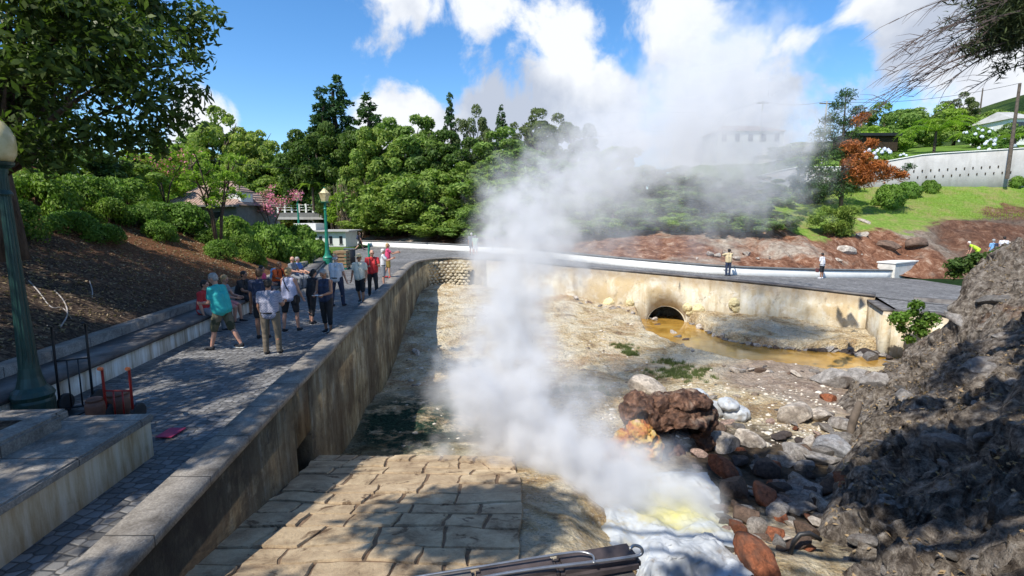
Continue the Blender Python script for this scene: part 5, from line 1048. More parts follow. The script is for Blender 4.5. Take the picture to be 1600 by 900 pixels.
# rubble field
k = 0; placed = 0
while placed < 150:
    px = rng.uniform(1050, 1400); py = rng.uniform(620, 895)
    if px > 1120+(895-py)*1.1+90 or px < 1085-(py-700)*.0 and py > 690: continue
    if py < 690 and px < 1120 and py > 585 and px < 1110: continue
    p = onfloor(px, py); wp = rng.uniform(20, 58)*(1 if py > 680 else .65); s_ = wp/780*p.y/2; col = ['grey', 'grey', 'brown', 'dark', 'pale', 'pink', 'grey', 'rust'][rng.integers(0, 8)]
    rock(p, (s_, s_*rng.uniform(.7, 1), s_*rng.uniform(.6, .95)), None, None, sc_(CLR[col], .4, 1.0), uniq(p, col, s_, 'stone'), 'small stones of the rubble heap', .25, 'rubble_stone'); placed += 1
for k in range(80):
    px = rng.uniform(1330, 1600); py = rng.uniform(560, 900); p = onfloor(px, py); wp = rng.uniform(12, 44); s_ = wp/780*p.y/2; rock(p, (s_, s_*.8, s_*.7), None, None, sc_(CLR['grey'], .3, 1.1), uniq(p, 'grey', s_, 'half buried stone'), 'stones bedded in the right slope', .42, 'bedded_stone')
for k in range(34):
    px = 1090+k*15.5; zk = float(np.interp(px, [1090, 1250, 1390, 1480, 1600], [400, 405, 402, 396, 380])) ; q = hit(px+rng.uniform(-4, 4), zk+rng.uniform(-5, 4), lambda x, y: bank_z(x, y, False), 25, 70); s_ = rng.uniform(.16, .42); rock(q, (s_, s_*.8, s_*.8), None, None, sc_(CLR['pale'], .7, 1.1), ORD[k % 17]+(' pale' if k < 17 else ' bleached')+' stone from the left at the red bank foot'+('' if k < 17 else ', right part'), 'pale stones at the foot of the red bank', .35, 'bank_stone')
for i, (px, py, wp, lab) in enumerate([(1340, 362, 34, 'pale outcrop boulder between the pine bush and the red bank'), (1318, 385, 40, 'pale boulder at the foot of the red bank near the man in white'), (1385, 378, 46, 'reddish boulder under the dark hollow of the red bank'), (1350, 340, 24, 'small pale outcrop at the top of the red bank'), (1430, 372, 50, 'brown outcrop block right of the dark hollow'), (1300, 400, 30, 'low pale block at the kerb wall near the man in white')]):
    q = hit(px, py+wp*.3, lambda x, y: bank_z(x, y, False), 25, 70); s_ = wp/780*q.y/2; rock(q, (s_, s_*.8, s_*.7), None, None, sc_(CLR['pale' if i not in (2, 4) else 'brown'], .8, 1.0), lab, 'boulders of the red bank', .3)
# pebbles over the basin floor as one mass
mb = MB(); PB_ = []
for k in range(3600):
    px = rng.uniform(600, 1330); py = rng.uniform(470, 735); 
    x, y = (at(px, py, z=-2.4).x, at(px, py, z=-2.4).y)
    if x < -2.2-.11*y or y < 8.8 or (px > 1010 and py < 600 and py < 590 and rng.random() < .7): continue
    if math.hypot(x+2.4, (y-12.3)*.62) < 2.4 and rng.random() < .93: continue
    z = float(floor_z(x, y)); 
    if z < WATER+.02: continue
    PB_.append((x, y, z, rng.uniform(.012, .05)*(1 if rng.random() < .93 else 2.4)))
base = np.array([v.co[:] for v in (lambda b: (bmesh.ops.create_icosphere(b, subdivisions=1, radius=1), b)[1])(bmesh.new()).verts])
bmt = bmesh.new(); bmesh.ops.create_icosphere(bmt, subdivisions=1, radius=1); bmt.verts.ensure_lookup_table(); base = np.array([v.co[:] for v in bmt.verts]); fc = np.array([[v.index for v in f.verts] for f in bmt.faces]); bmt.free()
V = []; F = []
for i, (x, y, z, r_) in enumerate(PB_):
    V.append(base*(r_*rng.uniform(.6, 1.3, (len(base), 1)))*np.array([1.2, .9, .6])+np.array([x, y, z])); F.append(fc+i*len(base))
n_ = NT('pebble'); n_.col(n_.ramp(n_.geo.outputs['Random Per Island'], [(.1, (.16, .12, .09)), (.45, (.42, .36, .28)), (.9, (.72, .67, .58))])).rough(.9)
tag(link('pebbles', npmesh('pebbles', np.concatenate(V), np.concatenate(F)), n_.m), 'pale pebbles and chips strewn over the basin floor', 'pebbles', kind='stuff')
# dark sinter rock with hollow, sulphur cone
def blob(name, px_list, Yd, mat, label, cat, vox=.035, amp=.12, fr=3, seed=0, extra=None):
    mb = MB(); c0 = at(*px_list[0][:2], Y=Yd)
    for q in px_list:
        px, py, rx, ry = q[:4]; dy = q[4] if len(q) > 4 else 0; c = at(px, py, Y=Yd+dy)-c0; s_ = (Yd+dy)/780; mb.ell(c, (rx*s_, max(rx, ry)*s_*.8, ry*s_), 3)
    me = remeshed(mb.mesh(), vox, 3, lambda c: amp*fbm(c[:, 0]*fr, c[:, 1]*fr, c[:, 2]*fr, 5, seed)+amp*.5*(1-np.abs(fbm(c[:, 0]*fr*2, c[:, 1]*fr*2, c[:, 2]*fr*2, 4, seed+9))*2))
    o = link(name, me, mat); o.location = c0; return tag(o, label, cat)
blob('sinter_rock', [(1060, 652, 48, 26), (1095, 655, 22, 28), (1030, 640, 28, 24), (1003, 655, 22, 42), (990, 640, 16, 26), (1020, 690, 34, 26), (1045, 705, 26, 18), (1100, 690, 14, 14), (1075, 628, 36, 12), (1110, 720, 30, 18)], 9.9, M['sinter_rock'], 'dark brown cavernous mineral rock standing above the steaming fumarole', 'rock', .03, .17, 3.4, 4)
sr = [o for o in bpy.data.objects if o.name.startswith('sinter_rock')][0]; c0 = sr.location; q_ = at(1072, 690, Y=9.35)-c0
ct = bpy.data.objects.new('tmp', MB().ell(q_, (.46, .55, .27), 3).ell(at(1008, 668, Y=9.35)-c0, (.16, .4, .32), 3).mesh()); C.objects.link(ct); ct.location = c0; bpy.context.view_layer.update()
m_ = sr.modifiers.new('b', 'BOOLEAN'); m_.object = ct; m_.operation = 'DIFFERENCE'; m_.solver = 'FAST'; me_ = evaluated(sr); sr.modifiers.clear(); sr.data = me_; bpy.data.objects.remove(ct)
blob('sulphur_cone', [(975, 702, 20, 28), (960, 715, 26, 24), (940, 735, 34, 18), (985, 728, 30, 22), (1010, 700, 24, 20), (1000, 680, 22, 20), (975, 684, 10, 14)], 9.3, M['sulphur_rock'], 'orange and yellow sulphur crusted cone beside the steam vent', 'rock', .02, .12, 7.5, 7)
# tarpaulins and sack
def tarp(name, quads, mat, label, cat, seed=0, amp=.16, dz=.18, th=.012, ref=None, n=70):
    """draped sheet over the ground: quads = 4 photo corners on the ground"""
    P4 = [onfloor(*q) for q in quads]; U, Vv = np.meshgrid(np.linspace(0, 1, n), np.linspace(0, 1, n)); 
    X = (P4[0].x*(1-U)+P4[1].x*U)*(1-Vv)+(P4[3].x*(1-U)+P4[2].x*U)*Vv; Y = (P4[0].y*(1-U)+P4[1].y*U)*(1-Vv)+(P4[3].y*(1-U)+P4[2].y*U)*Vv
    X += .20*fbm(U*3.5, Vv*3.5, 1, 4, seed); Y += .22*fbm(U*3.5, Vv*3.5, 5, 4, seed)
    e = np.minimum(np.minimum(U, 1-U), np.minimum(Vv, 1-Vv)); base_ = floor_base(X, Y); z_ = base_+dz*sstep(0, .25, e)*1.3+.04
    z_ = z_+amp*(1-np.abs(fbm(X*1.8, Y*1.0, 0, 2, seed+3))*2.2)*sstep(0, .15, e)+amp*.45*(1-np.abs(fbm(X*4.2+.8*fbm(X*2,Y*2), Y*3.2, 0, 2, seed+5))*2.4)+amp*.10*(1-np.abs(fbm(X*9, Y*5, 0, 2, seed+6))*2) + .012*fbm(X*20, Y*20, 0, 2, seed)
    me = grid_mesh(name, X, Y, z_); o = link(name, me, mat); m = o.modifiers.new('s', 'SOLIDIFY'); m.thickness = th; return tag(o, label, cat)
tarp('tarpaulin', [(905, 745), (1105, 748), (1160, 862), (930, 862)], M['sulphur_tarp'], 'big pale blue tarpaulin with a yellow sulphur stain covering the fumarole', 'tarpaulin', 3, .07, .07, n=150)
tarp('tarpaulin', [(1000, 862), (1110, 852), (1180, 915), (985, 915)], M['white_tarp'], 'crumpled white tarpaulin at the bottom edge right of the ledge', 'tarpaulin', 8, .12, .10, n=130)
def pz_(px, py): p = onfloor(px, py); return p
for nm, L_, lab, sd in [('sack', [(1110, 640, 24, 12), (1090, 618, 14, 8), (1126, 655, 16, 13)], 'twisted white cloth sack lying behind the dark sinter rock', 2), ('sack', [(1150, 646, 20, 12), (1138, 632, 14, 8)], 'smaller white sack at the right end of the twisted cloth', 5)]:
    c0 = onfloor(L_[0][0], L_[0][1]+8); mb = MB()
    for px, py, rx, ry in L_: c = at(px, py, Y=c0.y-.05)-c0; mb.ell(c, (rx/780*c0.y, .3, ry/780*c0.y), 3)
    me = remeshed(mb.mesh(), .03, 3, lambda c: .05*(1-np.abs(fbm(c[:, 0]*6, c[:, 1]*6, c[:, 2]*6, 3, sd))*2)); o = link(nm, me, M['white_tarp']); o.location = c0; tag(o, lab, 'sack', 'white sacks behind the sinter rock')
# dark pool between the rubble
mb = MB(); c = onfloor(1160, 800); ring = [mb.bm.verts.new((c.x+math.cos(a)*1.1*(1+.2*math.sin(3*a)), c.y+math.sin(a)*1.7, -1.78)) for a in np.linspace(0, 6.283, 29)[:-1]]; mb.bm.faces.new(ring); tag(mb.build('rubble_pool', M['dark_water']), kind='structure')
# wooden post, hose
def post(px0, py0, px1, py1, Yd, r, label, name='wooden_post', mat='old_wood'):
    a = at(px0, py0, Y=Yd); b = at(px1, py1, Y=Yd-.15); d = b-a; pts = [a+d*t_+Vector((.01*math.sin(9*t_), 0, 0)) for t_ in np.linspace(0, 1, 9)]; o = MB().tube(pts, [r*x for x in (.5, .85, 1, 1.05, 1, 1, .95, .9, .8)], 10).build(name, M[mat], None, True); return tag(o, label, 'post')
p = onfloor(1326, 682); post(1343, 626, 1325, 686, p.y-.1, .085, 'weathered round wooden post leaning in the rubble at the foot of the slope')
p = onfloor(1235, 850); pts = [at(px, py, Y=p.y-.25) for px, py in ((1282, 843), (1265, 833), (1250, 835), (1240, 847), (1236, 862), (1232, 880))]; tag(MB().tube([tuple(q) for q in pts], .028, 8).build('black_hose', M['hose'], None, True), 'short black hose bent over the rust red cobble', 'hose')
# white roots on the left slope
for i, pp in enumerate([[(85, 455), (100, 470), (108, 492), (95, 512)], [(45, 440), (62, 458), (80, 485), (98, 480), (112, 500)], [(140, 440), (146, 460), (140, 480)]]):
    q = [hit(px, py, hill_z, 3) + Vector((0, 0, .02)) for px, py in pp]; tag(MB().tube([tuple(v) for v in chaikin([tuple(v) for v in q], 2)], .014, 6).build('tree_root', M['twig'] if 0 else simple('bleached_root', (.34, .31, .29), .9) if i == 0 else bpy.data.materials['bleached_root'], None, True), ['bleached curling root nearest the lamp post on the shaded slope', 'longest bleached root snaking over the leaf litter', 'short bleached root furthest right on the leaf litter'][i], 'root', 'bleached roots on the slope')
# metal hook poles on the ledge
def pole(pts, r, label):
    q = [tuple(at(px, py, z=z)) for px, py, z in pts]; tag(MB().tube(chaikin(q, 2), r, 8).build('hook_pole', M['steel'], None, True), label, 'pole', 'metal poles lying across the ledge')
pole([(560, 918, .03), (640, 903, .04), (760, 884, .05), (890, 863, .06), (912, 862, .06), (928, 868, .06), (928, 880, .06)], .011, 'upper metal pole with a thin curved hook lying on the ledge')
pole([(690, 916, .03), (800, 893, .04), (930, 878, .05), (990, 870, .05), (1004, 866, .06), (1003, 855, .12), (990, 851, .14), (984, 858, .14)], .014, 'lower dark metal pole ending in an open loop at the ledge end')

# ------------------------------------------------------------------ street furniture
def near_lamp(p, H, r, label, matk, head, hr, name='street_lamp'):
    t = empty(name, p, 0, label, 'lamp post', 'green iron lamp posts'); m = M[matk]
    MB().lathe([(r*2.1, -.1), (r*2.1, .30), (r*2.0, .34), (r*2.2, .40), (r*1.9, .46), (r*1.45, .52), (r*1.15, .66), (r*1.0, .80)], 24).build('base', m, t); 
    MB().lathe([(r*.98, .78), (r*.93, .95), (r*.72, H*.5), (r*.52, H*.93), (r*.52, H)], 32, flute=(.9, H*.95)).build('pole', m, t)
    MB().lathe([(r*.75, H*.90), (r*.8, H*.905), (r*.6, H*.92)], 20).build('ring', m, t); MB().lathe([(r*.6, H-.06), (r*.62, H), (hr*.75, H+.05), (hr*.8, H+.09), (hr*.6, H+.1)], 20).build('collar', m, t); g = None
    if head == 'round': h = MB().lathe([(hr*.72, H+.1), (hr*.95, H+.2), (hr, H+.32), (hr*.97, H+.44), (hr*.72, H+.56), (hr*.35, H+.64), (.03, H+.67)], 24).build('lamp_shade', M['lamp_glass'], t, True)
    else:
        h = MB().lathe([(hr*.62, H+.1), (hr, H+.58), (hr*1.02, H+.6), (.05, H+.92)], 6).build('lamp_shade', M['lamp_glass'], t); MB().lathe([(hr*1.05, H+.585), (hr*1.08, H+.63), (hr*.9, H+.64)], 6).build('frame_ring', M['steel'] if 0 else M['lamp_glass'], t)
        MB().lathe([(.05, H+.9), (.04, H+.97), (.005, H+1.0)], 8).build('finial', m, t)
    return t
near_lamp((-7.0, 7.0, .0), at(8, 252, Y=7.0).z-.1, .118, 'fluted dark green lamp post with a frosted round head at the left picture edge', 'green_iron', 'round', .19)
p = at(512, 403, Y=32); near_lamp((p.x, 32, .02), at(505, 318, Y=32).z, .14, 'bright green lamp post with cream lantern at the tip of the small lawn', 'bright_green_iron', 'six', .34)
p = at(467, 355, Y=50); near_lamp((p.x, 50, .6), at(462, 314, Y=50).z-.6, .13, 'more distant green lamp post with cream lantern in front of the white railing', 'bright_green_iron', 'six', .34)
# hand trucks
def hand_truck(pL, pR, zt, mat, label, grip=None, bars=2, Hh=1.3, lean=.25, wheel=True):
    t = empty('hand_truck', (pL+pR)/2, 0, label, 'hand truck', 'hand trucks behind the terrace'); c = (pL+pR)/2; a = pL-c; b = pR-c
    up = Vector((0, lean, 1)).normalized(); m = M[mat]; mb = MB()
    for q in (a, b):
        tip = q+up*Hh; bend = Vector((.10, -.16, .05)); mb.tube([q, q+up*Hh*.75, tip*.5+(q+up*Hh*.75)*.5, tip, tip+bend*.5, tip+bend], .017, 8)
    mb.tube([a+up*.05, b+up*.05], .015, 6).tube([a+up*Hh*.60, b+up*Hh*.60], .013, 6)
    for k in range(bars): f_ = (k+1)/(bars+1); mb.tube([a.lerp(b, f_)+up*.05, a.lerp(b, f_)+up*Hh*.60], .011, 6)
    mb.build('frame', m, t, True)
    if grip:
        for q in (a, b): tip = q+up*Hh; bend = Vector((.10, -.16, .05)); MB().tube([tip+bend*.25, tip+bend*1.15], .026, 8).build('grip', M[grip], t)
    MB().box((min(a.x, b.x), -.28, -.02), (max(a.x, b.x), .0, .0)).build('toe_plate', m, t)
    for q in (a, b): w_ = MB().lathe([(.12, -.03), (.14, -.02), (.14, .02), (.12, .03)], 16).build('wheel', M['rubber'], t); w_.data.transform(Matrix.Translation(q+Vector((0, .10, .12))) @ Matrix.Rotation(math.pi/2, 4, 'Y'))
hand_truck(Vector((at(128, 630, z=.02).x, 7.25, .02)), Vector((at(170, 625, z=.02).x+.02, 7.45, .02)), 1.4, 'black_metal', 'black hand truck standing behind the terrace end', None, 2, 1.32, .02)
hand_truck(Vector((at(204, 640, z=.02).x+.05, 6.85, .02)), Vector((at(243, 640, z=.02).x+.05, 6.85, .02)), 1.1, 'red_paint', 'red hand truck with orange grips behind the terrace end', 'orange_grip', 2, .80, .02)
# pots behind the terrace
for i, (px, py, Yd, r) in enumerate([(148, 626, 6.8, .12), (182, 616, 7.1, .17)]):
    p = at(px, py, Y=Yd); t = empty('cooking_pot', (p.x, Yd, 0), 0, ['tan wrapped cooking pot at the foot of the black hand truck', 'dark brown cooking pot between the two hand trucks'][i], 'pot', 'pots behind the terrace'); H = max(.2, p.z+.02); MB().lathe([(r*.8, 0), (r, H*.3), (r*1.02, H*.75), (r*.9, H*.95)], 20).build('body', M['pot_brown'], t, True); MB().lathe([(r*.93, H*.95), (r*.7, H*1.05), (.04, H*1.08)], 20).build('lid', M['pot_brown'], t, True)
p = at(268, 676, z=.02); tag(MB().box((-.11, -.16, 0), (.11, .14, .012)).build('magenta_folder', M['magenta_paper']), 'small magenta folder lying on the promenade at the terrace corner', 'folder').location = p
# wooden planter with round bin
p = at(535, 420, z=0.02); t = empty('wooden_planter', p, 0, 'square planter box of stacked wooden slats beside the green lamp post', 'planter'); s_ = p.y/780; hw = 10*s_
for k in range(5): MB().box((-hw, -hw, .10+k*.20), (hw, hw, .25+k*.20), bev=.01).build('slat', M['plank_wood'], t)
for sx in (-1, 1):
    for sy in (-1, 1): MB().box((sx*hw*.82-.05, sy*hw*.82-.05, 0), (sx*hw*.82+.05, sy*hw*.82+.05, 1.06)).build('post', M['bright_green_iron'], t)
p2 = at(547, 413, z=.02); t = empty('litter_bin', p2, 0, 'dark round bin behind the slatted planter', 'bin'); MB().lathe([(.28, .05), (.34, .1), (.36, .95)], 20).build('body', M['black_metal'], t, True); MB().lathe([(.37, .95), (.37, 1.0), (.30, 1.02)], 20).build('rim', M['steel'], t)
p3 = at(577, 402, z=.02); tag(MB().lathe([(.09, 0), (.09, 1.0), (.04, 1.08)], 12).build('bollard', M['bright_green_iron']), 'short green post behind the man in the red shirt', 'bollard').location = p3

# ------------------------------------------------------------------ buildings
def shed():
    Yd = 47; a = at(452, 378, Y=Yd); b = at(545, 378, Y=Yd); t = empty('white_kiosk', ((a.x+b.x)/2, Yd, .15), 0, 'low white kiosk with small dark windows behind the lawn lamp', 'building'); hw = (b.x-a.x)/2; H = at(500, 362, Y=Yd).z-.15
    MB().box((-hw, 0, -.3), (hw*.9, 3.6, H)).build('wall', M['white_paint'], t)
    mb = MB(); mb.box((-hw*1.05, -.35, H), (hw*1.05, 3.9, H+.12)); mb.build('roof', M['concrete_wall'], t); MB().box((-hw*1.0, 1.2, H+.122), (-hw*.25, 3.4, H+.75)).build('rooftop_room', M['white_paint'], t)
    for k in range(5): 
        x = -hw*.62+k*hw*.34; f = MB().box((x-.14, -.03, H*.25), (x+.14, .03, H*.72)).build('window', M['window_glass'], t); MB().box((x-.18, -.05, H*.18), (x+.18, .02, H*.24)).build('sill', M['grey_trim'], f)
    MB().box((-hw, -.06, -.3), (hw*.9, -.005, .12)).build('plinth', M['grey_trim'], t)
shed()
def bridge():
    Yd = 60; a = at(368, 331, Y=Yd); b = at(522, 333, Y=Yd); t = empty('footbridge', ((a.x+b.x)/2, Yd, a.z-.5), 0, 'raised concrete walkway with white railing crossing behind the lawn', 'bridge'); hw = (b.x-a.x)/2; z0 = .45
    MB().box((-hw-4, 0, z0-.55), (hw+.5, 3, z0-.05)).build('deck', M['grey_trim'], t); MB().box((-hw-4, -.12, z0-.85), (hw+.5, .1, z0-.56)).build('beam', M['concrete_wall'], t)
    n_ = 15
    for k in range(n_): x = -hw+2*hw*k/(n_-1); MB().box((x-.10, .02, z0-.05), (x+.10, .22, z0+1.0)).build('railing_post', M['white_paint'], t)
    for k in range(3): MB().tube([(-hw, .12, z0+.25+.3*k), (hw, .12, z0+.25+.3*k)], .035, 6).build('rail', M['white_paint'], t)
    for x in (-hw-1, -hw*.2, hw*.5): MB().box((x-.4, .3, -6), (x+.4, 2.6, z0-.551)).build('pier', M['concrete_wall'], t)
bridge()
def house():
    Yd = 36; a = at(262, 318, Y=Yd); b = at(362, 322, Y=Yd); cx_ = (a.x+b.x)/2; hw = (b.x-a.x)/2+.5; ze = a.z-.1; zr = at(310, 285, Y=Yd+3).z; t = empty('tiled_house', (cx_, Yd, 1.6), 0, 'low house with hipped reddish tiled roof and white dormer behind the clipped bushes', 'house'); h = ze-1.6
    MB().box((-hw+.4, .4, -.5), (hw-.4, 6.6, h)).build('wall', M['grey_trim'], t)  # dark grey wall colour stands in for the shade under the eaves
    mb = MB(); z1 = zr-1.6; A_ = [(-hw, 0, h), (hw, 0, h), (hw, 7, h), (-hw, 7, h)]; r0 = (-hw*.55, 3.5, z1); r1 = (hw*.30, 3.5, z1)
    v = [mb.bm.verts.new(q) for q in A_+[r0, r1]]; 
    for f in ((0, 1, 5, 4), (1, 2, 5), (2, 3, 4, 5), (3, 0, 4), (3, 2, 1, 0)): mb.bm.faces.new([v[i] for i in f])
    rf = mb.build('roof', M['roof_tiles'], t); MB().box((hw*.45, .9, h+.2), (hw*.9, 2.6, h+.95)).build('dormer', M['white_paint'], rf); MB().box((hw*.42, .8, h+.952), (hw*.94, 2.8, h+1.03)).build('dormer_cap', M['grey_trim'], rf)
    MB().tube([(-hw*.55, 3.5, z1+.03), (hw*.30, 3.5, z1+.03)], .09, 8).build('ridge', M['roof_tiles'], rf); MB().box((-hw*.5, .36, .6), (-hw*.1, .42, h-.5)).build('window', M['window_glass'], t); MB().box((hw*.2, .36, .6), (hw*.5, .42, h-.5)).build('window', M['window_glass'], t)
    MB().box((-hw-.02, -.1, h-.12), (hw+.02, -.005, h+.0)).build('gutter', M['grey_trim'], t)
house()
def far_house(px, py, wp, hp, Yd, label, name='distant_house', roofm='grey_trim'):
    p = at(px, py, Y=Yd); t = empty(name, p-Vector((0, 0, 3)), 0, label, 'house', 'distant houses'); w_ = wp/780*Yd/2; h = hp/780*Yd
    MB().box((-w_, 0, 0), (w_, 6, 3+h*.62)).build('wall', M['white_paint'], t); mb = MB(); z = 3+h*.62; v = [mb.bm.verts.new(q) for q in ((-w_-.3, -.3, z), (w_+.3, -.3, z), (w_+.3, 6.3, z), (-w_-.3, 6.3, z), (-w_*.6, 3, z+h*.4), (w_*.6, 3, z+h*.4))]
    for f in ((0, 1, 5, 4), (1, 2, 5), (2, 3, 4, 5), (3, 0, 4), (3, 2, 1, 0)): mb.bm.faces.new([v[i] for i in f])
    mb.build('roof', M[roofm], t)
    for k in range(5): x = -w_*.8+k*w_*.4; MB().box((x-.35, -.05, 3+h*.15), (x+.35, .02, 3+h*.5)).build('window', M['window_glass'], t)
far_house(1172, 226, 100, 32, 78, 'pale house on the rise half hidden by the drifting steam', roofm='roof_tiles')
far_house(1597, 212, 40, 40, 72, 'white garden shed at the right picture edge above the retaining wall', roofm='concrete_wall')
t = empty('garden_pavilion', at(1370, 212, Y=64), 0, 'dark flat roofed shelter behind the rust coloured pine', 'shelter'); MB().box((-3.2, 0, .0), (3.2, 4, .35)).build('roof', M['black_metal'], t); MB().box((-3, .4, -1.8), (3, 3.8, -.001)).build('wall', M['tunnel'], t)
# utility poles and wires
def upole(px0, py0, px1, py1, Yd, r, label, arm=True):
    a = at(px1, py1, Y=Yd); b = at(px0, py0, Y=Yd); a.x = b.x = (a.x+b.x)/2; t = empty('utility_pole', a, 0, label, 'utility pole', 'utility poles'); MB().tube([(0, 0, -.5), (0, 0, b.z-a.z)], [r, r*.7], 10).build('mast', M['concrete_wall'] if arm else M['old_wood'], t)
    if arm: MB().box((-.9, -.06, b.z-a.z-.35), (.9, .06, b.z-a.z-.22)).build('cross_arm', M['old_wood'], t)
    return t, b
_, w1 = upole(1591, 130, 1577, 272, 54, .19, 'thick concrete utility pole standing against the retaining wall', False)
_, w2 = upole(1288, 158, 1288, 255, 66, .13, 'thin utility pole left of the dark green pine top')
_, w3 = upole(1535, 138, 1532, 175, 90, .13, 'far utility pole on the skyline above the garden', False)
_, w4 = upole(1190, 158, 1190, 215, 78, .13, 'thin utility pole behind the steam beside the distant house')
_, w5 = upole(228, 232, 228, 300, 48, .13, 'grey utility pole among the yellow green trees left of the tiled house', False)
def wire(a, b, sag, label):
    pts = [a.lerp(b, k/16)+Vector((0, 0, -sag*4*(k/16)*(1-k/16))) for k in range(17)]; tag(MB().tube(pts, .022, 5).build('overhead_wire', M['hose']), label, 'wire', 'overhead wires')
wire(w1, w2, .8, 'overhead wire from the thick right pole to the pole behind the pine'); wire(w2, w4, .5, 'overhead wire from the pine pole towards the distant house'); wire(w4, at(930, 214, Y=80), .6, 'overhead wire running left from the distant house behind the steam'); wire(w5, at(560, 264, Y=62), .7, 'thin wire crossing the dark trees behind the bridge')
# ------------------------------------------------------------------ steam
def steam():
    # centre line (photo x, photo y, distance, radius px, density)
    K = [(1075, 780, 6.8, 52, 2.6), (1015, 775, 6.9, 80, 3.0), (950, 755, 7.2, 84, 3.2), (885, 725, 7.7, 84, 3.0), (840, 690, 8.2, 98, 2.5), (800, 645, 8.9, 118, 2.0), (790, 590, 9.8, 106, 1.7), (795, 520, 10.8, 90, 1.6), (803, 455, 11.8, 82, 1.35), (812, 390, 12.8, 90, 1.15), (840, 335, 13.8, 98, .75), (900, 290, 15, 104, .48), (970, 255, 16.5, 110, .42), (1040, 225, 18, 120, .46), (1100, 190, 19.5, 124, .52), (1140, 130, 21, 118, .30), (1130, 290, 19, 95, .34), (1190, 215, 20, 92, .62), (1185, 275, 21, 84, .45), (1095, 335, 19, 75, .22), (1000, 335, 17.5, 75, .24), (925, 390, 15, 80, .24), (900, 610, 10.2, 84, .42), (960, 670, 9.2, 66, .40), (715, 615, 10.4, 54, .8), (1005, 730, 8.2, 58, 1.3), (1050, 735, 8.0, 50, 1.0)]
    pts = [];
    main = K[:16]
    def add(px, py, Yd, rp, dn): p = at(px, py, Y=Yd); pts.append((p.x, p.y, p.z, rp/780*Yd, dn))
    for a, b in zip(main[:-1], main[1:]):
        for k in range(6): t_ = k/6; add(*[x*(1-t_)+y*t_ for x, y in zip(a, b)])
    for q in K[15:]: add(*q)
    # link the side puffs
    for i, j in ((16, 14), (16, 17), (17, 18), (19, 16), (20, 12), (21, 11), (22, 6), (23, 4), (24, 6), (25, 2)):
        for k in range(1, 5): t_ = k/5; add(*[x*(1-t_)+y*t_ for x, y in zip(K[i], K[j])])
    P = np.array(pts)
    me = bpy.data.meshes.new('steam'); me.from_pydata([tuple(p[:3]) for p in P], [], [])
    a1 = me.attributes.new('rad', 'FLOAT', 'POINT'); a1.data.foreach_set('value', P[:, 3].astype(np.float32)); a2 = me.attributes.new('dens', 'FLOAT', 'POINT'); a2.data.foreach_set('value', P[:, 4].astype(np.float32))
    o = bpy.data.objects.new('steam', me); C.objects.link(o)
    g = bpy.data.node_groups.new('steam', 'GeometryNodeTree'); g.interface.new_socket('Geometry', in_out='INPUT', socket_type='NodeSocketGeometry'); g.interface.new_socket('Geometry', in_out='OUTPUT', socket_type='NodeSocketGeometry')
    N = g.nodes; L = g.links; gi = N.new('NodeGroupInput'); go = N.new('NodeGroupOutput')
    pos = N.new('GeometryNodeInputPosition')
    def mth(op, a, b=0.0, c=None):
        n = N.new('ShaderNodeMath'); n.operation = op
        for k, v in ((0, a), (1, b), (2, c)):
            if v is None: continue
            if isinstance(v, (int, float)): n.inputs[k].default_value = v
            else: L.new(v, n.inputs[k])
        return n.outputs[0]
    def nz(scale, det, off, rough=.55, dist=0.0):
        n = N.new('ShaderNodeTexNoise'); n.inputs['Scale'].default_value = scale; n.inputs['Detail'].default_value = det; n.inputs['Roughness'].default_value = rough; n.inputs['Distortion'].default_value = dist
        v = N.new('ShaderNodeVectorMath'); v.operation = 'ADD'; L.new(pos.outputs[0], v.inputs[0]); v.inputs[1].default_value = off; L.new(v.outputs[0], n.inputs['Vector']); return n
    # warped sample position
    w = nz(.55, 3, (5, 2, 1)); sb = N.new('ShaderNodeVectorMath'); sb.operation = 'SUBTRACT'; L.new(w.outputs[1], sb.inputs[0]); sb.inputs[1].default_value = (.5, .5, .5)
    sc = N.new('ShaderNodeVectorMath'); sc.operation = 'SCALE'; L.new(sb.outputs[0], sc.inputs[0]); sc.inputs[3].default_value = 1.5
    wp = N.new('ShaderNodeVectorMath'); wp.operation = 'ADD'; L.new(pos.outputs[0], wp.inputs[0]); L.new(sc.outputs[0], wp.inputs[1])
    sn = N.new('GeometryNodeSampleNearest'); L.new(gi.outputs[0], sn.inputs[0]); L.new(wp.outputs[0], sn.inputs['Sample Position'])
    def samp(kind, src):
        s_ = N.new('GeometryNodeSampleIndex'); s_.data_type = kind; L.new(gi.outputs[0], s_.inputs[0]); L.new(src, s_.inputs['Value']); L.new(sn.outputs[0], s_.inputs['Index']); return s_.outputs[0]
    ra = N.new('GeometryNodeInputNamedAttribute'); ra.data_type = 'FLOAT'; ra.inputs[0].default_value = 'rad'; da = N.new('GeometryNodeInputNamedAttribute'); da.data_type = 'FLOAT'; da.inputs[0].default_value = 'dens'; p2 = N.new('GeometryNodeInputPosition')
    rad = samp('FLOAT', ra.outputs[0]); den = samp('FLOAT', da.outputs[0]); cp = samp('FLOAT_VECTOR', p2.outputs[0])
    ds = N.new('ShaderNodeVectorMath'); ds.operation = 'DISTANCE'; L.new(wp.outputs[0], ds.inputs[0]); L.new(cp, ds.inputs[1])
    q = mth('DIVIDE', ds.outputs[1], rad)                                # 0 centre .. 1 edge
    n1 = nz(.8, 5, (0, 0, 0), .6).outputs[0]; n2 = nz(2.4, 5, (9, 3, 4), .62, .4).outputs[0]
    e = mth('ADD', mth('MULTIPLY', n1, 1.1), mth('MULTIPLY', n2, .75)); e = mth('SUBTRACT', e, .92)   # about -.5 .. .5
    f = mth('ADD', mth('SUBTRACT', 1.10, q), mth('MULTIPLY', e, 2.1))
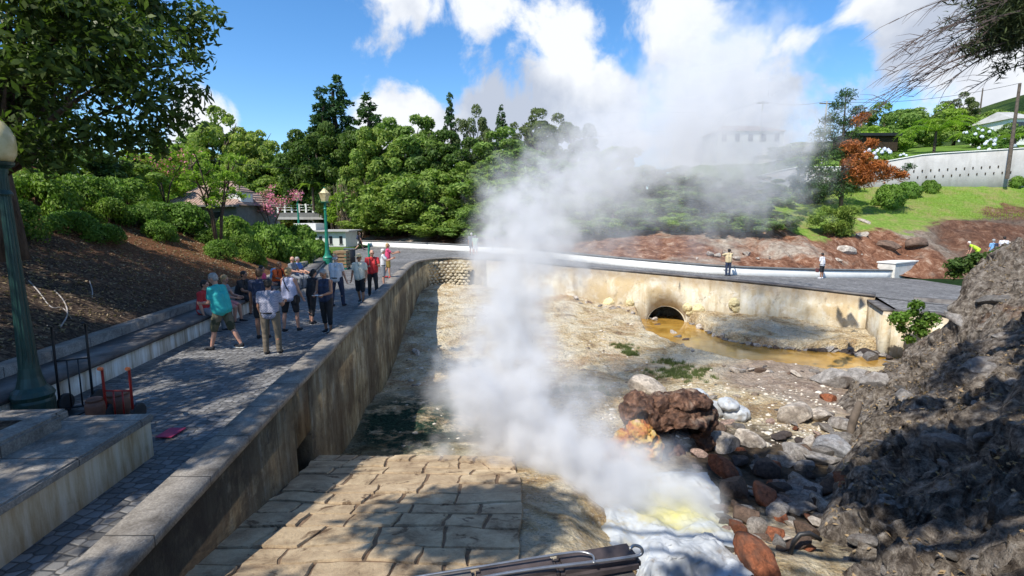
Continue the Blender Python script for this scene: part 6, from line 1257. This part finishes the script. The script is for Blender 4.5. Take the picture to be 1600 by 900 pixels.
    mr = N.new('ShaderNodeMapRange'); mr.interpolation_type = 'SMOOTHSTEP'; L.new(f, mr.inputs[0]); mr.inputs[1].default_value = .08; mr.inputs[2].default_value = 1.0
    d = mth('MULTIPLY', mth('MULTIPLY', mr.outputs[0], den), mth('POWER', mth('MAXIMUM', mth('MULTIPLY', n2, 1.95), 0.0), 2.6))
    vc = N.new('GeometryNodeVolumeCube'); lo = (P[:, :3]-P[:, 3:4]*1.7).min(0); hi = (P[:, :3]+P[:, 3:4]*1.7).max(0); lo[2] = max(lo[2], -2.6)
    L.new(d, vc.inputs['Density']); vc.inputs['Min'].default_value = tuple(lo); vc.inputs['Max'].default_value = tuple(hi)
    vs = .085
    for k, ax in enumerate('XYZ'): vc.inputs['Resolution '+ax].default_value = int((hi[k]-lo[k])/vs)
    sm = N.new('GeometryNodeSetMaterial'); L.new(vc.outputs[0], sm.inputs[0])
    m = bpy.data.materials.new('steam'); m.use_nodes = True; t = m.node_tree; t.nodes.clear(); ou = t.nodes.new('ShaderNodeOutputMaterial'); pv = t.nodes.new('ShaderNodeVolumePrincipled'); pv.inputs['Color'].default_value = (.985, .985, .99, 1); pv.inputs['Density'].default_value = 1.12; pv.inputs['Anisotropy'].default_value = 0.0
    t.links.new(pv.outputs[0], ou.inputs['Volume']); sm.inputs['Material'].default_value = m; L.new(sm.outputs[0], go.inputs[0]); me.materials.append(m)
    md = o.modifiers.new('steam', 'NODES'); md.node_group = g
    tag(o, 'white steam rising from the fumarole and drifting right over the trees', 'steam', kind='stuff'); return o
steam()
# ------------------------------------------------------------------ people
def cap(mb, a, b, r0, r1, n=7):
    a = Vector(a); b = Vector(b)
    for k in range(n+1):
        t_ = k/n; mb.ell(tuple(a.lerp(b, t_)), (r0*(1-t_)+r1*t_,)*3, 2)
    mb.tube([a, b], [r0*.98, r1*.98], 12)
SK = {'fair': (.50, .27, .19), 'tan': (.36, .18, .11), 'brown': (.12, .055, .032)}
def pmat(key, c, rough=.75, var=.12, sc=10):
    nm = 'cloth_'+key
    if nm in bpy.data.materials: return bpy.data.materials[nm]
    return simple(nm, c, rough, var=var, scale=sc, bump=.2, bd=.004, obj=True)
def skin_mat(k):
    nm = 'skin_'+k
    if nm in bpy.data.materials: return bpy.data.materials[nm]
    n = NT(nm); f = n.noise(n.objco(), 9, 4); c = SK[k]; n.col(n.ramp(f, [(.3, tuple(x*.88 for x in c)), (.7, tuple(min(1, x*1.1) for x in c))])).rough(.5, .4); n.b.inputs['Subsurface Weight'].default_value = .1; n.b.inputs['Subsurface Radius'].default_value = (.02, .008, .004); return n.m
cam_n = NT('camo'); f_ = cam_n.vor(cam_n.objco(), 9, 'F1', 1); cam_n.col(cam_n.ramp(cam_n.xyz(f_)[0], [(.3, (.035, .04, .02)), (.5, (.09, .085, .045)), (.8, (.14, .12, .08))])).rough(.85); M['camo'] = cam_n.m
pl_n = NT('plaid'); w_ = pl_n.N.new('ShaderNodeTexChecker'); pl_n.L.new(pl_n.objco(), w_.inputs[0]); w_.inputs['Scale'].default_value = 38; pl_n.col(pl_n.mix(w_.outputs[1], (.36, .36, .42), (.22, .22, .30))).rough(.85); M['plaid'] = pl_n.m
CL = {'teal': (.03, .42, .40), 'white': (.66, .66, .68), 'lightgrey': (.42, .43, .47), 'black': (.014, .014, .017), 'navy': (.022, .032, .07), 'khaki': (.16, .125, .085), 'red': (.48, .025, .03), 'pink': (.62, .06, .16), 'orange': (.75, .11, .015), 'grey': (.20, .21, .23), 'blue': (.10, .20, .45), 'palegreen': (.36, .50, .38), 'sand': (.60, .48, .28), 'lime': (.50, .75, .04), 'cream': (.62, .62, .52), 'lav': (.40, .42, .58), 'pinkshort': (.55, .22, .22), 'olive': (.28, .20, .05), 'darkgrey': (.05, .05, .06), 'skyblue': (.20, .40, .66)}
HAIR = {'grey': (.30, .29, .28), 'white': (.60, .58, .54), 'dark': (.018, .013, .010), 'blond': (.42, .27, .12), 'brown': (.09, .05, .025)}
def person(pos, face, label, H=1.72, skin='fair', hair=('short', 'grey'), top=('white', .5), bottom=('shorts', 'black'), shoes='black', lean=0, legs=((0, 0), (0, 0)), arms=((5, 8, 12, 0), (5, 8, 12, 0)), head=(0, 0), sit=False, extra=(), girth=1.0, fem=False, spread=.0, group=None, seat=None, fine=True, turn=0):
    s = H/1.72; t = empty('person', pos, R(face), label, 'person', group); vox = .0105 if fine else .016
    sw = (.165 if fem else .19); hwid = .085+spread
    up = Vector((0, math.sin(R(lean)), math.cos(R(lean)))); girth *= 1.07
    TH, SH = .43, .42
    J = {}
    for sd, (h, k), nm in ((-1, legs[0], 'L'), (1, legs[1], 'R')):
        d1 = Vector((sd*(.05+spread*.6), math.sin(R(h)), -math.cos(R(h)))).normalized(); d2 = Vector((sd*.01, math.sin(R(h-k)), -math.cos(R(h-k)))).normalized(); J[nm] = (d1, d2)
    hz = max([-(J[n_][0].z*TH+J[n_][1].z*SH) for n_ in 'LR'])+.085
    P = Vector((0, 0, hz)) if not sit else Vector((0, 0, (seat if seat is not None else .45)/s+.10))
    chest = P+up*.27; shl = P+up*.475; neck = P+up*.53; hd = P+up*.53+Vector((0, .02, 0))+Vector((0, math.sin(R(lean*.5+head[0]*.3)), math.cos(R(lean*.5)))).normalized()*.145
    right = Vector((math.cos(R(turn)), math.sin(R(turn)), 0))
    B = MB(); g = girth
    # torso
    for sd in (-1, 1):
        cap(B, P+right*sd*.07, chest+right*sd*.075, .105*g, .10*g, 4); cap(B, chest+right*sd*.075, shl+right*sd*(sw-.075)-up*.03, .10, .072, 4)
    cap(B, shl+up*-.02, neck+up*.05, .062, .052, 3)
    if fem: 
        for sd in (-1, 1): B.ell(tuple(chest+right*sd*.07+up*.07+Vector((0, .075, 0))), (.062, .055, .06), 2)
    # head: skull, jaw, nose, ears
    Rh = Euler((-R(head[0]), 0, R(head[1])+R(turn)*.5)).to_matrix(); hp = lambda x, y, z: tuple(hd+Rh@Vector((x, y, z)))
    B.ell(hp(0, -.01, .02), (.075, .092, .098), 3, Rh); B.ell(hp(0, .028, -.045), (.055, .058, .062), 2, Rh); B.ell(hp(0, .05, -.088), (.026, .024, .022), 2, Rh)
    B.ell(hp(0, .093, -.012), (.012, .018, .024), 2, Rh); B.ell(hp(0, .078, .022), (.05, .014, .010), 2, Rh); B.ell(hp(0, .078, -.052), (.024, .012, .008), 2, Rh)
    for sd in (-1, 1): B.ell(hp(sd*.077, -.008, -.005), (.010, .020, .032), 2, Rh); B.ell(hp(sd*.040, .058, -.02), (.022, .02, .022), 2, Rh)
    cap(B, neck, Vector(hp(0, -.015, -.06)), .052, .052, 3)
    out = {}
    for sd, nm in ((-1, 'L'), (1, 'R')):
        d1, d2 = J[nm]; hj = P+right*sd*hwid+Vector((0, 0, -.02)); kn = hj+d1*TH; an = kn+d2*SH; out['leg'+nm] = (hj, kn, an)
        cap(B, hj, kn, .083*(1+(g-1)*.6), .054, 6); cap(B, kn, kn.lerp(an, .35)+Vector((0, -.012, 0)), .053, .054, 3); cap(B, kn.lerp(an, .35)+Vector((0, -.012, 0)), an, .054, .034, 5)
        B.ell(tuple(an+Vector((0, .055, -.045))), (.042, .115, .035), 2)
        a = arms[0 if sd < 0 else 1]; fl, ab, el, inw = a
        u1 = Vector((sd*math.sin(R(ab)), math.sin(R(fl))*math.cos(R(ab)), -math.cos(R(fl))*math.cos(R(ab)))).normalized(); fa = fl+el; u2 = Vector((sd*math.sin(R(ab))*.4-sd*inw, math.sin(R(fa)), -math.cos(R(fa)))).normalized()
        sj = shl+right*sd*sw-up*.02; ej = sj+u1*.285; wj = ej+u2*.25; out['arm'+nm] = (sj, ej, wj, u2)
        B.ell(tuple(sj), (.066, .062, .062), 2); cap(B, sj, ej, .054*(1+(g-1)*.4), .040, 5); cap(B, ej, ej.lerp(wj, .3), .041, .041, 2); cap(B, ej.lerp(wj, .3), wj, .041, .027, 4)
        # hand: palm, four unequal fingers that bend, thumb from the side of the palm
        side = u2.cross(Vector((sd, 0, 0))).normalized(); side = side if side.length > .5 else Vector((0, 1, 0)); nrm = u2.cross(side).normalized()*(-sd)
        pc = wj+u2*.052; Mx = Matrix((side, nrm, u2)).transposed(); B.ell(tuple(pc), (.040, .018, .050), 2, Mx)
        for f_i, (off, ln) in enumerate(((-.028, .062), (-.010, .074), (.009, .070), (.027, .052))):
            b0 = pc+side*off+u2*.036; b1 = b0+(u2*.85+nrm*.35).normalized()*ln*.5; b2 = b1+(u2*.45+nrm*.8).normalized()*ln*.5; B.tube([b0, b1, b2], [.0105, .0098, .0085], 7); B.ell(tuple(b2), .0085, 1); B.ell(tuple(b1), .0098, 1)
        b0 = pc-side*.030-u2*.015; b1 = b0+(-side*.7+u2*.6+nrm*.3).normalized()*.035; b2 = b1+(u2*.8+nrm*.5).normalized()*.028; B.tube([b0, b1, b2], [.013, .0115, .010], 7); B.ell(tuple(b2), .010, 1)
    me = remeshed(B.mesh(), vox, 2); me.transform(Matrix.Scale(s, 4)); link('body', me, skin_mat(skin), t)
    def cloth(mb, name, mat, v=.014, amp=.006, parent=None, sm=4):
        me = remeshed(mb.mesh(), v, sm, lambda c: amp*fbm(c[:, 0]*9, c[:, 1]*9, c[:, 2]*6, 3, 3)+amp*.8*(1-np.abs(fbm(c[:, 0]*6, c[:, 1]*6, c[:, 2]*11, 2, 6))*2)); me.transform(Matrix.Scale(s, 4)); return link(name, me, mat, parent or t)
    # shirt
    tn, slv = top; mt = M[tn] if tn in M else pmat(tn, CL[tn]); S_ = MB()
    for sd in (-1, 1):
        cap(S_, P+right*sd*.056*g+up*.0, chest+right*sd*.068*g, .122*g, .115*g, 4); cap(S_, chest+right*sd*.068*g, shl+right*sd*(sw-.07)-up*.03, .117*(1+(g-1)*.5), .083, 4)
        if fem: S_.ell(tuple(chest+right*sd*.07+up*.07+Vector((0, .08, 0))), (.07, .062, .066), 2)
        sj, ej, wj, u2 = out['arm'+('L' if sd < 0 else 'R')]
        if slv > 0: 
            f_ = min(1, slv*1.0); S_.ell(tuple(sj), (.075, .07, .07), 2); cap(S_, sj, sj.lerp(ej, f_), .070, .062, 4)
            if slv > 1: cap(S_, ej, ej.lerp(wj, slv-1), .058, .045, 4)
    cap(S_, shl-up*.03, shl+up*.035, .075, .064, 2); shirt = cloth(S_, 'shirt', mt)
    # lower garment
    kind, bc = bottom; mt = M[bc] if bc in M else pmat(bc, CL[bc]); D = MB(); fr = {'shorts': .80, 'longshorts': 1.0, 'short': .5, 'trousers': 2.0, 'capri': 1.5}[kind]
    for sd, nm in ((-1, 'L'), (1, 'R')):
        hj, kn, an = out['leg'+nm]; D.ell(tuple(P+right*sd*.065+Vector((0, 0, .02))), (.118*g, .118*g, .10), 2); cap(D, hj+up*.03, hj.lerp(kn, min(1, fr)), .105*(1+(g-1)*.6), .083 if fr < 1.2 else .072, 6)
        if fr > 1: cap(D, kn, kn.lerp(an, fr-1), .071, .060 if fr < 1.6 else .058, 5)
    cloth(D, {'trousers': 'trousers', 'capri': 'trousers'}.get(kind, 'shorts'), mt)
    b_ = MB(); b_.lathe([(.128*g, -.018), (.130*g, 0), (.128*g, .018)], 24); bm_ = b_.mesh(); bm_.transform(Matrix.Diagonal((1.45, 1.0, 1, 1)))
    bm_.transform(Matrix.Translation(P+up*.03)); bm_.transform(Matrix.Scale(s, 4)); link('belt', bm_, pmat('black', CL['black']), t) if tn in ('white', 'plaid') else None
    for sd, nm in ((-1, 'L'), (1, 'R')):
        hj, kn, an = out['leg'+nm]; sh = MB(); sh.ell(tuple(an+Vector((0, .06, -.045))), (.050, .13, .040), 3); sh.ell(tuple(an+Vector((0, -.01, -.02))), (.046, .055, .055), 2); o = cloth(sh, 'shoe', pmat(shoes, CL[shoes]), .012, .001, None, 2)
        so_ = MB().box(tuple(an+Vector((-.046, -.065, -.087))), tuple(an+Vector((.046, .19, -.070))), bev=.008).mesh(); so_.transform(Matrix.Scale(s, 4)); link('sole', so_, M['white_paint'] if shoes in ('white', 'black', 'navy') and fine else M['rubber'], o)
    # eyes
    for sd in (-1, 1): e_ = MB().ell(hp(sd*.030, .077, .004), .0115, 2).mesh(); e_.transform(Matrix.Scale(s, 4)); link('eye', e_, pmat('black', CL['black'], .3), t)
    # hair
    hs, hc = hair; hm = bpy.data.materials.get('hair_'+hc) or simple('hair_'+hc, HAIR[hc], .6, var=.35, scale=30, bump=.5, obj=True)
    if hs != 'bald':
        Hh = MB()
        if hs in ('short', 'long', 'bun', 'bob', 'curly'):
            Hh.ell(hp(0, -.022, .035), (.083, .094, .092), 3, Rh); Hh.ell(hp(0, -.05, -.015), (.078, .058, .075), 2, Rh)
        if hs == 'curly': 
            for k in range(26): a = random.uniform(0, 6.28); e = random.uniform(0, 1.4); Hh.ell(hp(.075*math.cos(a)*math.cos(e), -.03+.085*math.sin(a)*math.cos(e), .04+.085*math.sin(e)), .026, 1)
        if hs == 'ring': 
            Hh.ell(hp(0, -.05, .0), (.080, .060, .060), 3, Rh)
        if hs == 'bun': Hh.ell(hp(0, -.115, .03), (.042, .038, .042), 2, Rh); Hh.ell(hp(0, -.09, -.06), (.04, .03, .05), 2, Rh)
        if hs in ('long', 'bob'): 
            for k in range(5): Hh.ell(hp(-.05+.025*k, -.07, -.06-(.06 if hs == 'long' else .01)), (.03, .032, .08), 2, Rh)
        cloth(Hh, 'hair', hm, .011, .005, None, 1)
    for ex in extra:
        if ex[0] == 'hat':
            q = MB(); q.lathe([(.155, 0), (.16, .006), (.095, .018), (.088, .06), (.075, .095), (.03, .105)], 24); m_ = q.mesh(); m_.transform(Matrix.Translation(Vector(hp(0, -.01, .055))) @ Rh.to_4x4()); m_.transform(Matrix.Scale(s, 4)); link('hat', m_, pmat('straw', (.62, .50, .28)), t, True); q = MB().lathe([(.093, .02), (.090, .045)], 24).mesh(); q.transform(Matrix.Translation(Vector(hp(0, -.01, .055))) @ Rh.to_4x4()); q.transform(Matrix.Diagonal((s, s, s, 1))); link('hat_band', q, pmat('brownband', (.08, .04, .02)), t)
        if ex[0] == 'cap':
            q = MB(); q.ell(hp(0, -.015, .045), (.088, .1, .075), 2, Rh); q.ell(hp(0, .10, .045), (.06, .055, .010), 2, Rh); cloth(q, 'cap', pmat(ex[1], CL[ex[1]]), .012, .002)
        if ex[0] == 'backpack':
            q = MB(); bk = -Vector((-right.y, right.x, 0)); c_ = chest+up*.06+bk*.19*g; q.box(tuple(c_-Vector((.14, .07, .20))), tuple(c_+Vector((.14, .07, .20))), bev=.05); o = cloth(q, 'backpack', pmat(ex[1], CL[ex[1]]), .016, .006)
            q = MB().box(tuple(c_+Vector((-.10, -.115, -.17))), tuple(c_+Vector((.10, -.06, -.01))), bev=.02); cloth(q, 'pocket', pmat(ex[1], CL[ex[1]]), .016, .003, o)
            for sd in (-1, 1):
                q = MB().tube([shl+right*sd*.10+bk*.10, shl+right*sd*.10+up*.055, shl+right*sd*.10-bk*.105-up*.05, chest+right*sd*.11-bk*.13*g, chest+right*sd*.15-bk*.03-up*.10], .017, 6).mesh(); q.transform(Matrix.Scale(s, 4)); link('strap', q, pmat('black', CL['black']), o)
        if ex[0] == 'phone':
            wl = out['armR'][2]+out['armR'][3]*.08; q = MB().box(tuple(wl+Vector((-.085, .02, -.01))), tuple(wl+Vector((.03, .035, .07))), bev=.004).mesh(); q.transform(Matrix.Scale(s, 4)); ph = link('phone', q, M['black_metal']); ph.location = (0, 0, 0); ph.matrix_world = t.matrix_world; ph.location = t.location; ph.rotation_euler = t.rotation_euler; tag(ph, 'dark phone held up by the '+ex[1], 'phone', 'phones held by tourists')
        if ex[0] == 'sheet':
            wl = (out['armR'][2]+out['armL'][2])/2+Vector((0, .09, .0)); q = MB().box(tuple(wl+Vector((-.12, -.06, -.004))), tuple(wl+Vector((.12, .06, .004)))).mesh(); q.transform(Matrix.Scale(s, 4)); ph = link('paper', q, pmat('paper', (.75, .75, .72))); ph.location = t.location; ph.rotation_euler = t.rotation_euler; tag(ph, 'white sheet held by the '+ex[1], 'paper', 'papers held by tourists')
        if ex[0] == 'bag':
            wl = out['armL'][2]+out['armL'][3]*.10; q = MB().box(tuple(wl+Vector((-.05, -.12, -.36))), tuple(wl+Vector((.05, .12, -.10))), bev=.03).tube([wl+Vector((0, -.08, -.11)), wl, wl+Vector((0, .08, -.11))], .009, 6).mesh(); q.transform(Matrix.Scale(s, 4)); ph = link('hand_bag', q, pmat('bagred', (.10, .03, .03))); ph.location = t.location; ph.rotation_euler = t.rotation_euler; tag(ph, 'dark bag hanging from the hand of the '+ex[1], 'bag')
        if ex[0] == 'strap':
            bk = Vector((0, -1, 0)); q = MB().tube([shl+Vector((-.12, .0, .07)), shl+Vector((-.10, -.10, .0)), chest+Vector((.02, -.135*g, 0)), P+Vector((.16, -.09, .02)), P+Vector((.20, .0, -.02)), chest+Vector((.02, .13*g, 0)), shl+Vector((-.10, .09, .02)), shl+Vector((-.12, .0, .07))], .011, 6).mesh(); q.transform(Matrix.Scale(s, 4)); o = link('cross_strap', q, pmat('black', CL['black']), t); q = MB().box(tuple(P+Vector((.17, -.08, -.16))), tuple(P+Vector((.25, .10, .03))), bev=.02).mesh(); q.transform(Matrix.Scale(s, 4)); link('pouch', q, pmat('black', CL['black']), o)
        if ex[0] == 'glasses':
            q = MB()
            for sd in (-1, 1): q.ell(hp(sd*.031, .091, .004), (.024, .006, .016), 2, Rh); q.tube([hp(sd*.055, .085, .006), hp(sd*.078, .0, .008)], .003, 5)
            q.tube([hp(-.012, .095, .006), hp(.012, .095, .006)], .003, 5); m_ = q.mesh(); m_.transform(Matrix.Scale(s, 4)); link('sunglasses', m_, pmat('black', CL['black'], .2), t)
    return t
def stand(px, py, top_py, face, label, z=0.003, Hf=None, **k):
    """feet at the photo point (px, py) on the ground z; height from the head's photo position"""
    p = at(px, py, z=z); Hh = Hf or max(1.5, min(1.86, at(px, top_py, Y=p.y).z-z)); return person(tuple(p), face, label, H=Hh, **k)
A_ = (5, 8, 12, 0)
G1 = 'tourists on the promenade'; G2 = 'tourists sitting on the bench wall'; G3 = 'people on the far road'
stand(352, 545, 424, 82, 'grey haired man in a teal T-shirt and camouflage shorts striding left', skin='fair', hair=('short', 'grey'), top=('teal', .62), bottom=('longshorts', 'camo'), shoes='black', lean=12, legs=((19, 6), (-15, 14)), arms=((5, 8, 80, .3), (-14, 8, 70, .3)), head=(25, 10), girth=1.22, group=G1)
stand(426, 553, 436, 8, 'dark haired man seen from behind in a plaid shirt and khaki trousers', skin='tan', hair=('short', 'dark'), top=('plaid', .6), bottom=('trousers', 'khaki'), shoes='black', legs=((2, 2), (6, 4)), arms=((5, 10, 20, .1), (15, 12, 80, .2)), girth=1.05, group=G1, spread=.02, head=(8, 12))
stand(456, 517, 418, -8, 'blonde woman seen from behind in a white sleeveless top and black shorts', fem=True, hair=('bun', 'blond'), top=('lav', 0), bottom=('shorts', 'black'), shoes='black', legs=((-6, 4), (8, 4)), arms=((5, 10, 12, 0), (10, 14, 20, .0)), extra=(('strap',),), group=G1, girth=1.12, spread=.03)
stand(412, 528, 420, 15, 'dark haired person with a navy backpack standing behind the plaid shirt man', hair=('short', 'brown'), skin='tan', top=('navy', .6), bottom=('shorts', 'black'), shoes='black', extra=(('backpack', 'navy'),), group=G1)
stand(489, 505, 421, -30, 'person in black T-shirt and cropped black trousers with dark hair bending slightly', hair=('bob', 'dark'), fem=True, top=('black', .6), bottom=('capri', 'black'), shoes='black', lean=10, head=(20, 0), group=G1, legs=((4, 6), (-6, 4)))
stand(512, 520, 420, 172, 'woman in a navy tank top and black trousers looking down at her hands', fem=True, skin='tan', hair=('long', 'grey'), top=('navy', 0), bottom=('capri', 'black'), shoes='black', lean=4, head=(32, 0), arms=((12, 8, 70, .45), (12, 8, 70, .45)), legs=((4, 4), (-6, 6)), extra=(('sheet', 'woman in the navy tank top'),), group=G1)
stand(528, 478, 398, -12, 'balding grey haired man seen from behind in a white polo shirt and navy trousers', hair=('ring', 'white'), top=('white', .6), bottom=('trousers', 'navy'), shoes='black', legs=((-6, 4), (10, 6)), arms=((2, 8, 12, 0), (6, 12, 15, 0)), girth=1.12, group=G1, spread=.03)
stand(564, 474, 398, 178, 'man in a straw hat, cream shirt and black shorts walking towards the viewer', skin='tan', hair=('short', 'brown'), top=('cream', .6), bottom=('longshorts', 'black'), shoes='black', extra=(('hat',), ('glasses',)), legs=((8, 6), (-10, 14)), arms=((8, 14, 25, .05), (2, 12, 15, 0)), girth=1.05, group=G1)
stand(583, 462, 390, 205, 'bald man in a red T-shirt with sunglasses leaning back on the parapet', skin='fair', hair=('bald', 'grey'), top=('red', .6), bottom=('trousers', 'black'), shoes='black', lean=6, arms=((25, 10, 75, .35), (25, 10, 70, .35)), legs=((18, 6), (-2, 10)), extra=(('glasses',), ('backpack', 'black')), girth=1.15, group=G1)
stand(600, 446, 389, -78, 'white haired person in a pale shirt and grey shorts holding up a phone', hair=('short', 'white'), top=('white', .6), bottom=('longshorts', 'grey'), shoes='grey', arms=((45, 8, 65, .2), (45, 8, 65, .2)), extra=(('phone', 'white haired person'),), group=G1)
stand(607, 434, 380, -70, 'woman in a pink T-shirt and patterned shorts taking a photo at the parapet', fem=True, hair=('bob', 'blond'), top=('pink', .5), bottom=('shorts', 'olive'), shoes='red', arms=((50, 8, 55, .2), (50, 8, 50, .2)), extra=(('phone', 'woman in the pink T-shirt'),), group=G1, legs=((-8, 10), (6, 4)))
# seated on the bench
def seated(px, py_head, Yd, face, label, **k):
    x = bench_x(Yd)-.18; return person((x, Yd, 0), face, label, sit=True, seat=.45 if Yd < 21 else .35, legs=k.pop('legs', ((82, 78), (78, 84))), fine=True, group=G2, **k)
F_ = -92
seated(0, 0, 12.9, F_, 'person in a red shirt almost hidden behind the man in teal', hair=('short', 'dark'), top=('red', .6), bottom=('trousers', 'grey'), lean=8)
seated(0, 0, 14.0, F_+5, 'woman in a grey sleeveless top and pink shorts sitting on the bench wall', fem=True, hair=('curly', 'blond'), top=('grey', .3), bottom=('shorts', 'pinkshort'), lean=10, arms=((30, 6, 50, .3), (30, 6, 50, .3)), head=(8, -10))
seated(0, 0, 15.3, F_-6, 'dark haired man in a black T-shirt sitting on the bench wall', skin='tan', hair=('short', 'dark'), top=('black', .6), bottom=('shorts', 'black'), lean=14, arms=((35, 10, 35, .2), (30, 10, 50, .2)), girth=1.15)
seated(0, 0, 16.9, F_, 'woman in a pink top sitting between the black and orange shirts', fem=True, hair=('short', 'dark'), top=('pink', .2), bottom=('shorts', 'black'), lean=8, arms=((30, 8, 50, .3), (30, 8, 50, .3)))
seated(0, 0, 18.6, F_-20, 'man in a bright orange shirt with a blue backpack sitting on the bench wall', skin='tan', hair=('short', 'brown'), top=('orange', .8), bottom=('shorts', 'black'), lean=16, extra=(('backpack', 'skyblue'),), head=(15, 0), arms=((35, 10, 50, .2), (30, 10, 50, .2)))
seated(0, 0, 20.8, F_-5, 'bald man in a grey T-shirt sitting on the bench wall', hair=('bald', 'grey'), top=('grey', .6), bottom=('trousers', 'grey'), lean=6, girth=1.15, arms=((30, 8, 50, .3), (30, 8, 50, .3)))
seated(0, 0, 21.9, F_-5, 'grey haired man in a blue checked shirt furthest along the bench wall', hair=('short', 'grey'), top=('blue', .6), bottom=('trousers', 'grey'), lean=4, girth=1.05, arms=((30, 8, 40, .3), (30, 8, 40, .3)))
# far road
def far_p(px, py, tp, face, label, Yd=None, **k):
    z = float(road_z(at(px, py, z=-.5).x)); p = at(px, py, z=z)
    for _ in range(4): z = float(road_z(p.x)); p = at(px, py, z=z)
    if Yd: p = at(px, py, Y=Yd)
    return person(tuple(p), face, label, H=k.pop('H', 1.72), fine=False, group=G3, **k)
far_p(563, 391, 352, -60, 'man in black with a navy backpack striding away on the far road', hair=('short', 'brown'), top=('black', .5), bottom=('shorts', 'black'), shoes='black', legs=((28, 5), (-24, 20)), extra=(('backpack', 'navy'),))
far_p(737, 398, 362, 10, 'stroller in a grey top beside the white kerb wall at the edge of the steam', hair=('short', 'white'), top=('grey', .6), bottom=('shorts', 'grey'), H=1.75)
far_p(743, 399, 368, 10, 'stroller in a pale green shirt beside the grey one at the edge of the steam', hair=('short', 'grey'), top=('palegreen', .6), bottom=('shorts', 'white'), H=1.6)
far_p(1137, 431, 386, 5, 'man in a pale yellow shirt seen from behind raising both hands to his face', skin='brown', hair=('short', 'dark'), top=('sand', .7), bottom=('trousers', 'navy'), arms=((65, 35, 95, .5), (65, 35, 95, .5)), H=1.74, girth=1.1)
far_p(1283, 435, 396, 30, 'man in a white T-shirt and black shorts holding a bag by the kerb wall', skin='tan', hair=('short', 'dark'), top=('white', .7), bottom=('longshorts', 'black'), shoes='white', extra=(('bag', 'man in the white T-shirt'),), lean=4, H=1.74, girth=1.1)
for px, tp, face, lab, kw in [(1530, 378, 60, 'person bending over in lime green beyond the dark bushes at the right', dict(lean=55, top=('lime', .2), bottom=('shorts', 'lime'), hair=('short', 'white'))), (1553, 374, 10, 'person in pale blue with a blue backpack beyond the dark bushes', dict(top=('skyblue', .6), bottom=('trousers', 'blue'), hair=('short', 'grey'), extra=(('backpack', 'navy'),))), (1570, 370, -20, 'person in white with dark hair rightmost beyond the dark bushes', dict(top=('white', .5), bottom=('trousers', 'white'), hair=('short', 'dark')))]:
    p = at(px, tp, Y=33.5); person((p.x, 33.5, p.z-1.7+(.25 if 'bending' in lab else 0)), face, lab, fine=False, group=G3, **kw)
